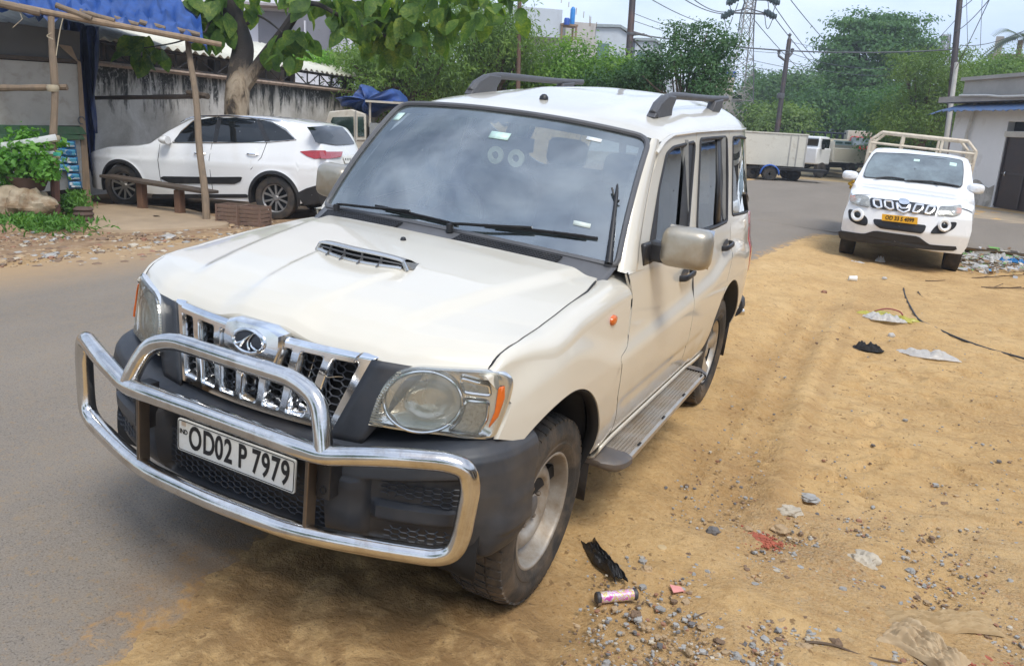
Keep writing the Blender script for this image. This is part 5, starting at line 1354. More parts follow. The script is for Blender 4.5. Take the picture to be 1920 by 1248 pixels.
    text_mesh('OD 33 S 4099', np.linalg.norm(ey) * .85, M_ink, 'lettering', p, frame4(c + np.array([0, -.004, 0]), ex, ey), bold=.0015, sx=.80, depth=.001)
    # windshield, traced on the sloping front of the cab
    def gw(x, z): return float(np.interp(z, [1.05, 1.15, 1.45, 1.66, 1.74], [.02, .235, .60, .90, 1.25])) + .03 * (abs(x) / .8) ** 2.2
    def wp_(px, d): q = T.fy(*px, gw); return np.array([q[0], gw(q[0], q[2]) - d, q[2]])
    def wpatch(L, nm, mt, d, k=.04, par=o):
        q = fillet([T.fy(*p, gw)[[0, 2]] for p in L], k, 5, True); q = resamp(np.vstack([q, q[:1]]), 80)[:-1]; c = q.mean(0)
        return MB().grid([[((v := c + (p - c) * s)[0], gw(v[0], v[1]) - d, v[1]) for p in q] for s in (1, .85, .65, .45, .25, .02)], closeu=True).build(nm, mt, par, face=(0, -1, .5))
    WL = [(1619, 331), (1627, 308), (1641, 287), (1700, 289), (1775, 296), (1804, 301), (1806, 320), (1803, 350), (1760, 345), (1690, 337)]
    wb = wpatch([(a + (a - 1712) * .012, b_ + (b_ - 318) * .05) for a, b_ in WL], 'windshield', M_ink, .028); wpatch(WL, 'windshield_glass', mat('sky_tinted_glass', (.12, .15, .155), .05, 0, .5, 3.0, coat=1, spec=1.0), .034, par=wb)
    wpatch([(1714, 298), (1725, 299), (1724, 303), (1713, 302)], 'permit_sticker', mat('pale_sticker', (.55, .74, .66)), .040, .005, wb); wpatch([(1781, 304), (1794, 306), (1793, 312), (1780, 310)], 'permit_sticker', mat('pale_sticker', (.55, .74, .66)), .040, .005, wb)
    for a, b_ in (((1640, 334), (1696, 336)), ((1700, 338), (1798, 349)), ((1738, 340), (1760, 346))):
        m = MB(); m.tube([wp_((a[0] + (b_[0] - a[0]) * t, a[1] + (b_[1] - a[1]) * t - 3 * math.sin(PI * t)), .055) for t in np.linspace(0, 1, 8)], .012, 6); m.build('wiper', M_ink, o)
    m = MB(); rows = []
    for s in (1, -1):
        q = MB(); q.grid([[(float(f(y, z)) + .004, y, z) for y in np.linspace(a, b_, 8)] for z, a, b_ in ((1.08, .45, 1.6), (1.3, .66, 1.6), (1.5, .86, 1.6), (1.62, 1.02, 1.6))]); side(q, s).build('door_window', M_vglass, o)
    # mirrors
    for px, s in (((1594, 329), -1), ((1830, 354), 1)):
        q = T.aty(*px, .42); m = MB(); A = np.linspace(0, 2 * PI, 16, endpoint=False)
        m.grid([[q + [k * .125 * math.copysign(abs(math.cos(a)) ** .6, math.cos(a)), d, k * .078 * math.copysign(abs(math.sin(a)) ** .7, math.sin(a))] for a in A] for k, d in ((.05, -.09), (.6, -.08), (.92, -.04), (1, .02), (1, .05), (.05, .05))], closeu=True)
        mo = m.build('side_mirror', M_vwhite, o, face='auto'); m = MB(); m.tube([q + [-s * .10, 0, -.02], (s * .80, .52, 1.06)], .028, 8); m.build('mirror_arm', M_ink, mo)
    for s in (1, -1):
        simple_wheel(o, s * .76, 0, .355, .11, s, 0); simple_wheel(o, s * .76, 3.1, .355, .11, s, 0)
    m = MB(); m.box((0, 1.4, .55), (1.35, 4.2, .16)); m.box((0, -.15, .62), (1.3, 1.1, .4)); m.box((0, 3.1, .36), (1.4, .1, .1)); m.box((0, 0, .36), (1.4, .1, .1)); m.build('chassis', M_dark, o)
    # load bed and cage
    m = MB(); m.box((0, 3.2, .78), (1.80, 2.35, .12)); m.box((-.90, 3.2, 1.02), (.05, 2.35, .42)); m.box((.90, 3.2, 1.02), (.05, 2.35, .42)); m.box((0, 4.36, 1.02), (1.8, .05, .42)); m.box((0, 2.04, 1.05), (1.8, .05, .46)); m.build('load_bed', M_vwhite, o, bevel=.01)
    cg = MB(); zt, w, y0, y1 = 1.98, .85, 2.05, 4.35; ch = .16
    bar = lambda a, b_, r=.026: cg.tube([a, b_], r, 6)
    for y in (y0, y1):
        bar((-w + ch, y, zt), (w - ch, y, zt), .032); 
        for s in (-1, 1): bar((s * (w - ch), y, zt), (s * w, y, zt - ch), .030); bar((s * w, y, zt - ch), (s * w, y, .95), .030)
        for z in (zt - .20, zt - .38, zt - .56): bar((-w, y, z), (w, y, z))
        for x in (-.34, .30): bar((x, y, zt), (x, y, 1.0))
    for s in (-1, 1):
        bar((s * (w - ch), y0, zt), (s * (w - ch), y1, zt)); bar((s * w, y0, zt - ch), (s * w, y1, zt - ch))
        for z in (zt - .38, zt - .6, 1.2): bar((s * w, y0, z), (s * w, y1, z))
        for k in range(1, 8): y = y0 + (y1 - y0) * k / 8; bar((s * w, y, zt - ch), (s * w, y, 1.0), .02)
    cg.build('cargo_cage', mat('cream_cage_paint', (.62, .54, .42), .5, 0, .12, 8, dirt=(.38, .28, .18), dscale=9), o)
    # garland of yellow flowers on the right mirror
    for px in ((1814, 372), (1596, 345)):
        q = T.aty(*px, .40); m = MB()
        for k in range(26):
            a = k / 26; c = q + [.03 * math.sin(a * 9), .02 * math.cos(a * 11), -.17 + .34 * a if px[0] > 1700 else -.06 + .12 * a]
            m.lathe([(.0, -.022), (.022, -.01), (.026, .004), (.012, .02), (.0, .022)], 'z', c, 7)
        tag(m.build('flower_garland', mat('marigold', (.45, .26, .02), .8, 0, .3, 30)), 'yellow flower garland hanging from the left-hand mirror of the caged pickup' if px[0] < 1700 else 'long yellow flower garland below the right-hand mirror of the caged pickup', 'garland', 'flower garlands on the pickup')
        bpy.data.objects[-1] if False else None
    for ob in [q for q in bpy.data.objects if q.name.startswith('flower_garland')]:
        ob.matrix_world = o.matrix_world.copy()
pickup_truck()

# ---------------- far vehicles along the bend
def yaw_to(a, b): return math.atan2(b[1] - a[1], b[0] - a[0])
def quadbox(m, P, d, mi=0): m.prism(P, d, mi)
def far_box_truck():
    # a white insulated box on a small lorry; we see its long side and its rear end
    A = gp(1418, 336); B = gp(1470, 337); 
    o = thing('box_truck', 'small truck with a tall plain white container body parked across the bend', 'truck', (float(A[0]) - .1, 32.6, .0), R(17))
    # local: x along the long side (right = rear/cab end), y away
    T = Trace(o)
    m = MB(); c0 = T.aty(1415, 249, 0); c1 = T.aty(1470, 315, 0)
    x0, x1, zt, zb = -1.0, float(T.aty(1511, 285, 0)[0]), float(T.aty(1450, 250, 0)[2]), float(T.aty(1450, 311, 0)[2])
    m.box(((x0 + x1) / 2, .9, (zt + zb) / 2), (x1 - x0, 1.9, zt - zb)); bo = m.build('container', M_loadw, o, bevel=.02)
    m = MB(); m.box(((x0 + x1) / 2, .9, zt + .015), (x1 - x0 + .06, 1.96, .05)); m.build('container_roof', M_loadw, bo)
    m = MB()
    for y in (-.055,):
        for x in (x0, x1 - .02): m.box((x, y, (zt + zb) / 2), (.05, .02, zt - zb))
    [m.box((float(T.aty(p, 285, 0)[0]), -.062, (zt + zb) / 2), (.035, .03, zt - zb - .06)) for p in (1480, 1494)]; m.box((x1 + .03, .55, (zt + zb) / 2), (.03, .03, zt - zb - .1)); m.box((x1 + .03, 1.25, (zt + zb) / 2), (.03, .03, zt - zb - .1)); m.build('door_bars', mat('grey_edge', (.42, .40, .36), .5), bo)
    m = MB(); m.box(((x0 + x1) / 2, .9, zb - .10), (x1 - x0 + .1, 1.5, .12)); m.box((x1 + .05, .9, zb - .05), (.08, 1.8, .08)); m.build('chassis', M_dark, o)
    for x in (x0 + .9, x1 - .35):
        for y in (.15, 1.7):
            w_ = MB(); w_.lathe(crom([(.12, -.09), (.24, -.10), (.30, -.07), (.30, .07), (.24, .10), (.12, .09), (.0, .06)], 2), 'y', (x, y, .30), 24); w_.build('wheel', M_dustytyre, o)
    # cab end further right, mostly hidden
    return o
far_box_truck()
def pickup_far(name, label, px0, px1, pyb, dep, col, yaw, rear=True, seat_h=None):
    pass
def flat_truck():
    B = dp(1532, 300, 38.5)
    o = thing('flatbed_pickup', 'white flatbed pickup with ribbed drop sides partly behind the container truck', 'pickup', (float(B[0]), float(B[1]), .01), R(-118))
    # local: x = travel direction toward the viewer side, y across
    m = MB(); m.box((.75, 0, .98), (1.1, 1.62, .75)); m.box((.62, 0, 1.55), (.95, 1.5, .62), taper=np.array([.80, .9])); m.build('cab', M_vwhite, o, bevel=.06)
    m = MB(); m.box((1.06, 0, 1.55), (.10, 1.30, .42), rot=np.array([[.95, 0, .3], [0, 1, 0], [-.3, 0, .95]])); m.box((.62, .755, 1.55), (.6, .02, .40)); m.box((.62, -.755, 1.55), (.6, .02, .40)); m.build('windows', M_vglass, o)
    for s in (-1, 1):
        m = MB(); m.box((1.05, s * .93, 1.40), (.10, .12, .22)); m.build('side_mirror', M_ink, o, bevel=.02)
    m = MB(); m.box((-1.25, 0, .80), (2.6, 1.75, .10))
    for s in (-1, 1):
        m.box((-1.25, s * .86, 1.10), (2.6, .05, .55))
        for k in range(6): m.box((-1.25, s * .895, .90 + .09 * k), (2.6, .03, .02))
    m.box((-2.53, 0, 1.10), (.05, 1.7, .55)); m.box((.08, 0, 1.25), (.05, 1.7, .85)); m.build('drop_side_bed', M_loadw, o)
    m = MB(); m.box((-.8, 0, .58), (3.4, .9, .2)); m.build('chassis', M_dark, o)
    for x in (.78, -1.75):
        for y in (-.72, .72):
            w_ = MB(); w_.lathe(crom([(.12, -.10), (.27, -.11), (.36, -.08), (.36, .08), (.27, .11), (.12, .10), (.0, .06)], 2), 'y', (x, y, .36), 24); w_.build('wheel', M_dustytyre, o)
flat_truck()
def rear_pickup():
    B = dp(1574, 300, 41.5)
    o = thing('cream_pickup', 'cream pickup seen from behind with a high slatted tailgate and yellow plate', 'pickup', (float(B[0]), float(B[1]), .02), R(16))
    T = Trace(o); zt = float(T.aty(1575, 271, 0)[2]); xl, xr = float(T.aty(1543, 300, 0)[0]), float(T.aty(1604, 300, 0)[0])
    w = xr - xl; cx = (xl + xr) / 2
    m = MB(); m.box((cx, 0, (zt + .92) / 2), (w, .06, zt - .92))
    for k in range(4): m.box((cx, -.05, .98 + k * (zt - 1.0) / 3.2), (w, .04, .045))
    for k in range(6): m.box((xl + w * (k + .5) / 6, -.045, (zt + .95) / 2), (.04, .04, zt - .95))
    for s in (xl, xr): m.box((s, 1.2, (zt + .9) / 2), (.05, 2.4, zt - .9))
    for k in range(5): m.box((xl + .05, .25 + .5 * k, zt + .06), (.05, .05, .14))
    m.box((cx, 1.2, .88), (w, 2.4, .08)); m.box((cx, 2.4, 1.3), (w, .05, 1.0)); m.build('load_body', M_load, o)
    m = MB(); m.box((cx + .05, -.075, 1.62), (.95, .02, .22)); m.build('tailgate_panel', mat('pale_blue_panel', (.42, .52, .52), .5), o)
    m = MB(); m.box((cx + .05 - .2, -.09, 1.62), (.34, .012, .10)); m.box((cx + .28, -.09, 1.62), (.30, .012, .10)); m.build('tailgate_lettering', mat('dark_green_ink', (.05, .12, .10), .5), o)
    m = MB(); m.box((cx, -.08, 1.07), (w * .62, .02, .10)); m.build('rust_stripe', mat('faded_red_paint', (.62, .36, .24), .6), o)
    m = MB(); m.box((cx - .0, -.10, .84), (.62, .02, .17)); m.build('number_plate', M_yplate, o)
    m = MB(); m.box((cx, -.03, .68), (w + .1, .12, .10)); m.build('rear_bumper', M_loadw, o)
    for s in (-1, 1):
        m = MB(); m.box((cx + s * w * .36, -.09, .90), (.22, .03, .09)); m.build('tail_light', M_red, o)
    m = MB(); m.box((cx, 1.6, .55), (1.2, 3.2, .2)); m.box((cx, 3.1, 1.2), (1.6, 1.2, 1.2)); m.build('chassis', M_dark, o)
    for x in (-.68, -.30, .62):
        w_ = MB(); w_.lathe(crom([(.12, -.10), (.27, -.11), (.35, -.08), (.35, .08), (.27, .11), (.12, .10), (.0, .06)], 2), 'x', (cx + x, .65 if x != -.30 else 3.2, .34), 24); w_.build('wheel', M_dustytyre, o)
rear_pickup()
def red_truck():
    B = dp(1613, 300, 44.5)
    o = thing('red_truck', 'red mini truck with a cream load body half hidden behind the caged pickup', 'truck', (float(B[0]), float(B[1]), .03), R(8))
    Mr = mat('red_truck_paint', (.42, .028, .02), .35, 0, .1, 4, coat=.5)
    m = MB(); m.box((0, .5, 1.02), (1.5, 1.2, .95)); m.box((0, .62, 1.72), (1.42, 1.0, .55), taper=np.array([.88, .74])); m.build('cab', Mr, o, bevel=.05)
    m = MB(); m.box((0, .10, 1.72), (1.22, .05, .42), rot=np.array([[1, 0, 0], [0, .95, .3], [0, -.3, .95]])); m.build('windshield', mat('sky_tinted_glass', (.12, .15, .155)), o)
    m = MB(); m.box((0, -.12, .95), (1.35, .03, .26)); m.build('front_panel', mat('orange_decal', (.65, .16, .03), .5), o)
    for s in (-1, 1): m = MB(); m.box((s * .52, -.13, .82), (.26, .04, .18)); m.build('headlight', M_lens, o); m = MB(); m.box((s * .84, .1, 1.55), (.12, .08, .26)); m.build('side_mirror', M_ink, o)
    m = MB(); m.box((0, -.12, .55), (1.5, .08, .18)); m.box((0, 1.9, .6), (1.2, 3.2, .2)); m.build('chassis', M_dark, o)
    m = MB(); m.box((.1, 2.6, 1.55), (1.75, 2.8, 1.5)); m.build('load_body', M_load, o, bevel=.03)
    for s in (-1, 1):
        w_ = MB(); w_.lathe(crom([(.12, -.09), (.25, -.10), (.32, -.07), (.32, .07), (.25, .10), (.0, .06)], 2), 'x', (s * .66, .5, .32), 20); w_.build('wheel', M_dustytyre, o)
red_truck()
def cage_truck():
    # dark open cage body of a truck standing behind the flatbed
    P = dp(1556, 272, 48); o = thing('dark_cage_truck', 'dark blue truck body with an open slatted cage behind the flatbed pickup', 'truck', (float(P[0]), float(P[1]), .0), R(-5))
    Mb = mat('navy_steel', (.020, .028, .05), .6)
    m = MB(); z0, z1 = 1.2, 2.15
    for s in (-1, 1):
        for k in range(12): m.tube([(-1.8 + 3.6 * k / 11, s * .85, z0), (-1.8 + 3.6 * k / 11, s * .85, z1)], .035, 5)
        for z in (z0, .5 * (z0 + z1), z1): m.tube([(-1.8, s * .85, z), (1.8, s * .85, z)], .04, 5)
    for x in (-1.8, 1.8):
        for k in range(6): m.tube([(x, -.85 + 1.7 * k / 5, z0), (x, -.85 + 1.7 * k / 5, z1)], .03, 5)
    for k in range(5): m.tube([(-1.8 + .9 * k, y, z1 + .22 * (1 - (y / .85) ** 2)) for y in np.linspace(-.85, .85, 8)], .03, 5)
    m.build('cage', Mb, o)
    m = MB(); m.box((0, 0, 1.1), (3.7, 1.75, .25)); m.box((0, 0, .75), (3.4, 1.2, .3)); m.build('bed', Mb, o)
    for x in (-1.3, 1.3):
        for y in (-.8, .8):
            w_ = MB(); w_.lathe([(.1, -.1), (.36, -.1), (.38, 0), (.36, .1), (.1, .1)], 'y', (x, y, .38), 20); w_.build('wheel', M_dustytyre, o)
cage_truck()
def handcart():
    B = gp(1441, 338.5); o = thing('cart_trailer', 'small low trailer with a blue mudguard in front of the container truck', 'trailer', (float(B[0]), float(B[1]), 0), R(12))
    m = MB(); m.box((.9, .55, .50), (2.6, 1.0, .09)); m.tube([(-.4, .55, .48), (-1.2, .55, .42)], .04, 6); m.build('frame', M_dark, o)
    for y in (.0, 1.1):
        w_ = MB(); w_.lathe(crom([(.05, -.08), (.10, -.09), (.22, -.09), (.28, -.06), (.28, .06), (.22, .09), (.10, .09), (.0, .05)], 2), 'y', (0, y, .28), 24); w_.build('wheel', M_dustytyre, o)
        m = MB(); A = np.linspace(R(-5), R(185), 14); rows = [[(r_ * math.cos(a), y + d, .28 + r_ * math.sin(a)) for a in A] for r_, d in ((.33, -.14), (.37, -.11), (.37, .11), (.33, .14))]; m.grid(rows); m.build('mudguard', M_bluep, o, solid=.015)
handcart()

# ---------------- cream pickup behind the crossover with a blue tarp on top
def jeep():
    D = 21.5; P = dp(650, 300, D); o = thing('cream_jeep', 'cream pickup jeep half hidden behind the white crossover by the wall', 'pickup', (float(P[0]), float(P[1]), -.12), R(-62))
    T = Trace(o); Mc = mat('cream_jeep_paint', (.56, .52, .44), .45, 0, .06, 3, dirt=(.35, .28, .2), dscale=5)
    # local: front = -Y; flank at x = +.8
    X = .82
    q = lambda px, py, x=X: T.atx(px, py, x)[1:]
    out = [q(606, 300), q(607, 240), q(617, 209), q(660, 205), q(686, 214), q(687, 300)]
    m = MB(); m.prism([(-X, a, b) for a, b in out], (2 * X - .0, 0, 0)); m.build('cab', Mc, o, face='auto', bevel=.03, smooth=30)
    for L in ([(620, 228), (624, 220), (663, 219), (664, 257), (640, 256)], [(671, 219), (682, 219), (683.5, 256), (671, 256)]):
        m = MB(); m.prism([(X + .006, *q(*p)) for p in L], (.01, 0, 0)); m.build('side_window', mat('jeep_glass', (.03, .055, .045), .06, 0, .8, 2.2, coat=1, spec=.9), o, face='auto', smooth=0)
    m = MB(); m.tube([(X + .02, *q(667.5, 208)), (X + .02, *q(667.5, 290))], .02, 5); m.tube([(X + .02, *q(620, 262)), (X + .02, *q(686, 262))], .012, 5); m.build('door_seams', mat('grey_edge', (.42, .40, .36), .5), o)
    y0 = float(out[-2][0]); m = MB(); m.box((0, y0 + 1.35, 1.15), (1.7, 2.5, .9)); m.build('load_body', mat('grey_canvas', (.26, .27, .27), .8, 0, .1, 4), o)
    m = MB(); m.box((0, y0 + 1.3, 2.12), (1.9, 2.6, .05)); m.tube([(.8, y0 + .1, 1.5), (.8, y0 + .1, 2.12)], .03, 6); m.tube([(.8, y0 + 2.5, 1.5), (.8, y0 + 2.5, 2.12)], .03, 6); m.build('load_frame', Mc, o)
    m = MB(); m.box((0, y0 - .6, .62), (1.6, 3.4, .5)); m.box((0, y0 - 1.9, .95), (1.5, 1.5, .4)); m.build('lower_body', Mc, o, bevel=.04)
    for s in (1, -1):
        for y in (y0 - 1.9, y0 + 1.2): simple_wheel(o, s * .74, y, .35, .1, s, 0)
    # tarp
    def tarp():
        P0 = dp(690, 190, D - .6); n = CF.copy(); n[2] = 0; n /= np.linalg.norm(n)
        px = [(629, 184), (648, 181), (660, 180), (668, 168), (681, 158), (700, 172), (716, 178), (726, 172), (736, 166), (747, 178), (755, 190), (740, 200), (712, 205), (692, 220), (672, 212), (658, 198), (640, 200)]
        L = resamp(np.vstack([[on_plane(*p, P0, n) for p in px], [on_plane(*px[0], P0, n)]]), 91)[:-1]; c = L.mean(0); rows = []
        for k, e in ((1, 0), (.96, -.10), (.8, -.30), (.6, -.42), (.4, -.50), (.2, -.54), (.02, -.55)):
            rows.append([(lambda v, i: v + n * (e + .16 * k * math.sin(i * .42 + 3 * k) + .10 * math.sin(i * 1.1 + k * 5) * k))(c + (p - c) * k, i) for i, p in enumerate(L)])
        back = [[p + n * 1.2 for p in rows[0]]]
        m = MB(); m.grid(back + rows, closeu=True); return m
    tag(tarp().build('blue_tarp', mat('blue_tarpaulin', (.018, .055, .20), .5, 0, .3, 5), face='auto', smooth=70), 'crumpled dark blue tarpaulin heaped on top of the cream jeep', 'tarpaulin')
jeep()
# ================================================================== left side: stall, wall, shed, teak tree
def wood(name, col, d=(.12, .09, .06)): return mat(name, col, .8, 0, .22, 14, .35, 60, dirt=d, dscale=5, dlim=(.5, .8), stretch=(1, 1, .25))
M_pole = wood('weathered_pole', (.20, .145, .095)); M_plank = wood('bare_plank', (.27, .19, .12)); M_darkwood = wood('dark_timber', (.07, .05, .035))
M_tarp = mat('blue_tarpaulin', (.018, .055, .20), .5, 0, .3, 5)
M_tarpb = mat('bright_blue_tarpaulin', (.012, .060, .235), .5, 0, .3, 5, .4, 9)
def pole(m, a, b_, r0, r1=None, bend=.02, n=9, seg=9):
    a, b_ = np.asarray(a, float), np.asarray(b_, float); r1 = r1 or r0 * .85; L = np.linalg.norm(b_ - a)
    ph = random.random() * 6; T_ = np.linspace(0, 1, n)
    pts = [a + (b_ - a) * t + bend * L * np.array([math.sin(3 * t * PI + ph) * .25, math.cos(2.2 * t * PI + ph) * .25, 0]) * math.sin(PI * t) for t in T_]
    m.tube(pts, [(r0 + (r1 - r0) * t) * (1 + .10 * math.sin(t * 17 + ph)) for t in T_], seg)
# ---- reference frame of the stall front: a vertical plane facing the road
SP = gp(163, 384); e1 = dp(-80, 384, 13.2) - SP; e1[2] = 0; e1 /= np.linalg.norm(e1); e1 = -e1      # e1 points right along the front
SN = np.array([e1[1], -e1[0], 0.]);                                                     # towards the viewer
if SN @ (CAMP - SP) < 0: SN = -SN
def sp_(px, py, off=0.): return on_plane(px, py, SP + SN * off, SN)
def stall():
    o = thing('roadside_stall', 'shuttered roadside stall with grey board front, green ledge and bamboo porch', 'stall', tuple(SP))
    def L(p): return np.asarray(p) - SP
    Mb = mat('grey_board', (.40, .375, .33), .7, 0, .10, 3, dirt=(.25, .21, .16), dscale=4, dlim=(.5, .8)); Mg = mat('green_ledge', (.045, .115, .05), .6, 0, .2, 6, dirt=(.11, .12, .08), dscale=5)
    def board(px, nm, mt, off, th, par=o, bev=.004):
        m = MB(); m.prism([L(sp_(*p, off)) for p in px], -SN * th); return m.build(nm, mt, par, face='auto', smooth=0, bevel=bev)
    board([(-90, 106), (148, 121), (156, 236), (-90, 234)], 'front_board', Mb, .02, .03)
    board([(-90, 96), (150, 112), (152, 120), (-90, 104)], 'top_batten', M_darkwood, .05, .05)
    board([(-90, 232), (154, 238), (163, 252), (-90, 262)], 'green_ledge', Mg, .10, .12)
    board([(-90, 252), (155, 254), (160, 262), (-90, 266)], 'ledge_lip', Mg, .14, .05)
    board([(-90, 264), (150, 258), (160, 352), (60, 362), (-90, 362)], 'lower_panel', mat('grey_metal_panel', (.30, .31, .31), .45, .3, .12, 4, dirt=(.24, .20, .15), dscale=6), .05, .04)
    board([(-90, 275), (60, 272), (60, 276), (-90, 279)], 'panel_edge', mat('grey_edge', (.42, .40, .36)), .065, .02)
    board([(145, 112), (152, 118), (172, 384), (157, 386)], 'corner_post', M_plank, .06, .10)
    board([(128, 352), (140, 352), (146, 392), (134, 392)], 'corner_post', M_darkwood, -.2, .10)
    # interior depth
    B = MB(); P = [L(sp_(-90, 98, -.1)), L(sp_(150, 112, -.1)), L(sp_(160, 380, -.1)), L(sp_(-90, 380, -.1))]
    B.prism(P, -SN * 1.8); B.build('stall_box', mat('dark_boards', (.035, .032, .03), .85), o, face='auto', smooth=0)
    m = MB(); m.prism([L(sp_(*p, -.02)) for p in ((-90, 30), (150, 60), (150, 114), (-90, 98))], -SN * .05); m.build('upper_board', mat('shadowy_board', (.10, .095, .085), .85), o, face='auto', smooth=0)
    # wedge board and latch
    board([(108, 83), (134, 87), (148, 118), (140, 112)], 'wedge_plank', M_plank, .08, .03)
    m = MB(); q = L(sp_(153, 226, .06)); m.tube([q + e1 * .05 * math.cos(a) + np.array([0, 0, .06 * math.sin(a)]) for a in np.linspace(0, 5, 12)], .012, 6); m.build('latch', M_grey, o)
    # porch posts, rails
    A0 = gp(105, 411); A1 = dp(96, 32, 12.1); 
    m = MB(); pole(m, L(A0 - [0, 0, .05]), L(A1), .060, .048, .03, 12); p1 = m.build('porch_post', M_pole, o)
    Bm = MB(); A2 = A0 + (A1 - A0) * .0; Bm.tube([L(A0 + (A1 - A0) * t) for t in (0, .1, .2, .27)], [.066, .065, .064, .062], 9); Bm.build('rust_stain', mat('red_brown_paint', (.13, .06, .04), .8, 0, .25, 8), p1)
    C0 = gp(387, 417); C1 = dp(352, 66, 13.3)
    m = MB(); m.tube([L(C0 + (C1 - C0) * t + np.array([.10, -.05, 0]) * math.sin(t * PI) * .6 + np.array([.02, 0, 0]) * math.sin(t * 12)) for t in np.linspace(-.02, 1, 14)], [.060 - .014 * t for t in np.linspace(0, 1, 14)], 9); m.build('porch_post', M_pole, o)
    m = MB(); pole(m, L(dp(-60, 166, 12.2)), L(dp(126, 164, 12.3)), .05, .045, .01); m.build('porch_rail', M_pole, o)
    m = MB(); pole(m, L(dp(172, 184, 15.2)), L(dp(375, 181, 13.5)), .035, .042, .012); m.tube([L(dp(352, 174, 13.35)), L(dp(390, 181, 13.2))], .05, 7); m.build('porch_rail', M_darkwood, o)
    # eaves beam and roof sticks
    m = MB(); pole(m, L(dp(5, 8, 11.9)), L(dp(415, 84, 13.2)), .050, .044, .008, 14); m.build('eaves_beam', M_plank, o)
    m = MB(); pole(m, L(dp(-30, 0, 11.7)), L(dp(75, 24, 12.0)), .06, .055, .01); m.build('roof_stick', M_pole, o)
    for (a, b_) in (((105, 10), (172, 36)), ((150, 22), (215, 40)), ((210, 34), (260, 48)), ((262, 42), (310, 54)), ((330, 56), (375, 66))):
        m = MB(); d_ = 11.9 + a[0] / 250; pole(m, L(dp(a[0], a[1], d_ - .1)), L(dp(b_[0], b_[1], d_ + .02)), .045, .04, .01, 5); m.build('roof_stick', M_pole, o)
    # tarp roof
    rows = []
    front = [(-60, 3), (0, 8), (40, 14), (70, 26), (95, 30), (130, 22), (170, 30), (210, 36), (250, 44), (300, 54), (340, 62), (375, 74), (388, 84)]
    fr = resamp(np.array([dp(px, py, 11.85 + px / 290) for px, py in front]), 50)
    bk = resamp(np.array([dp(px, py, 13.0 + px / 290) for px, py in [(-80, -150), (100, -95), (250, -45), (330, 0), (376, 36)]]), 50)
    for k, t in enumerate(np.linspace(0, 1, 14)):
        sag = -.12 * math.sin(PI * t)
        rows.append([fr[i] * (1 - t) + bk[i] * t + np.array([0, 0, sag + .05 * math.sin(i * .9 + t * 7) + .05 * math.sin(i * 2.3 - t * 5) + .06 * mnoise.noise(Vector((i * .5, t * 6, 1)))]) for i in range(50)])
    hang = [p + np.array([0, 0, -.07 - .05 * math.sin(i * 1.3)]) + SN * .03 for i, p in enumerate(fr)]
    m = MB(); m.grid([[L(p) for p in hang]] + [[L(p) for p in r_] for r_ in rows]); m.build('roof_tarp', M_tarpb, o, smooth=70)
    back = [p - SN * 3.2 + np.array([0, 0, -.1]) for p in bk]; m = MB(); m.grid([[L(p) for p in bk], [L(p) for p in back]]); m.build('roof_back', M_tarp, o)
    # hanging dark tarp at the end
    cols = []
    for i, t in enumerate(np.linspace(0, 1, 18)):
        xt = 118 + 70 * t; xb = 165 + 22 * t - (14 * t if t > .8 else 0)
        col = []
        for s in np.linspace(0, 1, 16):
            px = xt + (xb - xt) * s ** 1.4 + 3 * math.sin(s * 9 + i) * .4; py = 36 + 16 * t + (330 - 60 * abs(t - .3) * 2.2 - 36) * s
            if t > .55: py = 50 + (225 - 50) * s if t > .8 else 48 + (250 - 48) * s
            col.append(L(dp(px, py, 14.15 + .12 * math.sin(i * 1.5 + 2 * s) + .3 * t)))
        cols.append(col)
    m = MB(); m.grid(cols); m.build('side_tarp', mat('navy_tarpaulin', (.010, .026, .10), .55, 0, .25, 6), o, solid=.01, smooth=70)
    # string and cloth ribbons
    m = MB(); m.tube(crom([L(dp(118, 35, 12.2)), L(dp(112, 60, 12.2)), L(dp(105, 105, 12.15))], 5), .008, 5); m.tube(crom([L(dp(96, 62, 12.0)), L(dp(88, 68, 12.0)), L(dp(100, 74, 12.0))], 4), .008, 5)
    m.tube([L(dp(36, 20, 11.9)), L(dp(42, 36, 11.9)), L(dp(24, 52, 11.9))], .006, 5); m.build('hanging_string', mat('jute', (.38, .32, .22), .9), o)
    for L_, nm, col, r_ in (([(-60, 281), (40, 268), (105, 257)], 'white_ribbon', (.72, .72, .72), .05), ([(-60, 293), (40, 288), (102, 286)], 'grey_ribbon', (.52, .54, .55), .025), ([(-50, 306), (60, 298), (106, 292)], 'dark_cord', (.05, .05, .05), .012)):
        m = MB(); P = crom([L(dp(px, py, 12.05)) for px, py in L_], 6); m.tube(P, r_, 6, flat=(.25, 1)); m.build(nm, mat(nm + '_cloth', col, .8), o)
    for z_, r_ in ((164, .085), (258, .085), (290, .088)):
        m = MB(); c = L(A0 + (A1 - A0) * ((411 - z_) / (411 - 32))); m.lathe([(r_ - .01, -.05), (r_, -.02), (r_ + .004, .01), (r_ - .01, .05)], 'z', c, 12); m.build('rope_lashing', mat('jute', (.38, .32, .22)), p1)
    m = MB(); m.box(L(dp(107, 289, 12.0)), (.10, .05, .05)); m.build('green_tie', mat('green_rag', (.05, .35, .25), .8), p1)
    # porch floor slab
    return o
stall()
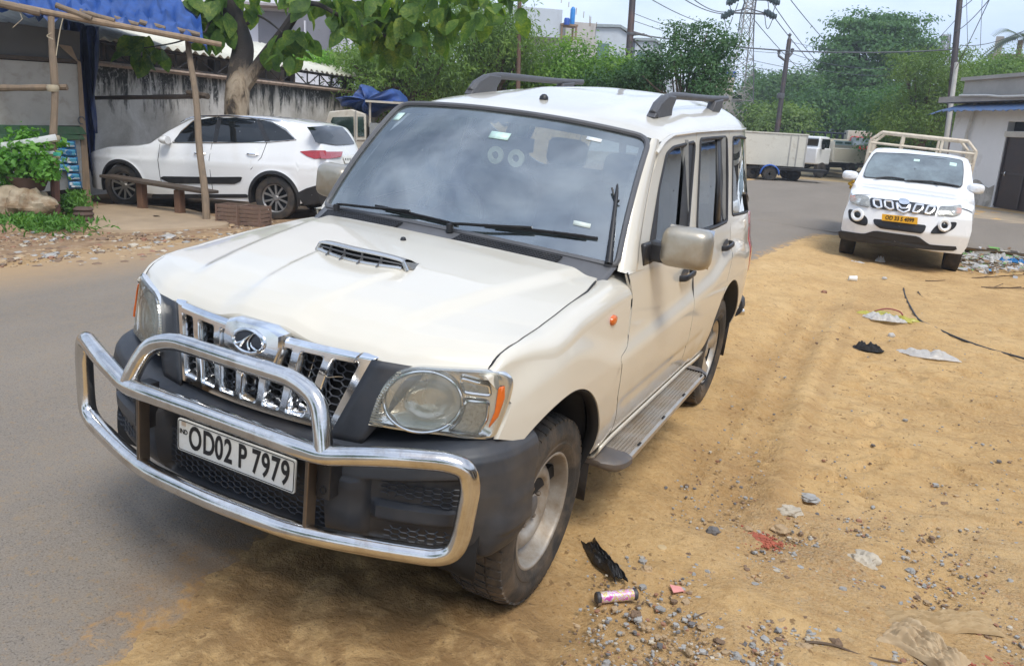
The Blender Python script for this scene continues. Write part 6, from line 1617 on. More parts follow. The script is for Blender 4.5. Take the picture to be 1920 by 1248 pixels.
def sachets():
    # two strips of blue sachets hanging from the ledge
    for si, (xa, ya, n, dx, lab) in enumerate(((118, 264, 6, 2.4, 'right-hand strip of blue sachets hanging below the green stall ledge'), (101, 262, 4, 1.5, 'left-hand strip of blue sachets hanging below the ledge, partly behind the porch post'))):
        o = thing('sachet_strip', lab, 'sachets', tuple(sp_(xa + 10, ya, .12)), group='sachet strips on the stall')
        O = np.array(o.location)
        for k in range(n):
            y0 = ya + k * 15.2; x0 = xa + k * dx; c = sp_(x0 + 11, y0 + 7, .14) - O
            w_, h_ = .20, .125
            u = e1; m = MB(); rows = []
            for j in np.linspace(-1, 1, 5): rows.append([c + u * w_ / 2 * i + np.array([0, 0, h_ / 2 * j]) + SN * (.012 * (1 - i * i) * (1 - j * j)) + SN * .01 * math.sin(k * 2.2 + i) for i in np.linspace(-1, 1, 6)])
            m.grid(rows); s_ = m.build('sachet', mat('sachet_blue', (.03, .16, .34), .3, .2, .5, 20), o, solid=.004)
            m = MB(); f = lambda i, j, w2, h2: [c + u * (w_ / 2 * i + a * w2) + np.array([0, 0, h_ / 2 * j + b_ * h2]) + SN * .016 for a, b_ in ((-1, -1), (1, -1), (1, 1), (-1, 1))]
            m.poly(f(-.55, .35, .03, .025)); m.poly(f(.1, -.35, .07, .014)); m.build('sachet_print', mat('sachet_white', (.72, .75, .76), .4), s_)
            m = MB(); m.poly(f(.15, .35, .06, .022)); m.poly(f(.35, -.1, .04, .03)); m.build('sachet_print', mat('sachet_cyan', (.10, .42, .58), .4), s_)
sachets()
def bench():
    A, B = gp(268, 396), gp(338, 405); o = thing('plank_bench', 'long plank bench on short brown posts in front of the white crossover', 'bench', tuple(A)); d = B - A; d[2] = 0; d /= np.linalg.norm(d)
    n = np.array([-d[1], d[0], 0.])
    T0 = dp(238, 341, 13.9) - A; 
    for k, P in enumerate((A, B)):
        h = .50 if k == 0 else .46
        m = MB(); m.box(P - A + np.array([0, 0, h / 2 - .03]), (.13, .12, h), rot=np.stack([d, n, [0, 0, 1.]], 1)); m.build('leg', wood('reddish_post', (.16, .085, .05)), o, bevel=.01)
    m = MB(); c = (A + B) / 2 - A + np.array([0, 0, .49]) - d * .05; M3 = np.stack([d, n, [0, 0, 1.]], 1); m.box(c, (2.35, .30, .05), rot=M3 @ np.array([[math.cos(.035), 0, -math.sin(-.035)], [0, 1, 0], [math.sin(-.035), 0, math.cos(.035)]])); m.build('seat_plank', M_darkwood, o, bevel=.008)
bench()
def crates():
    c = gp(460, 421)
    for k in range(2):
        o = thing('slatted_crate', ('left' if k == 0 else 'right') + ' one of two weathered slatted crates beside the crossover rear wheel', 'crate', (float(c[0]) - .22 + .36 * k, float(c[1]) - .04 + .10 * k, float(c[2])), R(12), 'slatted crates')
        Mc = wood('crate_brown', (.17, .105, .075)); w, d, h = .36, .32, .30
        for s in (-1, 1):
            m = MB()
            for j in range(5): m.box((0, s * d / 2, .03 + j * .062), (w, .015, .045))
            m.build('slatted_side', Mc, o, bevel=.003)
            m = MB()
            for j in range(5): m.box((s * w / 2, 0, .03 + j * .062), (.015, d, .045))
            m.build('slatted_side', Mc, o, bevel=.003)
        for sx in (-1, 1):
            for sy in (-1, 1): m = MB(); m.box((sx * w / 2, sy * d / 2, h / 2), (.03, .03, h + .01)); m.build('corner_stud', Mc, o)
        m = MB(); m.box((0, 0, .02), (w, d, .015)); m.build('floor', Mc, o)
crates()
# ---- stained compound wall with the lean-to shed on top
WA, WB = dp(150, 118, 15.0), dp(760, 182, 29.5)
WA[2] = WB[2] = 0; wd_ = (WB - WA) / np.linalg.norm(WB - WA); wn = np.array([wd_[1], -wd_[0], 0.])
if wn @ (CAMP - WA) < 0: wn = -wn
def wpt(px, py, off=0.): return on_plane(px, py, WA + wn * off, wn)
WTOP = float(np.mean([wpt(210, 122)[2], wpt(480, 151)[2], wpt(660, 174)[2]]))
def wall():
    m, nt, b = new_mat('stained_plaster'); v = coords(nt, world=True); sep = N(nt, 'ShaderNodeSeparateXYZ'); nt.links.new(v, sep.inputs[0])
    n1 = noise(nt, v, 1.1, 7, .65, .4); n2 = noise(nt, coords(nt, (1, 1, .22), True), 5, 7, .7, .3); n3 = noise(nt, v, 14, 6, .7)
    c = ramp(nt, n1, [(.35, (.34, .315, .27)), (.5, (.47, .44, .39)), (.65, (.60, .575, .53))])
    hgt = mapr(nt, sep.outputs[2], 1.0, WTOP - .1, 0, .62)
    c = mixc(nt, mapr(nt, mth(nt, 'ADD', mth(nt, 'MULTIPLY', n2, 1.5), hgt), 1.10, 1.32), c, (.035, .035, .030))
    c = mixc(nt, mth(nt, 'MULTIPLY', mapr(nt, n3, .52, .70), mapr(nt, n1, .45, .6)), c, (.62, .60, .56))
    c = mixc(nt, mapr(nt, n3, .60, .80, 0, .6), c, (.16, .14, .11))
    nt.links.new(c, b.inputs['Base Color']); b.inputs['Roughness'].default_value = .92; bump(nt, b, n3, .4, .03)
    q = MB(); L_ = np.linalg.norm(WB - WA) + 14; a0 = -12.; ns = 60; rows = []
    for z in np.linspace(-.3, WTOP, 16): rows.append([WA + wd_ * (a0 + (L_ - a0) * t) + np.array([0, 0, z]) + wn * .012 * math.sin(t * 90 + z * 5) for t in np.linspace(0, 1, ns)])
    rows.append([p - wn * .22 for p in rows[-1]]); q.grid(rows)
    o = tag(q.build('compound_wall', m, face=tuple(wn)), 'long grey plaster compound wall with black stains behind the parked crossover', 'wall')
wall()
def shed():
    O = WA + np.array([0, 0, WTOP]); o = thing('roadside_shed', 'long lean-to shed roof of pale corrugated sheet on dark trusses above the stained wall', 'shed', tuple(O))
    L = lambda p: np.asarray(p) - O
    ze = float(np.mean([wpt(215, 91, .05)[2], wpt(330, 110, .05)[2], wpt(640, 151, .05)[2]])) - WTOP + .15
    t0, t1 = -3.0, float((wpt(690, 165) - WA) @ wd_)
    n = 150; cor = lambda k: .028 * math.sin(k * PI / 2)
    # corrugated sheet rising to the back
    T_ = np.linspace(t0, t1, 420)
    rows = []
    for s, up, in ((.25, 0), (-1.2, .42), (-2.6, .82)): rows.append([wd_ * t + wn * s + np.array([0, 0, ze + up + .035 * math.sin(t * 2 * PI / .30)]) for t in T_])
    m = MB(); m.grid(rows); m.build('corrugated_roof', mat('pale_roof_sheet', (.62, .60, .50), .45, 0, .08, 3, dirt=(.40, .30, .20), dscale=3, dlim=(.55, .85)), o, solid=.012)
    Mt = mat('dark_truss_steel', (.030, .026, .024), .7, 0, .2, 6, dirt=(.12, .07, .04))
    m = MB(); zc, zb = ze - .06, .05
    m.tube([wd_ * t0 + wn * .1 + [0, 0, zc], wd_ * t1 + wn * .1 + [0, 0, zc]], .035, 4); m.tube([wd_ * t0 + wn * .1 + [0, 0, zb], wd_ * t1 + wn * .1 + [0, 0, zb]], .035, 4)
    m.tube([wd_ * t0 - wn * 1.0 + [0, 0, zc + .3], wd_ * t1 - wn * 1.0 + [0, 0, zc + .3]], .04, 4)
    k = t0; up = True
    while k < t1 - .7:
        m.tube([wd_ * k + wn * .1 + [0, 0, zb if up else zc], wd_ * (k + .7) + wn * .1 + [0, 0, zc if up else zb]], .022, 4); m.tube([wd_ * (k + .7) + wn * .1 + [0, 0, zb], wd_ * (k + .7) + wn * .1 + [0, 0, zc]], .028, 4)
        k += .7; up = not up
    m.build('truss', Mt, o)
    for t in np.arange(t0 + .5, t1, 3.4): m = MB(); m.box(wd_ * t - wn * .15 + np.array([0, 0, ze * .5]), (.20, .20, ze)); m.build('roof_post', Mt, o)
    m = MB(); m.grid([[wd_ * t - wn * 2.8 + np.array([0, 0, z]) for t in (t0, t1)] for z in (-2.4, ze + .85)]); m.build('back_wall', mat('dull_pink_plaster', (.30, .25, .21), .9, 0, .15, 2), o)
    m = MB(); m.tube([wd_ * t0 + wn * .12 + [0, 0, .0], wd_ * t1 + wn * .12 + [0, 0, .0]], .05, 4); m.build('coping_plank', wood('pinkish_plank', (.36, .27, .21)), o)
shed()
# ---- foliage
def leaf_mat(name, cols, trans=.35, scale=1.3, world=True):
    m, nt, b = new_mat(name); v = coords(nt, world=True)
    n1 = noise(nt, v, scale, 4, .6); n2 = noise(nt, v, scale * 9, 3, .7)
    f = mth(nt, 'ADD', mth(nt, 'MULTIPLY', n1, .6), mth(nt, 'MULTIPLY', n2, .4))
    c = ramp(nt, f, [(.34, cols[0]), (.5, cols[1]), (.66, cols[2])])
    nt.links.new(c, b.inputs['Base Color']); b.inputs['Roughness'].default_value = .55; b.inputs['Specular IOR Level'].default_value = .35
    t = nt.nodes.new('ShaderNodeBsdfTranslucent'); nt.links.new(mixc(nt, 1.0, c, (1.5, 1.6, .6), 'MULTIPLY'), t.inputs[0])
    mx = nt.nodes.new('ShaderNodeMixShader'); mx.inputs[0].default_value = trans
    nt.links.new(b.outputs[0], mx.inputs[1]); nt.links.new(t.outputs[0], mx.inputs[2]); nt.links.new(mx.outputs[0], nt.nodes['Material Output'].inputs[0])
    return m
def leaves(pos, nrm, size, aspect=.55, jit=.35, droop=0., fold=.15):
    """many small folded leaves: pos (n,3), nrm preferred normals"""
    n = len(pos); d = rng.normal(size=(n, 3)); d /= np.linalg.norm(d, axis=1)[:, None]
    nn = nrm + d * jit * 2; nn /= np.linalg.norm(nn, axis=1)[:, None] + 1e-9
    a = rng.normal(size=(n, 3)); a[:, 2] -= droop; a -= nn * (a * nn).sum(1)[:, None]; a /= np.linalg.norm(a, axis=1)[:, None] + 1e-9
    b_ = np.cross(nn, a); s = (size * rng.uniform(.6, 1.3, n))[:, None]
    p0 = pos - a * s * .5; p2 = pos + a * s * .5; pl = pos + b_ * s * aspect * .5 + nn * s * fold; pr = pos - b_ * s * aspect * .5 + nn * s * fold
    V = np.stack([p0, pl, p2, pr], 1).reshape(-1, 3); i = np.arange(n) * 4
    F = np.concatenate([np.stack([i, i + 1, i + 2], 1), np.stack([i, i + 2, i + 3], 1)], 0)
    return V, F
def foliage(name, mt, parts, parent):
    V = []; F = []; o = 0
    for v, f in parts: V.append(v); F.append(f + o); o += len(v)
    V = np.concatenate(V); F = np.concatenate(F)
    me = bpy.data.meshes.new(name); me.vertices.add(len(V)); me.vertices.foreach_set('co', V.ravel()); me.loops.add(len(F) * 3); me.loops.foreach_set('vertex_index', F.ravel().astype(np.int32))
    me.polygons.add(len(F)); me.polygons.foreach_set('loop_start', np.arange(0, len(F) * 3, 3)); me.polygons.foreach_set('loop_total', np.full(len(F), 3)); me.update(); me.validate()
    me.materials.append(mt); ob = bpy.data.objects.new(name, me); COL.objects.link(ob); ob.parent = parent; return ob
def puff(c, r, n, size, **k):
    """leaf clump: points in the outer part of an ellipsoid"""
    K = 8; ax = rng.normal(size=(K, 3)); ax /= np.linalg.norm(ax, axis=1)[:, None]; ax *= rng.uniform(.35, 1.0, K)[:, None]
    o_ = ax[rng.integers(0, K, n)]; e = rng.normal(size=(n, 3)) * np.array([.34, .34, .22]); d = o_ + e; p = np.asarray(c) + d * np.asarray(r); d = e + .35 * o_; nr = d / np.asarray(r); nr /= np.linalg.norm(nr, axis=1)[:, None]; nr[:, 2] += .4
    return leaves(p, nr, size, **k)
def crown_tree(name, label, cat, base, trunk_h, clumps, leaf, mt, trunk_r=.2, n=260, clump_r=None, bark=None, group=None, limbs=True, k={}):
    """clumps: list of (centre, radii) in world; trunk and limbs lead to them"""
    base = np.asarray(base, float); o = thing(name, label, cat, tuple(base), group=group)
    m = MB(); cc = np.mean([c for c, r_ in clumps], 0); tip = base + (cc - base) * .9; tip[2] = base[2] + trunk_h
    P = crom([base - [0, 0, .2], base + (tip - base) * .35 + [.15 * trunk_r, .1 * trunk_r, 0], base + (tip - base) * .7 - [.2 * trunk_r, 0, 0], tip], 4); m.tube(P, np.linspace(trunk_r, trunk_r * .55, len(P)), 9)
    for c, r_ in clumps if limbs else []:
        c = np.asarray(c, float); st = P[int(len(P) * random.uniform(.55, .95))]
        Q = crom([st, st + (c - st) * .5 + np.array([0, 0, -.12 * np.linalg.norm(c - st)]), c], 4); m.tube(Q, np.linspace(trunk_r * .45, trunk_r * .1, len(Q)), 6)
    m.v = [tuple(np.asarray(p) - base) for p in m.v]; m.build('trunk', bark or mat('bark', (.10, .075, .05), .9, 0, .3, 5, .5, 30), o)
    parts = [puff(np.asarray(c) - base, r_, int(2.0 * n * (np.prod(r_) ** (2 / 3)) / (.5 ** 2)) + 30, leaf * .66, **k) for c, r_ in clumps]
    foliage('crown', mt, parts, o); return o
M_teak = leaf_mat('teak_leaf', [(.040, .098, .020), (.092, .175, .030), (.27, .33, .05)], .48, 2.6)
def bigleaf(c, a, nrm, L, W):   # one broad leaf, with a midrib fold and a drooping tip
    a = a / np.linalg.norm(a); nrm = nrm - a * (nrm @ a); nrm /= np.linalg.norm(nrm); b_ = np.cross(a, nrm); V = []; F = []
    for t, w in ((0, .06), (.15, .55), (.38, 1), (.62, .92), (.84, .5), (1, .04)):
        m_ = c + a * L * t - nrm * L * .16 * t * t; V += [m_ + b_ * W * w + nrm * W * .28 * w, m_, m_ - b_ * W * w + nrm * W * .28 * w]
    for i in range(5):
        q = i * 3; F += [(q, q + 1, q + 4), (q, q + 4, q + 3), (q + 1, q + 2, q + 5), (q + 1, q + 5, q + 4)]
    return np.array(V), np.array(F)
def teak():
    D = 15.9; base = dp(443, 240, D); base[2] = -.12
    o = thing('teak_tree', 'broad leaved tree with pale mottled trunk standing beside the stained wall', 'tree', tuple(base)); L = lambda p: np.asarray(p) - base
    P = crom([base, dp(444, 200, D), dp(450, 130, D), dp(455, 85, D), dp(436, 30, D), dp(424, -40, D), dp(415, -140, D)], 5)
    m = MB(); m.tube([L(p) for p in P], np.interp(np.linspace(0, 1, len(P)), [0, .3, .55, .7, 1], [.25, .225, .20, .23, .17]), 14)
    Mb, nt, b = new_mat('mottled_bark'); v = coords(nt); n1 = noise(nt, coords(nt, (1, 1, .4)), 4, 6, .65, .5); n2 = noise(nt, v, 20, 5, .7)
    sep = N(nt, 'ShaderNodeSeparateXYZ'); nt.links.new(v, sep.inputs[0])
    c = ramp(nt, n1, [(.43, (.05, .038, .028)), (.49, (.22, .165, .11)), (.58, (.36, .29, .21))]); c = mixc(nt, mapr(nt, mth(nt, 'ADD', sep.outputs[2], n1), 2.9, 3.2), c, (.035, .028, .024)); nt.links.new(c, b.inputs['Base Color']); b.inputs['Roughness'].default_value = .9; bump(nt, b, n2, .6, .03)
    limbs = [([dp(455, 165, D), dp(480, 130, D - .1), dp(505, 95, D - .2), dp(535, 55, D - .4), dp(565, 5, D - .6), dp(590, -60, D - .8)], .15), ([dp(440, 60, D), dp(470, 40, D), dp(476, 28, D), dp(500, 38, D - .2), dp(530, 62, D - .5)], .035),
             ([dp(565, 5, D - .6), dp(600, 10, D - 1), dp(640, 32, D - 1.2), dp(700, 60, D - 1.5), dp(745, 75, D - 1.6)], .05), ([dp(430, 0, D), dp(400, 30, D - .4), dp(385, 60, D - .6)], .04), ([dp(425, -30, D), dp(350, -30, D - .6), dp(280, -5, D - 1)], .06), ([dp(590, -60, D - .8), dp(700, -60, D - 1.6), dp(800, -20, D - 2.2), dp(880, -10, D - 2.4)], .07), ([dp(385, 60, D - .6), dp(330, 80, D - .6), dp(270, 90, D - .7)], .02)]
    for pts, r_ in limbs: Q = crom(pts, 5); m.tube([L(p) for p in Q], np.linspace(r_, r_ * .45, len(Q)), 8)
    m.build('trunk', Mb, o)
    parts = []
    cl = [(375, 20, .6, 16), (400, 5, .7, 14), (385, 55, .5, 12), (350, 8, .5, 8), (405, 40, .4, 8), (300, 10, .6, 10), (330, -10, .8, 12), (420, -20, .9, 16),
          (265, 90, .4, 8), (275, 75, .3, 5), (295, 95, .3, 6), (540, 75, .5, 12), (518, 92, .4, 8), (560, 62, .45, 9), (545, 105, .35, 6),
          (600, 0, .5, 8), (655, 25, .6, 14), (690, 45, .6, 18), (720, 40, .8, 26), (760, 55, .6, 18), (700, 75, .4, 10), (745, 85, .3, 8), (660, 5, .9, 22), (740, 5, 1.0, 28), (800, 20, .8, 22), (820, 45, .4, 8), (870, 0, .8, 18), (930, 5, .6, 12), (610, -20, 1.0, 22), (690, -30, 1.0, 24), (780, -30, 1.0, 24), (480, -20, .6, 8), (540, -25, .7, 8), (850, -30, .9, 16), (960, -15, .6, 8), (480, 8, .25, 3)]
    for px, py, r_, n in cl:
        C = dp(px, py, D - .4 - max(0, (px - 520)) / 190)
        for k in range(n):
            d = rng.normal(size=3); d /= np.linalg.norm(d); p = C + d * r_ * random.uniform(.2, 1) * np.array([1, 1, .6])
            a = rng.normal(size=3); a[2] = -abs(a[2]) * 1.1 - .35; nn = np.array([*(rng.normal(size=2) * .9), .8]) - .5 * CF; s = random.uniform(.30, .50)
            parts.append(bigleaf(L(p), a, nn, s, s * .33))
    foliage('crown', M_teak, parts, o)
teak()
# potted bush on a boulder, grass at the porch foot
def porch_garden():
    b = gp(48, 412); o = thing('rough_boulder', 'rough pale boulder under the small green bush at the stall porch', 'rock', tuple(b)); o2 = None
    bpy.data.objects.remove(o)
    m = MB(); rows = []
    for j in range(24):
        v = -PI / 2 + PI * j / 23; row = []
        for i in range(40):
            u = 2 * PI * i / 40; p = np.array([.52 * math.cos(v) * math.cos(u), .36 * math.cos(v) * math.sin(u), .27 * math.sin(v)]); k = 1 + .30 * mnoise.noise(Vector(p * 4.1)) + .22 * mnoise.noise(Vector(p * 10)); row.append(p * k + [0, 0, .20])
        rows.append(row)
    m.grid(rows, closeu=True); ob = m.build('boulder', mat('pale_rock', (.36, .29, .20), .9, 0, .3, 4, .7, 14, dirt=(.20, .13, .07), dscale=3, dlim=(.45, .6)), loc=tuple(b), smooth=30); tag(ob, 'rough pale boulder under the small green bush at the stall porch', 'rock')
    c = dp(40, 330, 12.2); ob = thing('potted_bush', 'small bright green bush growing in a brown pot on the pale boulder', 'plant', (float(c[0]), float(c[1]), float(b[2]) + .42))
    m = MB(); m.lathe([(.0, 0), (.20, .0), (.27, .16), (.29, .20), (.25, .20), (.22, .12), (.0, .12)], 'z', (.15, 0, 0), 20); m.build('pot', mat('brown_clay', (.09, .055, .04), .8), ob)
    parts = [puff((x, y, z), (.33, .3, .26), 420, .10, aspect=.6, jit=.4) for x, y, z in ((-.32, 0, .42), (.1, .1, .60), (.36, -.05, .42), (-.05, -.2, .36), (.0, .1, .38), (-.55, .1, .30))]
    foliage('leaves', leaf_mat('bush_leaf', [(.06, .17, .03), (.11, .28, .04), (.22, .42, .08)], .4, 2.5), parts, ob)
    m = MB(); [m.tube([(.12, 0, .1), (x * .6, y, .3), (x, y, z)], [.03, .02, .008], 5) for x, y, z in ((-.3, 0, .42), (.1, .1, .6), (.36, 0, .42))]; m.build('stems', M_plank, ob)
    # grass
    parts = []
    for px, py, sx, n, h in ((85, 428, .75, 900, .16), (130, 405, .35, 420, .30), (20, 400, .5, 400, .30), (40, 425, .5, 300, .12), (148, 395, .28, 220, .32), (10, 380, .4, 220, .35)):
        C = gp(px, py); x = C[0] + rng.normal(size=n) * sx * .5; y = C[1] + rng.normal(size=n) * sx * .32; z = np.array([float(terrain(a, b_)) for a, b_ in zip(x, y)]); p = np.stack([x, y, z + rng.uniform(.02, h, n)], 1)
        parts.append(leaves(p, np.tile([.3, -.6, .5], (n, 1)), .11, .30, .5, -1.4))
    g = foliage('grass_tuft', leaf_mat('grass_green', [(.05, .13, .025), (.09, .22, .035), (.17, .32, .06)], .35, 3), parts, None); g['kind'] = 'stuff'; g['label'] = 'green grass and weeds at the foot of the stall porch'; g['category'] = 'grass'
    # stacked clay rings beside the grass
    q = gp(158, 420); m = MB(); m.lathe([(.0, 0), (.14, .0), (.15, .03), (.13, .05), (.145, .08), (.13, .12), (.145, .15), (.12, .19), (.14, .22), (.10, .25), (.0, .25)], 'z', seg=20); tag(m.build('clay_stub', mat('brown_clay', (.09, .055, .04)), loc=tuple(q)), 'short ringed brown stub standing in the weeds beside the porch slab', 'stub')
    # porch slab of beaten earth
    m = MB(); P = [gp(*p) for p in ((168, 430), (172, 392), (300, 388), (395, 408), (425, 425), (300, 434))]; rows = []
    P2 = crom(P, 6, True); c = P2.mean(0); m.grid([[(*(c + (p - c) * k)[:2], float(terrain(*(c + (p - c) * k)[:2])) + h) for p in P2] for k, h in ((1.02, -.03), (1, .035), (.97, .05), (.6, .055), (.05, .055))], closeu=True)
    o = m.build('porch_slab', mat('beaten_earth', (.34, .25, .16), .9, 0, .12, 3, .2, 30)); struct(o)
porch_garden()
# ================================================================== houses, trees, poles and wires behind
def pos(px, dep): P = dp(px, 300, dep); return np.array([P[0], P[1], 0.])
def facing(px, dep, yaw=0.):
    """frame whose x runs right across the picture, y away from the viewer, turned by yaw"""
    d = wray(px, 300); a = math.atan2(d[1], d[0]) - PI / 2 + yaw; return a
class At:
    def __init__(s, o): s.T = Trace(o)
    def __call__(s, px, py, y=0.): return s.T.aty(px, py, y)
M_wwall = mat('whitewash', (.80, .80, .79), .85, 0, .05, 1.5, .1, 30, dirt=(.45, .41, .36), dscale=1.5, dlim=(.58, .9), world=True)
def right_house():
    P1, P2 = gp(1813, 381), gp(1935, 401); d = P2 - P1; yaw = math.atan2(d[1], d[0])
    o = thing('white_house', 'low white roadside building with blue sheet awning and dark metal door', 'building', (float(P1[0]), float(P1[1]), 0), yaw); q = At(o); 
    xl = float(q(1776, 300)[0]); zr = float(q(1800, 205)[2]); W_ = 12.; zt = zr + .15
    D0, D1 = float(q(1858, 392)[0]), float(q(1858, 392)[0]) + 2.3; dz = float(q(1885, 257)[2]); v0, v1 = float(q(1886, 246)[2]), float(q(1889, 228)[2]); vx = float(q(1889, 238)[0])
    # front wall built round the door and the vent
    m = MB()
    def wq(x0, x1, z0, z1): m.box(((x0 + x1) / 2, .15, (z0 + z1) / 2), (x1 - x0, .30, z1 - z0))
    wq(xl, D0, -.3, zt); wq(D0, D1, dz, v0); wq(D0, vx, v0, v1); wq(D0, D1, v1, zt); wq(D1, W_, -.3, zt)
    m.box((xl + .15, 3.3, (zt - .3) / 2), (.30, 6.0, zt + .3)); m.box((W_, 3.3, (zt - .3) / 2), (.3, 6, zt + .3)); m.build('wall', M_wwall, o, smooth=0)
    m = MB(); m.box((D0 + 1.15, .10, dz / 2), (2.3, .06, dz + .1)); dr = m.build('door', mat('maroon_metal', (.030, .018, .017), .5, 0, .15, 3, .15, 6, dirt=(.06, .035, .025)), o, smooth=0)
    m = MB()
    for x in (D0 + .03, D0 + 1.15): m.box((x, .06, dz / 2), (.06, .05, dz))
    m.box((D0 + 1.1, .06, dz * .48), (2.2, .04, .05)); m.build('door_frame', mat('dark_grey_metal', (.05, .04, .04), .5), dr)
    m = MB(); m.tube([(D0 + .30, .05, 1.08), (D0 + .30, .0, 1.06), (D0 + .30, .0, .96), (D0 + .30, .05, .94)], .014, 6); m.build('door_handle', M_chrome, dr)
    m = MB(); m.box(((vx + D1) / 2, .25, (v0 + v1) / 2), (D1 - vx, .05, v1 - v0 + .02)); m.build('vent_opening', M_dark, o, smooth=0)
    m = MB(); m.box(((D0 + D1) / 2 + .1, -.02, (dz + v0) / 2), (D1 - D0 + .2, .08, v0 - dz - .02)); m.build('lintel', mat('cream_band', (.60, .57, .50), .8), o, smooth=0)
    # stained plinth
    m = MB(); zp = float(q(1850, 345)[2]); rows = [[(x, -.012, z + .12 * math.sin(x * 5) * (k == 2)) for x in np.linspace(xl, D0 - .05, 12)] for k, z in enumerate((-.2, zp * .5, zp))]; m.grid(rows); m.build('damp_stain', mat('damp_plaster', (.30, .28, .24), .9, 0, .3, 3, .3, 20, dirt=(.55, .52, .47), dscale=2.2, dlim=(.45, .6)), o)
    # drain pipe
    px = float(q(1827, 205)[0]); m = MB(); m.tube([(px + .15, -.10, zt), (px + .12, -.10, zt - .35), (px, -.10, zt - .9), (px - .05, -.10, .9)], .055, 8); m.build('drain_pipe', mat('pale_pipe', (.60, .58, .53), .6), o)
    # awning
    z0 = float(q(1850, 206, -.6)[2]); z1 = z0 + .26
    m = MB(); X = np.linspace(xl - .45, W_, 240); m.grid([[(x, y, z + .016 * math.sin(x * 2 * PI / .33) + (-.10 * sstep(xl + .5, xl - .4, x)) - .05 * random.random() * (y < -.7)) for x in X] for y, z in ((-.75, z0), (-.35, z0 + .14), (.1, z1))]); m.build('awning', mat('blue_roof_sheet', (.12, .21, .40), .6, 0, .15, 4, dirt=(.26, .27, .29), dscale=5, dlim=(.45, .8)), o, solid=.01)
    # slab and parapet, cable
    zs = z1 + .01; m = MB(); m.box(((xl + W_) / 2 - .1, 1.6, zs + .10), (W_ - xl + .5, 4.2, .19)); m.build('roof_slab', mat('raw_concrete', (.36, .32, .28), .9, 0, .18, 2.5, .2, 15), o, smooth=0)
    zp0 = zs + .195; m = MB(); m.box(((xl + W_) / 2 + .45, .9, zp0 + .24), (W_ - xl - .8, 2.6, .50)); m.box(((xl + W_) / 2 + .45, .9, zp0 + .545), (W_ - xl - .6, 2.8, .11)); m.build('parapet', mat('grey_render', (.36, .34, .31), .9, 0, .15, 1.5, .2, 12), o, smooth=0)
    m = MB(); m.tube(crom([(xl + .9, -.52, zp0 + .02), (xl + 2.4, -.55, zp0 - .02), (xl + 4.5, -.55, zp0 - .08), (W_, -.55, zp0 + .1)], 6), .04, 6); m.build('roof_cable', mat('pale_pipe', (.60, .58, .53)), o)
    struct_ = MB(); rows = []
    ap = [[gp(1800, 384), gp(1860, 394), gp(1960, 408)], [gp(1806, 410), gp(1860, 416), gp(1960, 424)]]
    m = MB(); m.grid([[p + [0, 0, .012] for p in resamp(np.array(r_), 12)] for r_ in ap]); 
    struct(m.build('sandy_apron', mat('apron_soil', (.36, .28, .19), .9, 0, .2, 3, .3, 12, dirt=(.12, .16, .05), dscale=2.5, dlim=(.62, .72))))
    # wall corner pillar stack behind at roof level
right_house()
def block(o, q, px0, px1, py0, py1, depth, y=0., base=None, nm='wall', mt=None):
    a, b_ = q(px0, py0, y), q(px1, py0, y); zb = base if base is not None else float(q(px0, py1, y)[2]); zt = float(q(px0, py0, y)[2])
    m = MB(); m.box(((a[0] + b_[0]) / 2, y + depth / 2, (zt + zb) / 2), (abs(b_[0] - a[0]), depth, zt - zb)); return m.build(nm, mt or M_wwall, o, smooth=0)
def left_building():
    P = pos(560, 34); o = thing('white_apartment', 'white building with a grey shuttered balcony behind the broad leaved tree', 'building', tuple(P), facing(560, 34, R(-14))); q = At(o)
    Mw = mat('pale_lilac_white', (.66, .66, .70), .8, 0, .03, 1, world=True)
    m = MB(); x0, x1 = float(q(170, 60)[0]), float(q(662, 60)[0]); zt = 15; m.box(((x0 + x1) / 2, 5, zt / 2 - 1), (x1 - x0, 10, zt + 2)); m.build('wall', Mw, o, smooth=0)
    def pan(px0, py0, px1, py1, nm, mt, d=.06, off=.0):
        a, b_ = q(px0, py0, -off), q(px1, py1, -off); m = MB(); m.box(((a[0] + b_[0]) / 2, -off - d / 2 + .005, (a[2] + b_[2]) / 2), (abs(b_[0] - a[0]), d, abs(a[2] - b_[2]))); return m.build(nm, mt, o, smooth=0)
    pan(484, 20, 640, 130, 'balcony_shutter', mat('grey_shutter', (.20, .20, .225), .6, 0, .06, 4), .05)
    pan(572, 40, 575, 130, 'shutter_post', Mw, .20); pan(626, 30, 652, 140, 'balcony_pillar', mat('lilac_pillar', (.48, .47, .51), .8), .35)
    pan(470, 9, 560, 19, 'balcony_slab', mat('grey_slab', (.36, .33, .33), .85), .9)
    pan(365, 66, 470, 67, 'plaster_joint', mat('grey_slab', (.36, .33, .33)), .03); pan(425, 88, 432, 97, 'small_window', M_dark, .03)
    return o
left_building()
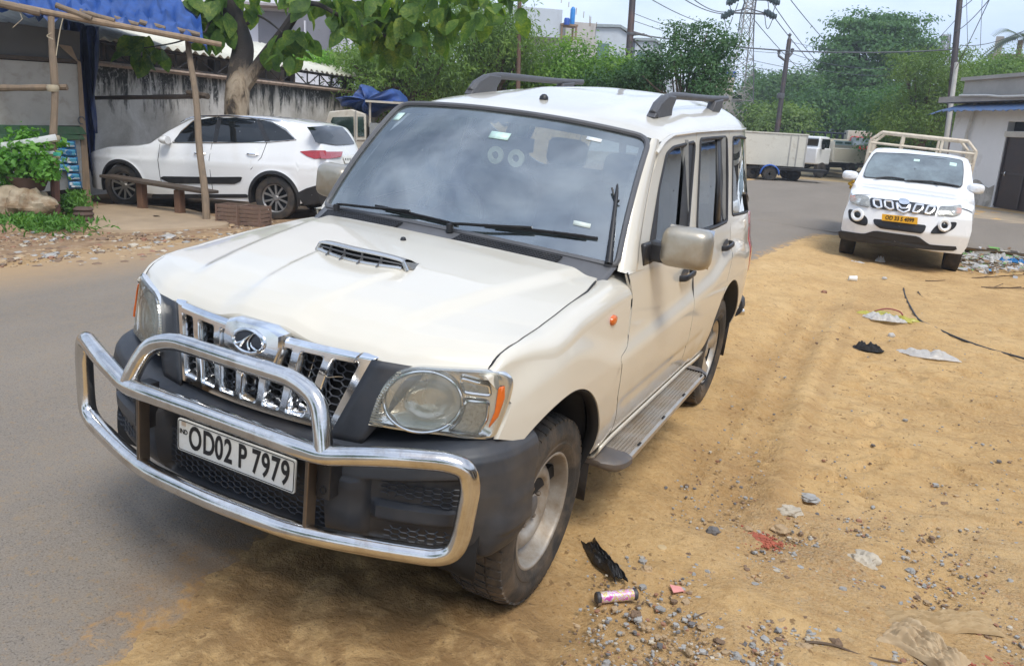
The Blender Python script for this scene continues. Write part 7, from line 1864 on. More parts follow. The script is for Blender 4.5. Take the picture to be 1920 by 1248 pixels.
def factory():
    P = pos(1110, 62); o = thing('tin_factory', 'stepped pale grey sheet metal factory with rooftop sheds above the trees', 'factory', tuple(P), facing(1110, 62, R(15))); q = At(o)
    Ms = mat('grey_cladding', (.50, .54, .58), .55, 0, .03, 1.2, dirt=(.40, .42, .44), dscale=2, dlim=(.5, .9)); Mr = mat('weathered_parapet', (.46, .43, .40), .9, 0, .12, 1.2, dirt=(.30, .27, .25), dscale=2, stretch=(1, 1, .3)); Mo = mat('teal_louvre', (.10, .17, .18), .6)
    def bx(px0, px1, py0, py1, y0, dep, nm, mt, par=o, base=None):
        a, b_ = q(px0, py0, y0), q(px1, py0, y0); z1 = float(a[2]); z0 = float(q(px0, py1, y0)[2]) if base is None else base
        m = MB(); m.box(((a[0] + b_[0]) / 2, y0 + dep / 2, (z0 + z1) / 2), (abs(b_[0] - a[0]), dep, z1 - z0)); return m.build(nm, mt, par, smooth=0)
    bx(960, 1300, 128, 300, 0, 14, 'wall', Ms, base=-1)
    def gable(x0, x1, py, y0, dep, h, nm):     # a monitor shed with a slightly pitched roof
        a, b_ = q(x0, py, y0), q(x1, py, y0); zt = float(a[2]); zb = zt - h; X0, X1 = float(a[0]), float(b_[0])
        m = MB(); pr = [(X0, zb), (X1, zb), (X1, zt - .5), ((X0 + 2 * X1) / 3, zt), (X0, zt - .1)]; m.prism([(x, y0, z) for x, z in pr], (0, dep, 0)); s_ = m.build('roof_shed', Ms, o, face='auto', smooth=0)
        m = MB(); m.prism([(x, y0 - .2, z) for x, z in [(X1 + .2, zt - .5), ((X0 + 2 * X1) / 3, zt + .02), (X0 - .1, zt - .08), (X0 - .1, zt + .12), ((X0 + 2 * X1) / 3, zt + .2), (X1 + .2, zt - .28)]], (0, dep + .4, 0)); m.build('shed_roof', mat('grey_green_sheet', (.28, .32, .33), .6), s_, face='auto', smooth=0)
        m = MB(); m.box((X0 + (X1 - X0) * .25, y0 - .05, zb + h * .45), ((X1 - X0) * .3, .1, h * .42)); m.build('louvre', Mo, s_, smooth=0)
        m = MB()
        for k in range(9): m.box((X0 + (X1 - X0) * (.52 + .045 * k), y0 - .03, zb + h * (.3 + .05 * ((k * 7) % 5))), (.14, .05, .14))
        m.build('bolt_dots', Mo, s_, smooth=0)
    gable(1118, 1184, 49, -1.0, 7, 3.4, 'a'); gable(1192, 1244, 75, -.5, 6, 2.6, 'b')
    P2 = bx(900, 1056, 6, 60, -4, 8, 'upper_block', Ms); bx(980, 1120, 62, 130, -3.0, 4, 'parapet_wall', Mr)
    bx(1062, 1118, 40, 90, -1.6, 3, 'stair_block', Mr)
    # water tanks on a platform
    pl = q(1068, 47, -4.2); m = MB(); m.box((float(pl[0]), -3.6, float(pl[2])), (1.2, 1.2, .12)); 
    for x in (-.5, .5): m.box((float(pl[0]) + x, -4.1, float(pl[2]) - .45), (.12, .12, .9)); m.box((float(pl[0]) + x, -3.1, float(pl[2]) - .45), (.12, .12, .9))
    m.build('tank_platform', mat('rusty_frame', (.26, .17, .10), .8), o)
    a = q(1072.5, 47, -4.0); m = MB(); h = float(q(1072, 13, -4.0)[2] - a[2]); m.lathe([(.0, 0), (.17, .0), (.17, h * .85), (.13, h * .92), (.06, h), (.0, h)], 'z', (float(a[0]), -4.0, float(a[2])), 16); m.build('tall_blue_tank', mat('bright_blue_tank', (.01, .20, .55), .4), o)
    a = q(1062.5, 47, -4.3); m = MB(); h = float(q(1062, 34, -4.3)[2] - a[2]); m.lathe([(.0, 0), (.19, .0), (.20, h * .8), (.15, h), (.0, h)], 'z', (float(a[0]), -4.3, float(a[2])), 16); m.build('blue_drum', mat('drum_blue', (.01, .07, .36), .4), o)
    m = MB()
    for px, p0, p1 in ((1066, 14, 4), (1080, 28, 15), (1094, 34, 22), (1105, 50, 30), (1107, 50, 32), (1118, 50, 42), (1052, 6, -2)):
        a, b_ = q(px, p0, -2.5), q(px + 1, p1, -2.5); m.tube([a, b_], .022, 4)
    m.build('rebar_stubs', mat('rusty_frame', (.26, .17, .10)), o)
factory()
def beige_house():
    P = pos(1375, 74); o = thing('beige_house', 'beige flat roofed house with blue water tank behind the lattice tower', 'building', tuple(P), facing(1375, 74, R(10))); q = At(o)
    Mb = mat('beige_plaster', (.50, .43, .35), .85, 0, .05, 1); 
    def bx(px0, px1, py0, y0, dep, nm, mt):
        a, b_ = q(px0, py0, y0), q(px1, py0, y0); z1 = float(a[2]); m = MB(); m.box(((a[0] + b_[0]) / 2, y0 + dep / 2, (z1 - 1) / 2), (abs(b_[0] - a[0]), dep, z1 + 1)); return m.build(nm, mt, o, smooth=0)
    bx(1345, 1378, 143, 0, 6, 'tower_wall', Mb); w = bx(1340, 1404, 172, -1, 8, 'wall', mat('grey_beige_plaster', (.42, .38, .33), .85, 0, .06, 1))
    for px, py in ((1378, 182), (1386, 184), (1361, 160)): a = q(px, py, -1.05); m = MB(); m.box((float(a[0]), -1.06, float(a[2])), (.4, .1, .5)); m.build('window', M_vglass, w, smooth=0)
    a = q(1370, 139, .5); m = MB(); m.lathe([(.0, -.3), (.5, -.3), (.5, .2), (.0, .3)], 'z', tuple(a), 14); m.build('water_tank', mat('drum_blue', (.01, .07, .36)), o)
    for nm in (): pass
beige_house()
def roof_structure_right():
    P = pos(1850, 60); o = thing('unfinished_house', 'unfinished concrete house top showing above the greenery at right', 'building', tuple(P), facing(1850, 60, 0)); q = At(o); Mc = mat('raw_concrete', (.36, .32, .28))
    a, b_ = q(1855, 101, 0), q(1915, 97, 0); m = MB(); m.box(((a[0] + b_[0]) / 2 + 1, 2, float(a[2]) / 2), (abs(b_[0] - a[0]) + 2, 4, float(a[2]))); m.build('wall', Mc, o, smooth=0)
    a = q(1872, 88, -.2); m = MB(); m.box((float(a[0]), 0, float(a[2]) - .4), (.5, .5, 2.2)); m.build('column_stub', Mc, o, smooth=0)
roof_structure_right()

# ---- poles, tower, wires
M_iron = mat('rusty_pole', (.040, .030, .030), .6, 0, .25, 2, .1, 20, dirt=(.11, .055, .04), dscale=1.2, dlim=(.5, .7), world=True)
def upole(label, px0, py0, px1, py1, dep, r, nm='utility_pole', mt=None, extra=None):
    a, b_ = dp(px0, py0, dep), dp(px1, py1, dep); u = (a - b_) / (a[2] - b_[2]); ground = b_ + u * (0 - b_[2]); ground[2] = 0
    o = thing(nm, label, 'pole', tuple(ground), group='utility poles'); m = MB(); L = lambda p: np.asarray(p) - ground
    ks = np.linspace(0, 1, 8); m.tube([L(ground + (a - ground) * t) for t in ks], [r * (1.12 - .2 * t) for t in ks], 10); m.build('shaft', mt or M_iron, o)
    if extra: extra(o, L)
    return o
TIPS = {}
def pole_a(o, L):
    m = MB(); c = dp(1183, 64, 30)
    for k in range(4): m.tube([L(c + [0, 0, .05 * k - .05]), L(c + CR * (.5 + .1 * k) + [0, 0, -.04 * k])], .03, 5)
    m.build('cable_bracket', M_grey, o); m = MB(); m.lathe([(.15, -.05), (.16, 0), (.15, .05)], 'z', L(dp(1183, 64, 30)), 10); m.build('cable_clamp', M_grey, o); m = MB(); m.lathe([(.155, -.05), (.165, 0), (.155, .05)], 'z', L(dp(1180, 94, 30)), 10); m.build('cable_clamp', M_grey, o)
upole('thick rusty pole rising left of the round dark tree', 1190, -60, 1178, 120, 30, .125, extra=pole_a)
upole('thin brown pole standing among the feathery trees', 975, -40, 972, 130, 25, .07, mt=mat('brown_pole', (.12, .07, .05), .8))
def pole_c(o, L):
    D = 46
    for s in (-1, 1):
        m = MB(); m.tube([L(dp(1472, 114, D)), L(dp(1472 + s * 12, 103 - 2 * s, D)), L(dp(1473 + s * 12.5, 97 - 2 * s, D))], .07, 6); m.lathe([(.0, -.12), (.10, -.08), (.07, 0), (.12, .08), (.0, .14)], 'z', L(dp(1473 + s * 12.5, 97 - 2 * s, D)), 8); m.build('insulator_arm', M_grey, o)
    m = MB(); m.lathe([(.0, -.1), (.10, -.06), (.06, .1), (.12, .18), (.0, .3)], 'z', L(dp(1480, 72, D)), 8); m.build('top_insulator', M_grey, o); m = MB(); m.lathe([(.20, -.15), (.22, 0), (.2, .15)], 'z', L(dp(1464, 180, D)), 10); m.build('pole_collar', M_grey, o)
upole('straight steel pole with two V arms above the container truck', 1480, 75, 1457, 246, 46, .135, extra=pole_c)
upole('tall dark pole leaning behind the white roadside building', 1805, -60, 1782, 195, 32, .12)
upole('short pale cement post tangled in creepers beside the white roadside building', 1794, 118, 1773, 270, 30, .085, 'cement_post', mat('cement_post_grey', (.42, .40, .36), .9))
def tower(label, px, dep, scale, pts, nm='lattice_tower', cat='tower', lod=1):
    """pts: (y, x left, x right) in the picture"""
    P = pos(px, dep); o = thing(nm, label, cat, tuple(P), facing(px, dep, R(20))); q = At(o); Mg = mat('galvanised_lattice', (.30, .29, .27), .55, .4, .12, 3, dirt=(.24, .17, .11), dscale=2); Md = mat('dark_lattice', (.10, .10, .11), .55, .4, .12, 3)
    m, md = MB(), MB(); lv = []
    for y, xl, xr in pts:
        a, b_ = q(xl, y, 0), q(xr, y, 0); w = (b_[0] - a[0]) * .47; c = .5 * (a + b_); lv.append((c, w))
    ext = lv[-1]; k = (ext[0][2] - 0) / max(1e-3, (lv[-2][0][2] - ext[0][2])); base = (ext[0] + (ext[0] - lv[-2][0]) * k, ext[1] + (ext[1] - lv[-2][1]) * k); lv.append(base)
    full = []
    for i in range(len(lv) - 1):
        n = 2 if i < len(lv) - 2 else 2
        for t in np.linspace(0, 1, n, endpoint=False): full.append((lv[i][0] * (1 - t) + lv[i + 1][0] * t, lv[i][1] * (1 - t) + lv[i + 1][1] * t))
    full.append(lv[-1]); C = lambda i, k: full[i][0] + full[i][1] * np.array([(-1, 1, 1, -1)[k], (-1, -1, 1, 1)[k], 0])
    for i in range(len(full) - 1):
        for k in range(4):
            (md if k in (1, 3) else m).tube([C(i, k), C(i + 1, k)], .075 * scale, 4); k2 = (k + 1) % 4
            m.tube([C(i, k), C(i + 1, k2)], .036 * scale, 4); m.tube([C(i, k2), C(i + 1, k)], .036 * scale, 4); m.tube([C(i, k), C(i, k2)], .03 * scale, 4)
    m.build('lattice', Mg, o); md.build('corner_legs', Md, o); return o, q
def main_tower():
    o, q = tower('tall steel lattice tower carrying power lines behind the white container truck', 1392, 62, .62, [(-45, 1394, 1422), (5, 1398, 1415), (25, 1392, 1412), (80, 1384, 1409), (140, 1362, 1407), (188, 1352, 1405)])
    Mi = mat('insulator_green', (.035, .06, .06), .3)
    for py, xl, xr in ((24, 1366, 1442), (-2, 1376, 1448), (-30, 1380, 1440)):
        a, b_, c = q(xl, py, 0), q(xr, py + 3, 0), q(1402, py - 8, 0); m = MB(); m.tube([a, b_], .06, 4); m.tube([a, c], .045, 4); m.tube([b_, c], .045, 4); m.build('cross_arm', M_grey, o)
        for e, s in ((xl, -1), (xr, 1)):
            for k in range(3):
                p = q(e + s * (k * 6 - 4), py + k * 3.5, .0); m = MB(); m.lathe([(.0, -.26), (.22, -.2), (.16, -.06), (.26, .0), (.16, .1), (.2, .2), (.0, .26)], 'x', tuple(p), 10); m.build('insulator', Mi, o)
            p0, p1 = q(e - 8, py + 4, 0), q(e + 8, py + 8, 0); m = MB(); m.tube([p0 * (1 - t) + p1 * t + np.array([0, 0, -.9 * math.sin(PI * t)]) for t in np.linspace(0, 1, 9)], .03, 4); m.build('jumper_wire', M_grey, o)
main_tower()
tower('small distant lattice mast right of the rain tree', 1772, 150, 1.6, [(66, 1767, 1781), (90, 1768, 1779), (115, 1767, 1779)], 'distant_mast', 'mast')
P = dp(1775, 72, 150)
def wires():
    # (px,py,depth) ends, sag in metres, radius
    W = [((1190, 64, 30), (1800, 92, 32), .35, .026, 'thick black cable strung from the rusty pole to the right-hand pole'),
         ((1190, 26, 30), (1475, 96, 46), .3, .012, 'thin wire from the rusty pole down to the steel pole, upper'), ((1190, 40, 30), (1482, 100, 46), .3, .012, 'thin wire from the rusty pole down to the steel pole, lower'),
         ((1186, 72, 30), (1262, 126, 36), .2, .03, 'stay cable sloping right from the rusty pole into the round dark tree'),
         ((1440, -6, 62), (1600, 170, 120), 1.0, .035, 'power line falling right from the top arm of the lattice tower'), ((1446, 25, 62), (1610, 185, 120), 1.0, .035, 'power line falling right from the lower arm of the lattice tower'), ((1412, 35, 62), (1590, 190, 120), 1.0, .03, 'power line passing behind the steel pole below the others'),
         ((1452, -40, 60), (1640, 150, 120), 1.0, .035, 'steepest power line crossing the sky right of the tower'),
         ((1366, 27, 62), (1200, -70, 40), .6, .03, 'power line climbing left from the lower tower arm'), ((1370, 22, 62), (1270, -30, 45), .5, .03, 'power line climbing left from the tower above the lower one'), ((1350, 48, 62), (1190, -20, 32), .3, .02, 'low line climbing left behind the tower'),
         ((1486, 101, 46), (1800, 118, 34), .5, .014, 'upper of the thin wires from the steel pole to the right'), ((1470, 112, 46), (1800, 132, 34), .5, .014, 'lower of the thin wires from the steel pole to the right'), ((1480, 78, 46), (1795, 88, 36), .4, .012, 'thin wire from the tip of the steel pole to the right'),
         ((1405, 112, 62), (1700, 140, 60), .4, .02, 'faint horizontal wire behind the steel pole'), ((1405, 124, 62), (1660, 142, 62), .4, .018, 'lowest faint wire crossing behind the steel pole'),
         ((1796, 20, 32), (1850, -30, 26), .1, .014, 'wire rising right from the tall dark pole, steep'), ((1792, 60, 32), (1870, -20, 24), .15, .014, 'wire rising right from the tall dark pole, slack'), ((1780, 150, 32), (1862, -15, 22), .1, .012, 'long wire rising right past the tall dark pole'), ((1800, 85, 32), (1990, 20, 22), .3, .012, 'wire running right from the tall dark pole over the roof'), ((1798, 30, 32), (1690, 130, 36), .2, .012, 'wire sloping down left from the tall dark pole into the creepers'),
         ((1812, -10, 30), (1815, 96, 30), .02, .010, 'wire hanging straight down beside the tall dark pole'), ((1842, -10, 29), (1838, 90, 29), .02, .010, 'second wire hanging down right of the tall dark pole'),
         ((1392, 230, 60), (1450, 222, 55), .3, .025, 'low slack wire under the lattice tower')]
    for a, b_, sag, r_, lab in W:
        A, B = dp(*a), dp(*b_); m = MB(); m.tube([A * (1 - t) + B * t + np.array([0, 0, -sag * 4 * t * (1 - t)]) for t in np.linspace(0, 1, 16)], r_, 5)
        tag(m.build('overhead_wire', mat('wire_grey', (.07, .08, .09), .6)), lab, 'wire', 'overhead wires')
wires()

# ---- trees and shrubs
def cl(px, py, dep, r): return (dp(px, py, dep), r)
G1 = leaf_mat('feathery_green', [(.085, .155, .042), (.155, .25, .065), (.26, .36, .09)], .42, 1.2)
G2 = leaf_mat('shrub_green', [(.075, .165, .028), (.15, .28, .045), (.27, .40, .07)], .42, 1.4)
G3 = leaf_mat('dark_citrus_green', [(.024, .070, .024), (.050, .120, .038), (.105, .19, .055)], .3, 2.4)
G4 = leaf_mat('far_green', [(.042, .102, .035), (.078, .160, .050), (.135, .235, .070)], .35, .7)
G5 = leaf_mat('rain_tree_green', [(.038, .108, .042), (.078, .170, .060), (.145, .255, .085)], .38, 1.2)
G6 = leaf_mat('creeper_green', [(.075, .135, .035), (.13, .205, .050), (.21, .29, .080)], .35, .9)
def spread(box, dep, n, r, ddep=1.5, seed=0, keep=None):
    q = np.random.default_rng(seed); out = []
    while len(out) < n:
        px, py = q.uniform(box[0], box[2]), q.uniform(box[1], box[3])
        if keep and not keep(px, py): continue
        s = q.uniform(.75, 1.3); out.append((dp(px, py, dep + q.uniform(-ddep, ddep)), np.array(r) * s))
    return out
def tree(nm, lab, cat, px, dep, clumps, leaf, mt, n, tr=.2, k={}, group=None, th=None):
    b = pos(px, dep); zc = np.mean([c[2] for c, r_ in clumps]); return crown_tree(nm, lab, cat, b, th or zc * .8, clumps, leaf, mt, tr, n, k=k, group=group)
fk = dict(aspect=.28, jit=.6, droop=1.0)
tree('feathery_tree', 'tall feathery tree hanging over the shed end left of the brown pole', 'tree', 760, 26, spread((650, 60, 860, 170), 25.5, 26, (1.0, 1.0, .7), 1.2, 1), .22, G1, 95, .22, fk, 'feathery trees')
tree('feathery_tree', 'feathery tree with drooping sprays around the thin brown pole', 'tree', 945, 27, spread((850, -10, 992, 130), 26, 20, (.95, .95, .8), 1.2, 2, lambda x, y: y > (x - 900) * .35), .22, G1, 85, .18, fk, 'feathery trees')
tree('leafy_shrub', 'dark undergrowth shrub behind the SUV roof rail', 'shrub', 880, 28, spread((700, 110, 1010, 200), 27.8, 26, (1.1, 1.0, .7), .8, 3), .24, G2, 70, .1, {}, 'undergrowth shrubs')
tree('leafy_shrub', 'bright green bushy shrub below the stepped factory', 'shrub', 1060, 27, spread((990, 98, 1165, 170), 26.5, 24, (.8, .8, .55), 1.0, 4, lambda x, y: y > 104 + abs(x - 1080) * .3), .20, G2, 95, .12, {}, 'undergrowth shrubs')
tree('leafy_shrub', 'low mixed shrub left of the round dark tree', 'shrub', 1165, 25.5, spread((1110, 128, 1235, 185), 25, 18, (.6, .6, .5), .7, 5), .17, G3, 110, .08, {}, 'undergrowth shrubs')
tree('citrus_tree', 'dark glossy round headed tree right of the rusty pole', 'tree', 1285, 24, spread((1190, 48, 1352, 175), 23.8, 34, (.52, .55, .45), .8, 6, lambda x, y: abs(x - 1298 + (y - 60) * .12) < 30 + (y - 48) * .75), .155, G3, 150, .12)
tree('rain_tree', 'tall spreading rain tree with layered crown in front of the pale sky', 'tree', 1668, 58,
     [cl(x, y, 57 + d_, np.array(r_) * 1.0) for x, y, d_, r_ in ((1600, 60, 0, (2.2, 2, .9)), (1640, 45, 1, (2.3, 2, .8)), (1680, 48, 0, (2.1, 2, .8)), (1700, 70, 1, (1.8, 2, .9)), (1575, 95, 0, (1.5, 1.6, .8)), (1620, 85, 1, (2.3, 2, .9)), (1660, 85, -1, (2.4, 2, .9)), (1715, 90, 0, (1.5, 1.6, .8)), (1590, 118, 0, (1.7, 1.6, .9)), (1558, 132, 0, (1.0, 1.2, .7)), (1640, 120, 0, (2.2, 2, 1.0)), (1690, 115, 1, (2.2, 2, 1.0)), (1735, 105, 1, (1.3, 1.4, .7)), (1615, 145, -1, (1.9, 1.8, .9)), (1660, 155, 0, (2.1, 2, 1.1)), (1562, 120, 0, (.8, .8, .5)), (1612, 48, 0, (1.3, 1.2, .6)), (1665, 36, 0, (1.6, 1.4, .5)))],
     .42, G5, 62, .5)
tree('roadside_tree', 'dark dense tree mass behind the cream pickup and red truck', 'tree', 1600, 60, spread((1520, 175, 1700, 275), 58, 34, (2.0, 1.8, 1.4), 3, 7, lambda x, y: y > 195 - (x - 1520) * .12), .42, G5, 45, .35, {}, 'trees along the far road')
tree('roadside_tree', 'mid green tree directly behind the straight steel pole', 'tree', 1490, 72, spread((1430, 165, 1560, 250), 70, 30, (2.4, 2, 1.6), 3, 8, lambda x, y: abs(x - 1500) < 45 + (y - 165) * .6), .5, G4, 40, .35, {}, 'trees along the far road')
tree('roadside_tree', 'pointed tree between the lattice tower and the steel pole', 'tree', 1425, 78, spread((1405, 140, 1465, 250), 77, 22, (1.9, 1.6, 1.6), 2, 9, lambda x, y: abs(x - 1436) < 8 + (y - 140) * .5), .5, G4, 40, .3, {}, 'trees along the far road')
tree('roadside_tree', 'light green low tree right behind the white container', 'tree', 1450, 52, spread((1405, 205, 1510, 262), 50, 16, (1.4, 1.2, .9), 2, 10), .34, G6, 60, .2, {}, 'trees along the far road')
tree('roadside_tree', 'rounded tree filling the gap below the rain tree on its left', 'tree', 1560, 66, spread((1525, 160, 1610, 235), 64, 20, (2.2, 2, 1.5), 2, 11, lambda x, y: y > 175 + abs(x - 1575) * .2), .46, G4, 42, .3, {}, 'trees along the far road')
tree('creeper_tree', 'pale green tree smothered in creepers beside the cement post', 'tree', 1735, 36, spread((1670, 105, 1800, 245), 35, 44, (.85, .85, .7), 1.5, 12, lambda x, y: x > 1700 - (y - 105) * .3), .22, G6, 85, .2, dict(aspect=.4, jit=.6))
tree('creeper_tree', 'bright green bush showing above the roof of the white roadside building', 'bush', 1870, 44, spread((1800, 112, 1960, 165), 43, 24, (1.1, 1.0, .65), 1.5, 13), .24, leaf_mat('fresh_green', [(.07, .14, .025), (.12, .21, .035), (.19, .28, .05)], .35, .7), 70, .2)
tree('roadside_tree', 'dark shrub growth behind the cargo cage of the parked pickup', 'tree', 1700, 40, spread((1640, 190, 1790, 300), 39, 30, (1.1, 1.0, .8), 1.5, 14), .26, G5, 75, .25, {}, 'trees along the far road')
# fresh creeper plants growing on the shed roof
def roof_plant():
    b = wpt(600, 118, -1.2); o = thing('roof_creeper', 'bright green ferny creeper growing over the corrugated shed roof', 'creeper', tuple(b)); parts = []
    for px, py in ((555, 112), (575, 104), (590, 112), (612, 106), (632, 116), (650, 124), (670, 132), (690, 140), (540, 105), (600, 120), (705, 148)): parts.append(puff(wpt(px, py, -1.0) - b, (.45, .6, .22), 190, .15, aspect=.3, jit=.6))
    m = MB(); m.tube(crom([wpt(540, 118, -.9) - b, wpt(600, 124, -.9) - b, wpt(700, 152, -.9) - b], 6), .02, 5); m.build('stem', M_plank, o)
    foliage('leaves', leaf_mat('fern_green', [(.09, .22, .03), (.15, .33, .04), (.26, .45, .07)], .4, 2), parts, o)
roof_plant()
def palm():
    P = dp(1915, 70, 55); b = np.array([P[0], P[1], 0.]); o = thing('palm_tree', 'palm with grey green fronds at the right edge of the sky', 'palm', tuple(b)); m = MB(); m.tube([(0, 0, 0), (.2, 0, 4), (0, 0, P[2] - .2)], [.22, .18, .16], 8); m.build('trunk', M_plank, o)
    parts = []
    for k in range(18):
        a = 2 * PI * k / 18; el = random.uniform(-.3, .9)
        for t in np.linspace(.1, 1, 22):
            c = np.array([math.cos(a) * 2.2 * t, math.sin(a) * 2.2 * t, P[2] + 2.0 * t * math.sin(el) - 1.5 * t * t])
            for s in (-1, 1):
                side_ = np.array([-math.sin(a), math.cos(a), -.5]) * s; V = np.array([c, c + side_ * .55 * (1 - .5 * t) + np.array([math.cos(a), math.sin(a), 0]) * .2, c + np.array([math.cos(a), math.sin(a), 0]) * .12]); parts.append((V, np.array([[0, 1, 2]])))
    foliage('fronds', leaf_mat('palm_green', [(.06, .085, .05), (.09, .12, .06), (.12, .15, .08)], .2, 1), parts, o)
palm()
def far_wood():
    parts = []
    q = np.random.default_rng(5)
    for k in range(150):
        x = -150 + 320 * k / 150; y = 130 + 40 * math.sin(k * .7) + q.uniform(-10, 10); parts.append(puff((x, y, 2.5 + q.uniform(0, 2.2)), (5, 5, 3.2), 150, 1.1))
    g = foliage('far_wood', G4, parts, None); g['kind'] = 'stuff'; g['label'] = 'far belt of hazy green trees closing the view'; g['category'] = 'wood'
far_wood()
# trees and a shop row behind the viewer, seen only as reflections in paint and glass
def behind():
    P = np.array([7.5, 9.0, -.15]); o = thing('shop_row', 'cream shop row across the verge seen only in the car window reflections', 'building', tuple(P), R(-92)); m = MB(); m.box((4, 3, 1.6), (18, 5, 3.6)); m.build('wall', mat('cream_shop_wall', (.70, .64, .52), .85, 0, .1, 1), o, smooth=0)
    for k in range(5):
        m = MB(); m.box((-3 + k * 3.4, .45, 1.2), (2.2, .12, 2.3)); s_ = m.build('shutter', mat('brown_shutter', (.13, .085, .06), .6, 0, .2, 2) if k % 2 else mat('grey_shutter', (.20, .20, .225)), o, smooth=0)
        m = MB(); [m.box((-3 + k * 3.4, .38, .3 + .28 * j), (2.2, .04, .03)) for j in range(8)]; m.build('shutter_ribs', M_dark, s_)
    m = MB(); m.box((4, .1, 2.75), (18, 1.6, .1)); m.build('canopy', mat('blue_roof_sheet', (.10, .20, .44)), o)
    for i, (x, y, h, r_) in enumerate(((-9, -9, 7, 2.6), (-2, -14, 8, 3.0), (6, -13, 7, 2.8), (14, -8, 7, 2.6))):
        b = np.array([x, y, 0.]); C = [(b + np.array([r_ * .6 * math.cos(a), r_ * .6 * math.sin(a), h * .65 + .8 * math.sin(a * 2)]), (r_ * .6, r_ * .6, r_ * .45)) for a in np.arange(6)] + [(b + np.array([0, 0, h * .85]), (r_ * .6, r_ * .6, r_ * .4))]
        crown_tree('street_tree', ('street tree on the far left', 'street tree on the near left', 'street tree on the near right', 'street tree on the far right')[i] + ' behind the viewer', 'tree', b, h * .6, C, .5, G4, .25, 22, group='trees behind the viewer')
behind()
# ================================================================== litter and stones on the sand
def rock_mb(r, seed, flat=.6, n=10, m_=16, rough=.3):
    q = MB(); rows = []
    for j in range(n):
        v = -PI / 2 + PI * j / (n - 1); row = []
        for i in range(m_):
            u = 2 * PI * i / m_; p = np.array([math.cos(v) * math.cos(u), math.cos(v) * math.sin(u), math.sin(v)]); k = 1 + rough * mnoise.noise(Vector(p * 1.7 + Vector((seed, 0, 0)) if False else (p[0] * 1.7 + seed, p[1] * 1.7, p[2] * 1.7))) + .4 * rough * mnoise.noise(Vector((p[0] * 4 + seed, p[1] * 4, p[2] * 4)))
            row.append(p * k * r * np.array([1, .8, flat]))
        rows.append(row)
    return q.grid(rows, closeu=True)
M_stone = {k: mat('stone_' + k, c, .9, 0, .25, 10, .4, 50) for k, c in dict(grey=(.33, .32, .30), pale=(.46, .40, .31), brown=(.20, .13, .08), dark=(.15, .14, .135), red=(.30, .15, .09), tan=(.40, .28, .16)).items()}
def put(mb, nm, mt, px, py, lab, cat, dz=0., rot=0., group=None, smooth=40, **k):
    P = gp(px, py); return tag(mb.build(nm, mt, loc=(P[0], P[1], P[2] + dz), rot=(0, 0, rot), smooth=smooth, **k), lab, cat, group)
for px, py, r_, kind, fl, lab in ((1480, 962, .062, 'pale', .5, 'lumpy pale rock in two pieces left of the red soil stain'), (1462, 995, .045, 'tan', .5, 'brownish rock just below the lumpy pale rock'), (1517, 934, .052, 'grey', .30, 'flat grey slab of stone above the lumpy pale rock'), (1620, 1054, .075, 'pale', .5, 'large rounded pale stone half sunk in the gravel'), (1336, 998, .034, 'dark', .7, 'dark speckled stone left of the red soil patch'),
    (1213, 1068, .026, 'tan', .6, 'tan stone between the black rag and the gravel'), (1508, 1215, .03, 'tan', .6, 'buried tan stone at the bottom near the cloth'), (1494, 850, .02, 'brown', .4, 'dark flat chip beside the tyre ruts'), (1545, 548, .035, 'red', .6, 'reddish brown clod of brick on the sand by the paper cup'), (1772, 945, .022, 'brown', .5, 'small brown stone at right of the gravel'), (1195, 1160, .02, 'grey', .6, 'grey stone below the discarded can'), (1192, 1155, .026, 'brown', .7, 'purplish stone below the discarded can'), (1475, 1085, .02, 'brown', .5, 'purple brown stone chip in the gravel middle')):
    m = rock_mb(r_, px * .37, fl, 20, 30, .42); put(m, 'loose_stone', M_stone[kind], px, py, lab, 'stone', r_ * fl * .2, px, 'larger stones on the sand', 22)
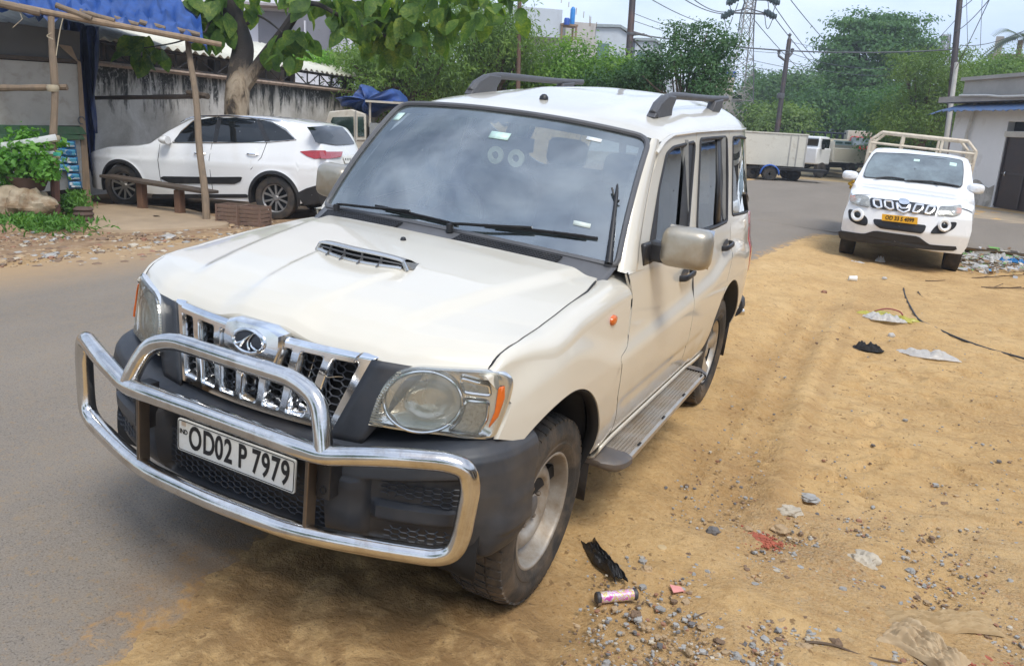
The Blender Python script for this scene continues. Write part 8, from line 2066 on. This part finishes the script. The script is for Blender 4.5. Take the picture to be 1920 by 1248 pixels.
# pebbles and gravel: the nearest ones are individuals, the rest one mass
def pebbles():
    q = np.random.default_rng(11); protos = []
    def spot():
        k = q.uniform()
        if k < .42: px, py = q.normal(1440, 260), 1252 - abs(q.normal(0, 90))
        elif k < .8: px, py = q.normal(1560, 170), q.normal(1060, 70)
        else: px, py = q.uniform(1100, 1919), q.uniform(860, 1248)
        return px, py
    kinds = ['grey'] * 6 + ['tan'] * 3 + ['brown'] * 2 + ['dark'] * 2 + ['pale', 'red']
    for i in range(14): protos.append(rock_mb(1, i * 3.1, random.uniform(.4, .7), 6, 8, .6).build('pebble', M_stone[kinds[i % len(kinds)]], smooth=25)); COL.objects.unlink(protos[-1])
    n = 0
    while n < 170:
        px, py = spot()
        if not (1060 < px < 1930 and 850 < py < 1255): continue
        P = gp(px, py); o = protos[int(q.integers(len(protos)))].copy(); COL.objects.link(o); s = min(.022, q.gamma(2.2, .0036) + .004); o.scale = (s, s * q.uniform(.7, 1.1), s); o.location = (P[0], P[1], P[2] + s * .2); o.rotation_euler = (0, 0, q.uniform(0, 6)); tag(o, 'small stone lying loose in the gravel at lower right', 'pebble', 'loose pebbles in the gravel'); n += 1
    # finest gravel as one mass
    big = MB(); V0 = np.array(rock_mb(1, 2.2, .6, 4, 6, .6).v); F0 = rock_mb(1, 2.2, .6, 4, 6, .6).f; mats = ['grey', 'tan', 'brown', 'dark', 'red', 'pale']
    for k in range(5200):
        if k < 3400: px, py = spot(); ok = 1050 < px < 1930 and 800 < py < 1260
        else: px, py = q.uniform(1100, 1925), q.uniform(560, 1255); ok = True
        if not ok: continue
        P = gp(px, py); s = q.gamma(2, .0022) + .0018; a = q.uniform(0, 6); c, s_ = math.cos(a), math.sin(a); V = V0 * s; V = np.stack([V[:, 0] * c - V[:, 1] * s_, V[:, 0] * s_ + V[:, 1] * c, V[:, 2]], 1) + P; big.add(V, F0, int(q.choice(6, p=[.32, .26, .18, .10, .08, .06])))
    o = big.build('fine_gravel', [M_stone[k] for k in mats], smooth=0); o['kind'] = 'stuff'; o['label'] = 'fine gravel scattered over the sand'; o['category'] = 'gravel'
pebbles()
def crumple(w, d, h, seed, n=34, sx=5., fold=1.0, outline=None):
    """a crumpled sheet: ridged height field with a ragged edge"""
    rows = []
    for j in range(n):
        row = []
        for i in range(n):
            u, v = 2 * i / (n - 1) - 1, 2 * j / (n - 1) - 1; a = math.atan2(v, u); rr = max(abs(u), abs(v)); k = 1 / max(1e-3, math.hypot(u, v)) * rr if rr > 0 else 1
            R_ = 1 + .28 * mnoise.noise(Vector((math.cos(a) * 1.6 + seed, math.sin(a) * 1.6, 0))) + .10 * mnoise.noise(Vector((math.cos(a) * 5 + seed, math.sin(a) * 5, 3)))
            x, y = u * k * R_ * w / 2, v * k * R_ * d / 2
            ridge = abs(mnoise.noise(Vector((x * sx / w + seed, y * sx / w * 1.0, 1.3)))) + .5 * abs(mnoise.noise(Vector((x * sx * 2.2 / w, y * sx * 2.2 / w + seed, 4.1))))
            z = h * (ridge * 1.5 * fold + .35) * (1 - rr ** 4) + .004
            row.append((x + .02 * w * mnoise.noise(Vector((u * 4, v * 4, seed))), y, z))
        rows.append(row)
    return MB().grid(rows)
def folded(w, d, h, seed, n=70, across=11, ragged=.25):
    """cloth lying in long folds"""
    rows = []
    for j in range(n):
        row = []; v = 2 * j / (n - 1) - 1
        for i in range(n):
            u = 2 * i / (n - 1) - 1; e = 1 + ragged * mnoise.noise(Vector((u * 2 + seed, v * 1.5, 0))); x, y = u * w / 2 * (1 + ragged * .6 * mnoise.noise(Vector((v * 3, seed, 2)))), v * d / 2 * e + .18 * d * math.sin(u * 2.2 + seed)
            f_ = mnoise.noise(Vector((u * 1.6 + seed, v * across * .35 + .8 * mnoise.noise(Vector((u * 2, v * 2, seed))), 1.1))); g_ = mnoise.noise(Vector((u * 5 + seed, v * across * .8, 6.)))
            row.append((x, y, h * (.55 + 1.3 * abs(f_) + .5 * abs(g_)) * (1 - max(abs(u), abs(v)) ** 6) + .004))
        rows.append(row)
    return MB().grid(rows)
def thin_mat(name, col, tr=.4, rough=.35):
    m, nt, b = new_mat(name); n1 = noise(nt, coords(nt), 20, 4, .6); c = ramp(nt, n1, [(.3, tuple(q * .85 for q in col)), (.7, col)]); nt.links.new(c, b.inputs['Base Color']); b.inputs['Roughness'].default_value = rough
    t = nt.nodes.new('ShaderNodeBsdfTranslucent'); nt.links.new(c, t.inputs[0]); mx = nt.nodes.new('ShaderNodeMixShader'); mx.inputs[0].default_value = tr; nt.links.new(b.outputs[0], mx.inputs[1]); nt.links.new(t.outputs[0], mx.inputs[2]); nt.links.new(mx.outputs[0], nt.nodes['Material Output'].inputs[0]); return m
M_bag = thin_mat('white_plastic_film', (.74, .72, .68)); M_ybag = thin_mat('yellow_plastic_film', (.66, .62, .12)); M_sheet = thin_mat('tan_cloth', (.48, .34, .18), .12, .8); M_sheet2 = thin_mat('pale_tan_cloth', (.54, .40, .24), .12, .8)
put(crumple(.40, .22, .05, 1.7), 'plastic_bag', M_bag, 1656, 602, 'crumpled white plastic bag with a red strap lying on a yellow bag', 'bag', .02)
put(crumple(.62, .24, .05, 4.2), 'plastic_bag', M_ybag, 1660, 596, 'yellow green plastic bag spread under the white bag', 'bag', .0)
m = MB(); m.tube(crom([(-.12, 0, .07), (.0, .03, .11), (.12, .02, .10), (.16, -.02, .07)], 5), .008, 6); put(m, 'bag_strap', mat('maroon_strap', (.28, .06, .05), .6), 1660, 598, 'short maroon strap on the crumpled white plastic bag', 'strap')
put(crumple(.52, .20, .045, 8.8), 'plastic_bag', M_bag, 1742, 668, 'flattened pale plastic bag between the black ash heap and the cable', 'bag', .0)
put(crumple(.30, .16, .035, 3.1, fold=1.6), 'ash_heap', mat('black_ash', (.015, .014, .014), .95, 0, .4, 30, .6, 60), 1626, 655, 'small heap of black ash on the open sand', 'ash')
put(rock_mb(.035, 5.5, .7), 'crumpled_tissue', M_bag, 1671, 632, 'small crumpled white tissue below the yellow bag', 'tissue', .02); put(rock_mb(.035, 9.5, .6), 'crumpled_tissue', M_bag, 1658, 524, 'small pale scrap of paper near the parked pickup', 'paper', .02)
put(crumple(.30, .12, .02, 6.1), 'paper_scrap', M_bag, 1602, 492, 'flat pale paper scrap under the nose of the parked pickup', 'paper'); put(crumple(.14, .09, .07, 2.2), 'paper_scrap', M_bag, 1650, 491, 'upright white scrap of film under the nose of the parked pickup', 'paper')
m = MB(); m.lathe([(.030, -.05), (.042, .05), (.040, .05), (.028, -.045), (.0, -.045)], 'x', (0, 0, .036), 20); put(m, 'paper_cup', M_white, 1598, 527, 'white paper cup lying on its side on the sand', 'cup', 0, .3)
# discarded drink can, banded pink and yellow with dark ends
def can():
    P = gp(1155, 1124); ex = gp(1194, 1118) - gp(1117, 1122); a = math.atan2(ex[1], ex[0]); L = np.linalg.norm(ex) * .98; r_ = .022
    o = thing('drink_can', 'slim discarded can with pink and yellow print and dark ends lying on the sand', 'can', (P[0], P[1], P[2] + .018), a)
    m, nt, b = new_mat('can_print'); v = coords(nt); n1 = noise(nt, v, 34, 3, .6, .8); n2 = noise(nt, v, 22, 2, .5)
    c = ramp(nt, n1, [(.36, (.62, .10, .42)), (.44, (.74, .66, .72)), (.52, (.62, .50, .06)), (.60, (.70, .30, .56)), (.70, (.72, .72, .70))]); nt.links.new(c, b.inputs['Base Color']); b.inputs['Roughness'].default_value = .25; b.inputs['Metallic'].default_value = .25
    q = MB(); q.lathe([(r_, -L * .40), (r_ * 1.01, 0), (r_, L * .40)], 'x', seg=32); q.build('sleeve', m, o)
    for s in (-1, 1): q = MB(); q.lathe([(r_ * 1.02, s * L * .40), (r_ * 1.05, s * L * .42), (r_ * 1.05, s * L * .48), (r_ * .9, s * L * .5), (.0, s * L * .495)], 'x', seg=32); q.build('end_cap', mat('dark_plastic_cap', (.05, .05, .055), .5), o)
can()
# black rag
P0, P1 = gp(1104, 1016), gp(1156, 1090); c = (P0 + P1) / 2; L_ = np.linalg.norm(P1 - P0)
tag(folded(L_, .065, .032, 5.5, 60, 9, .5).build('black_rag', mat('black_rubbery_cloth', (.018, .017, .017), .5, 0, .3, 40, .5, 80), loc=tuple(c), rot=(0, 0, math.atan2(P1[1] - P0[1], P1[0] - P0[0])), smooth=35, solid=.003), 'twisted black rag on the sand beside the front wheel', 'rag')
m = MB(); E = [gp(*p) for p in ((1255, 1100), (1276, 1104), (1282, 1112), (1262, 1115))]; c = np.mean(E, 0); m.prism([p - c + [0, 0, .004] for p in E], (0, 0, .003)); tag(m.build('ticket', mat('pink_paper', (.72, .30, .27), .7), loc=tuple(c + np.array([0, 0, .006])), face='auto', smooth=0), 'small pink paper ticket on the sand right of the can', 'ticket')
m = MB(); m.lathe([(.0, .006), (.020, .005), (.022, .0), (.0, .0)], 'z', seg=20); put(m, 'flat_lid', mat('tan_lid', (.52, .38, .20), .6), 1241, 1030, 'round tan lid lying flat beside the black rag', 'lid', .010)
# cloth at lower right
put(folded(.44, .13, .032, 12.3), 'tan_cloth', M_sheet, 1762, 1170, 'crumpled tan cloth strip across the lower right gravel', 'cloth', .0, .35)
put(folded(.30, .18, .045, 21.3), 'tan_cloth', M_sheet2, 1730, 1222, 'paler bunched cloth below the tan cloth strip', 'cloth', .0, -.3)
# black cable on the sand
m = MB(); pts = [gp(*p) + [0, 0, .012] for p in ((1694, 542), (1697, 556), (1706, 575), (1722, 600), (1745, 612), (1790, 633), (1850, 655), (1919, 674), (2000, 700))]; Q = crom(pts, 6); m.tube(Q, .010, 6); tag(m.build('black_cable', mat('cable_black', (.03, .03, .032), .5)), 'black cable snaking across the sand towards the right edge', 'cable')
for i, (pts, r_, lab) in enumerate((([(1735, 527), (1752, 528), (1772, 526)], .008, 'short straight twig above the black cable'), ([(1822, 522), (1850, 521), (1890, 518), (1925, 516)], .010, 'long dry branch at right, upper one'), ([(1840, 540), (1870, 541), (1925, 542)], .012, 'long dry branch at right, lower one'), ([(1510, 1205), (1560, 1212), (1620, 1232), (1690, 1246)], .006, 'long dry stalk in the bottom gravel'), ([(1300, 1160), (1318, 1152), (1330, 1148)], .003, 'pale straw stalk in the gravel'), ([(1721, 548), (1727, 557), (1734, 560)], .010, 'small stick beside the bend of the black cable'))):
    m = MB(); Q = crom([gp(*p) + [0, 0, r_ + .004 * (k % 2)] for k, p in enumerate(pts)], 5); m.tube(Q, np.linspace(r_, r_ * .5, len(Q)), 5)
    if 'branch' in lab:
        for k in (4, 7, 9): 
            if k < len(Q): m.tube([Q[k], Q[k] + np.array([.12, (-1) ** k * .12, .05])], r_ * .5, 4)
    tag(m.build('dry_twig', mat('dry_twig_brown', (.12, .08, .05), .9)), lab, 'twig', 'dry twigs and stalks')
# red soil patch
P = gp(1420, 1012); m = MB(); q = np.random.default_rng(3)
V0 = np.array(rock_mb(1, 2.2, .6, 4, 6, .6).v); F0 = rock_mb(1, 2.2, .6, 4, 6, .6).f
for k in range(420): s = q.gamma(2, .0018) + .0015; m.add(V0 * s + np.array([q.normal() * .055, q.normal() * .035, .004]), F0)
o = m.build('brick_crumbs', mat('red_brick_dust', (.34, .09, .05), .95, 0, .3, 20), loc=tuple(P), smooth=0); o['kind'] = 'stuff'; o['label'] = 'red brick crumbs spilled on the sand'; o['category'] = 'brick crumbs'
P = gp(1835, 1240); m = MB()
for k in range(160): s = q.gamma(2, .0035) + .002; m.add(V0 * s + np.array([q.normal() * .05, q.normal() * .02, .004]), F0)
o = m.build('brick_crumbs', mat('red_brick_dust', (.34, .09, .05)), loc=tuple(P), smooth=0); o['kind'] = 'stuff'; o['label'] = 'red brick crumbs at the lower right corner'; o['category'] = 'brick crumbs'
# roadside litter drift beside the parked pickup
def litter():
    q = np.random.default_rng(8); M_ = [M_bag, mat('grey_paper', (.42, .42, .42), .8), mat('green_scrap', (.14, .32, .08), .7), mat('blue_scrap', (.05, .26, .52), .5), mat('brown_scrap', (.28, .18, .10), .8), mat('pale_card', (.60, .54, .44), .8)]
    m = MB()
    for k in range(1100):
        px = q.uniform(1798, 1925); py = 488 + q.normal() * 9 + (px - 1800) * .06; P = gp(px, py); s = q.gamma(2, .011) + .012; d = rng.normal(size=3); d[2] = abs(d[2]) + .5; d /= np.linalg.norm(d); u = np.cross(d, [0, 0, 1.]); u /= np.linalg.norm(u) + 1e-6; v = np.cross(d, u)
        c = P + [0, 0, q.uniform(.005, .06)]; m.add([c - u * s - v * s * .6, c + u * s - v * s * .7, c + u * s * .9 + v * s * .6 + d * s * .4, c - u * s + v * s * .7 + d * s * .2], [(0, 1, 2), (0, 2, 3)], int(q.choice(6, p=[.28, .30, .12, .01, .17, .12])))
    o = m.build('litter_drift', M_, smooth=0); o['kind'] = 'stuff'; o['label'] = 'drift of mixed plastic and paper litter by the side road'; o['category'] = 'litter'
    put(crumple(.6, .26, .10, 15.1), 'blue_sheet', thin_mat('blue_film', (.03, .25, .60)), 1900, 497, 'bright blue plastic sheet in the litter beside the side road', 'sheet'); put(crumple(.5, .26, .12, 18.1), 'white_sheet', M_bag, 1868, 492, 'white plastic sheet left of the blue sheet in the litter', 'sheet')
litter()
# dirt verge left: scraps and clods
def verge():
    q = np.random.default_rng(9); m = MB(); mats = [M_stone[k] for k in ('brown', 'tan', 'pale', 'grey', 'red')] + [M_bag]
    for k in range(1700):
        px, py = q.uniform(-20, 520), 0; py = q.uniform(425, 500) - max(0, px - 150) * .09; P = gp(px, py); s = q.gamma(1.6, .014) + .006; m.add(V0 * s * np.array([1, 1, .6]) + P, F0, int(q.choice(6, p=[.34, .26, .14, .12, .10, .04])))
    o = m.build('verge_rubble', mats, smooth=0); o['kind'] = 'stuff'; o['label'] = 'rubble and dry scraps along the left verge of the road'; o['category'] = 'rubble'
    for px, py, r_, k_, lab in ((15, 432, .14, 'tan', 'dry brown leaf clump at the left edge of the verge'), (905, 460, .0, 'tan', '')):
        if r_: put(crumple(r_ * 3, r_ * 1.6, .08, 4.4), 'dry_leaf', mat('dry_leaf_brown', (.30, .20, .12), .8), px, py, lab, 'leaf')
verge()
# ================================================================== thin haze
def haze():
    m = bpy.data.materials.new('thin_haze'); m.use_nodes = True; nt = m.node_tree; nt.nodes.remove(nt.nodes['Principled BSDF'])
    v = nt.nodes.new('ShaderNodeVolumePrincipled'); v.inputs['Color'].default_value = (.86, .92, 1, 1); v.inputs['Density'].default_value = .0014; v.inputs['Anisotropy'].default_value = .2
    nt.links.new(v.outputs[0], nt.nodes['Material Output'].inputs['Volume'])
    q = MB(); q.box((20, 330, 16.4), (330, 760, 36)); o = q.build('haze', m, smooth=0); o['kind'] = 'stuff'; o['label'] = 'thin pale haze over the whole street'; o['category'] = 'haze'
haze()
# ================================================================== sky, sun, camera
def world():
    w = bpy.data.worlds.new('World'); scene.world = w; w.use_nodes = True; nt = w.node_tree
    bg = nt.nodes['Background']; bg.inputs[1].default_value = .097
    sk = nt.nodes.new('ShaderNodeTexSky'); sk.sky_type = 'NISHITA'; sk.sun_disc = False
    sk.sun_elevation = R(58); sk.sun_rotation = R(SUN_ROT); sk.dust_density = 1.6; sk.air_density = 1.2; sk.altitude = 0
    co = nt.nodes.new('ShaderNodeTexCoord')
    mp = nt.nodes.new('ShaderNodeMapping'); mp.inputs['Scale'].default_value = (1, 1, 2.2)
    nt.links.new(co.outputs['Generated'], mp.inputs[0])
    n1 = noise(nt, mp.outputs[0], 1.7, 7, .6, .5)
    f = mapr(nt, n1, .36, .62, .15, .95)
    n2 = noise(nt, mp.outputs[0], 2.6, 6, .6, .3)
    cc = ramp(nt, n2, [(.32, (4.4, 5.5, 7.7)), (.62, (6.9, 7.8, 9.5))])
    c = mixc(nt, f, sk.outputs[0], cc)
    nt.links.new(c, bg.inputs[0])
world()
sun = bpy.data.lights.new('sun', 'SUN'); sun.energy = SUN_E; sun.angle = R(22); sun.color = (1, .96, .88)
so = bpy.data.objects.new('sun', sun); COL.objects.link(so)
az = R(SUN_ROT); el = R(58)
d_ = Vector((math.sin(az) * math.cos(el), math.cos(az) * math.cos(el), math.sin(el)))   # towards the sun
so.rotation_euler = d_.to_track_quat('Z', 'Y').to_euler(); so.location = (0, 0, 30)

cam = bpy.data.cameras.new('camera'); co_ = bpy.data.objects.new('camera', cam); COL.objects.link(co_)
cam.sensor_width = 36; cam.sensor_fit = 'HORIZONTAL'; cam.lens = 36 * FPX / 1920; cam.clip_start = .05; cam.clip_end = 3000
Mx = Matrix(((CR[0], CU[0], -CF[0], CAMP[0]), (CR[1], CU[1], -CF[1], CAMP[1]), (CR[2], CU[2], -CF[2], CAMP[2]), (0, 0, 0, 1)))
co_.matrix_world = Mx; scene.camera = co_
scene.view_settings.view_transform = 'Standard'; scene.view_settings.look = 'None'; scene.view_settings.gamma = 1; scene.view_settings.use_curve_mapping = False
scene.view_settings.exposure = EXPO
scene.render.engine = 'CYCLES'
scene.cycles.max_bounces = 8; scene.cycles.transparent_max_bounces = 12; scene.cycles.use_denoising = True
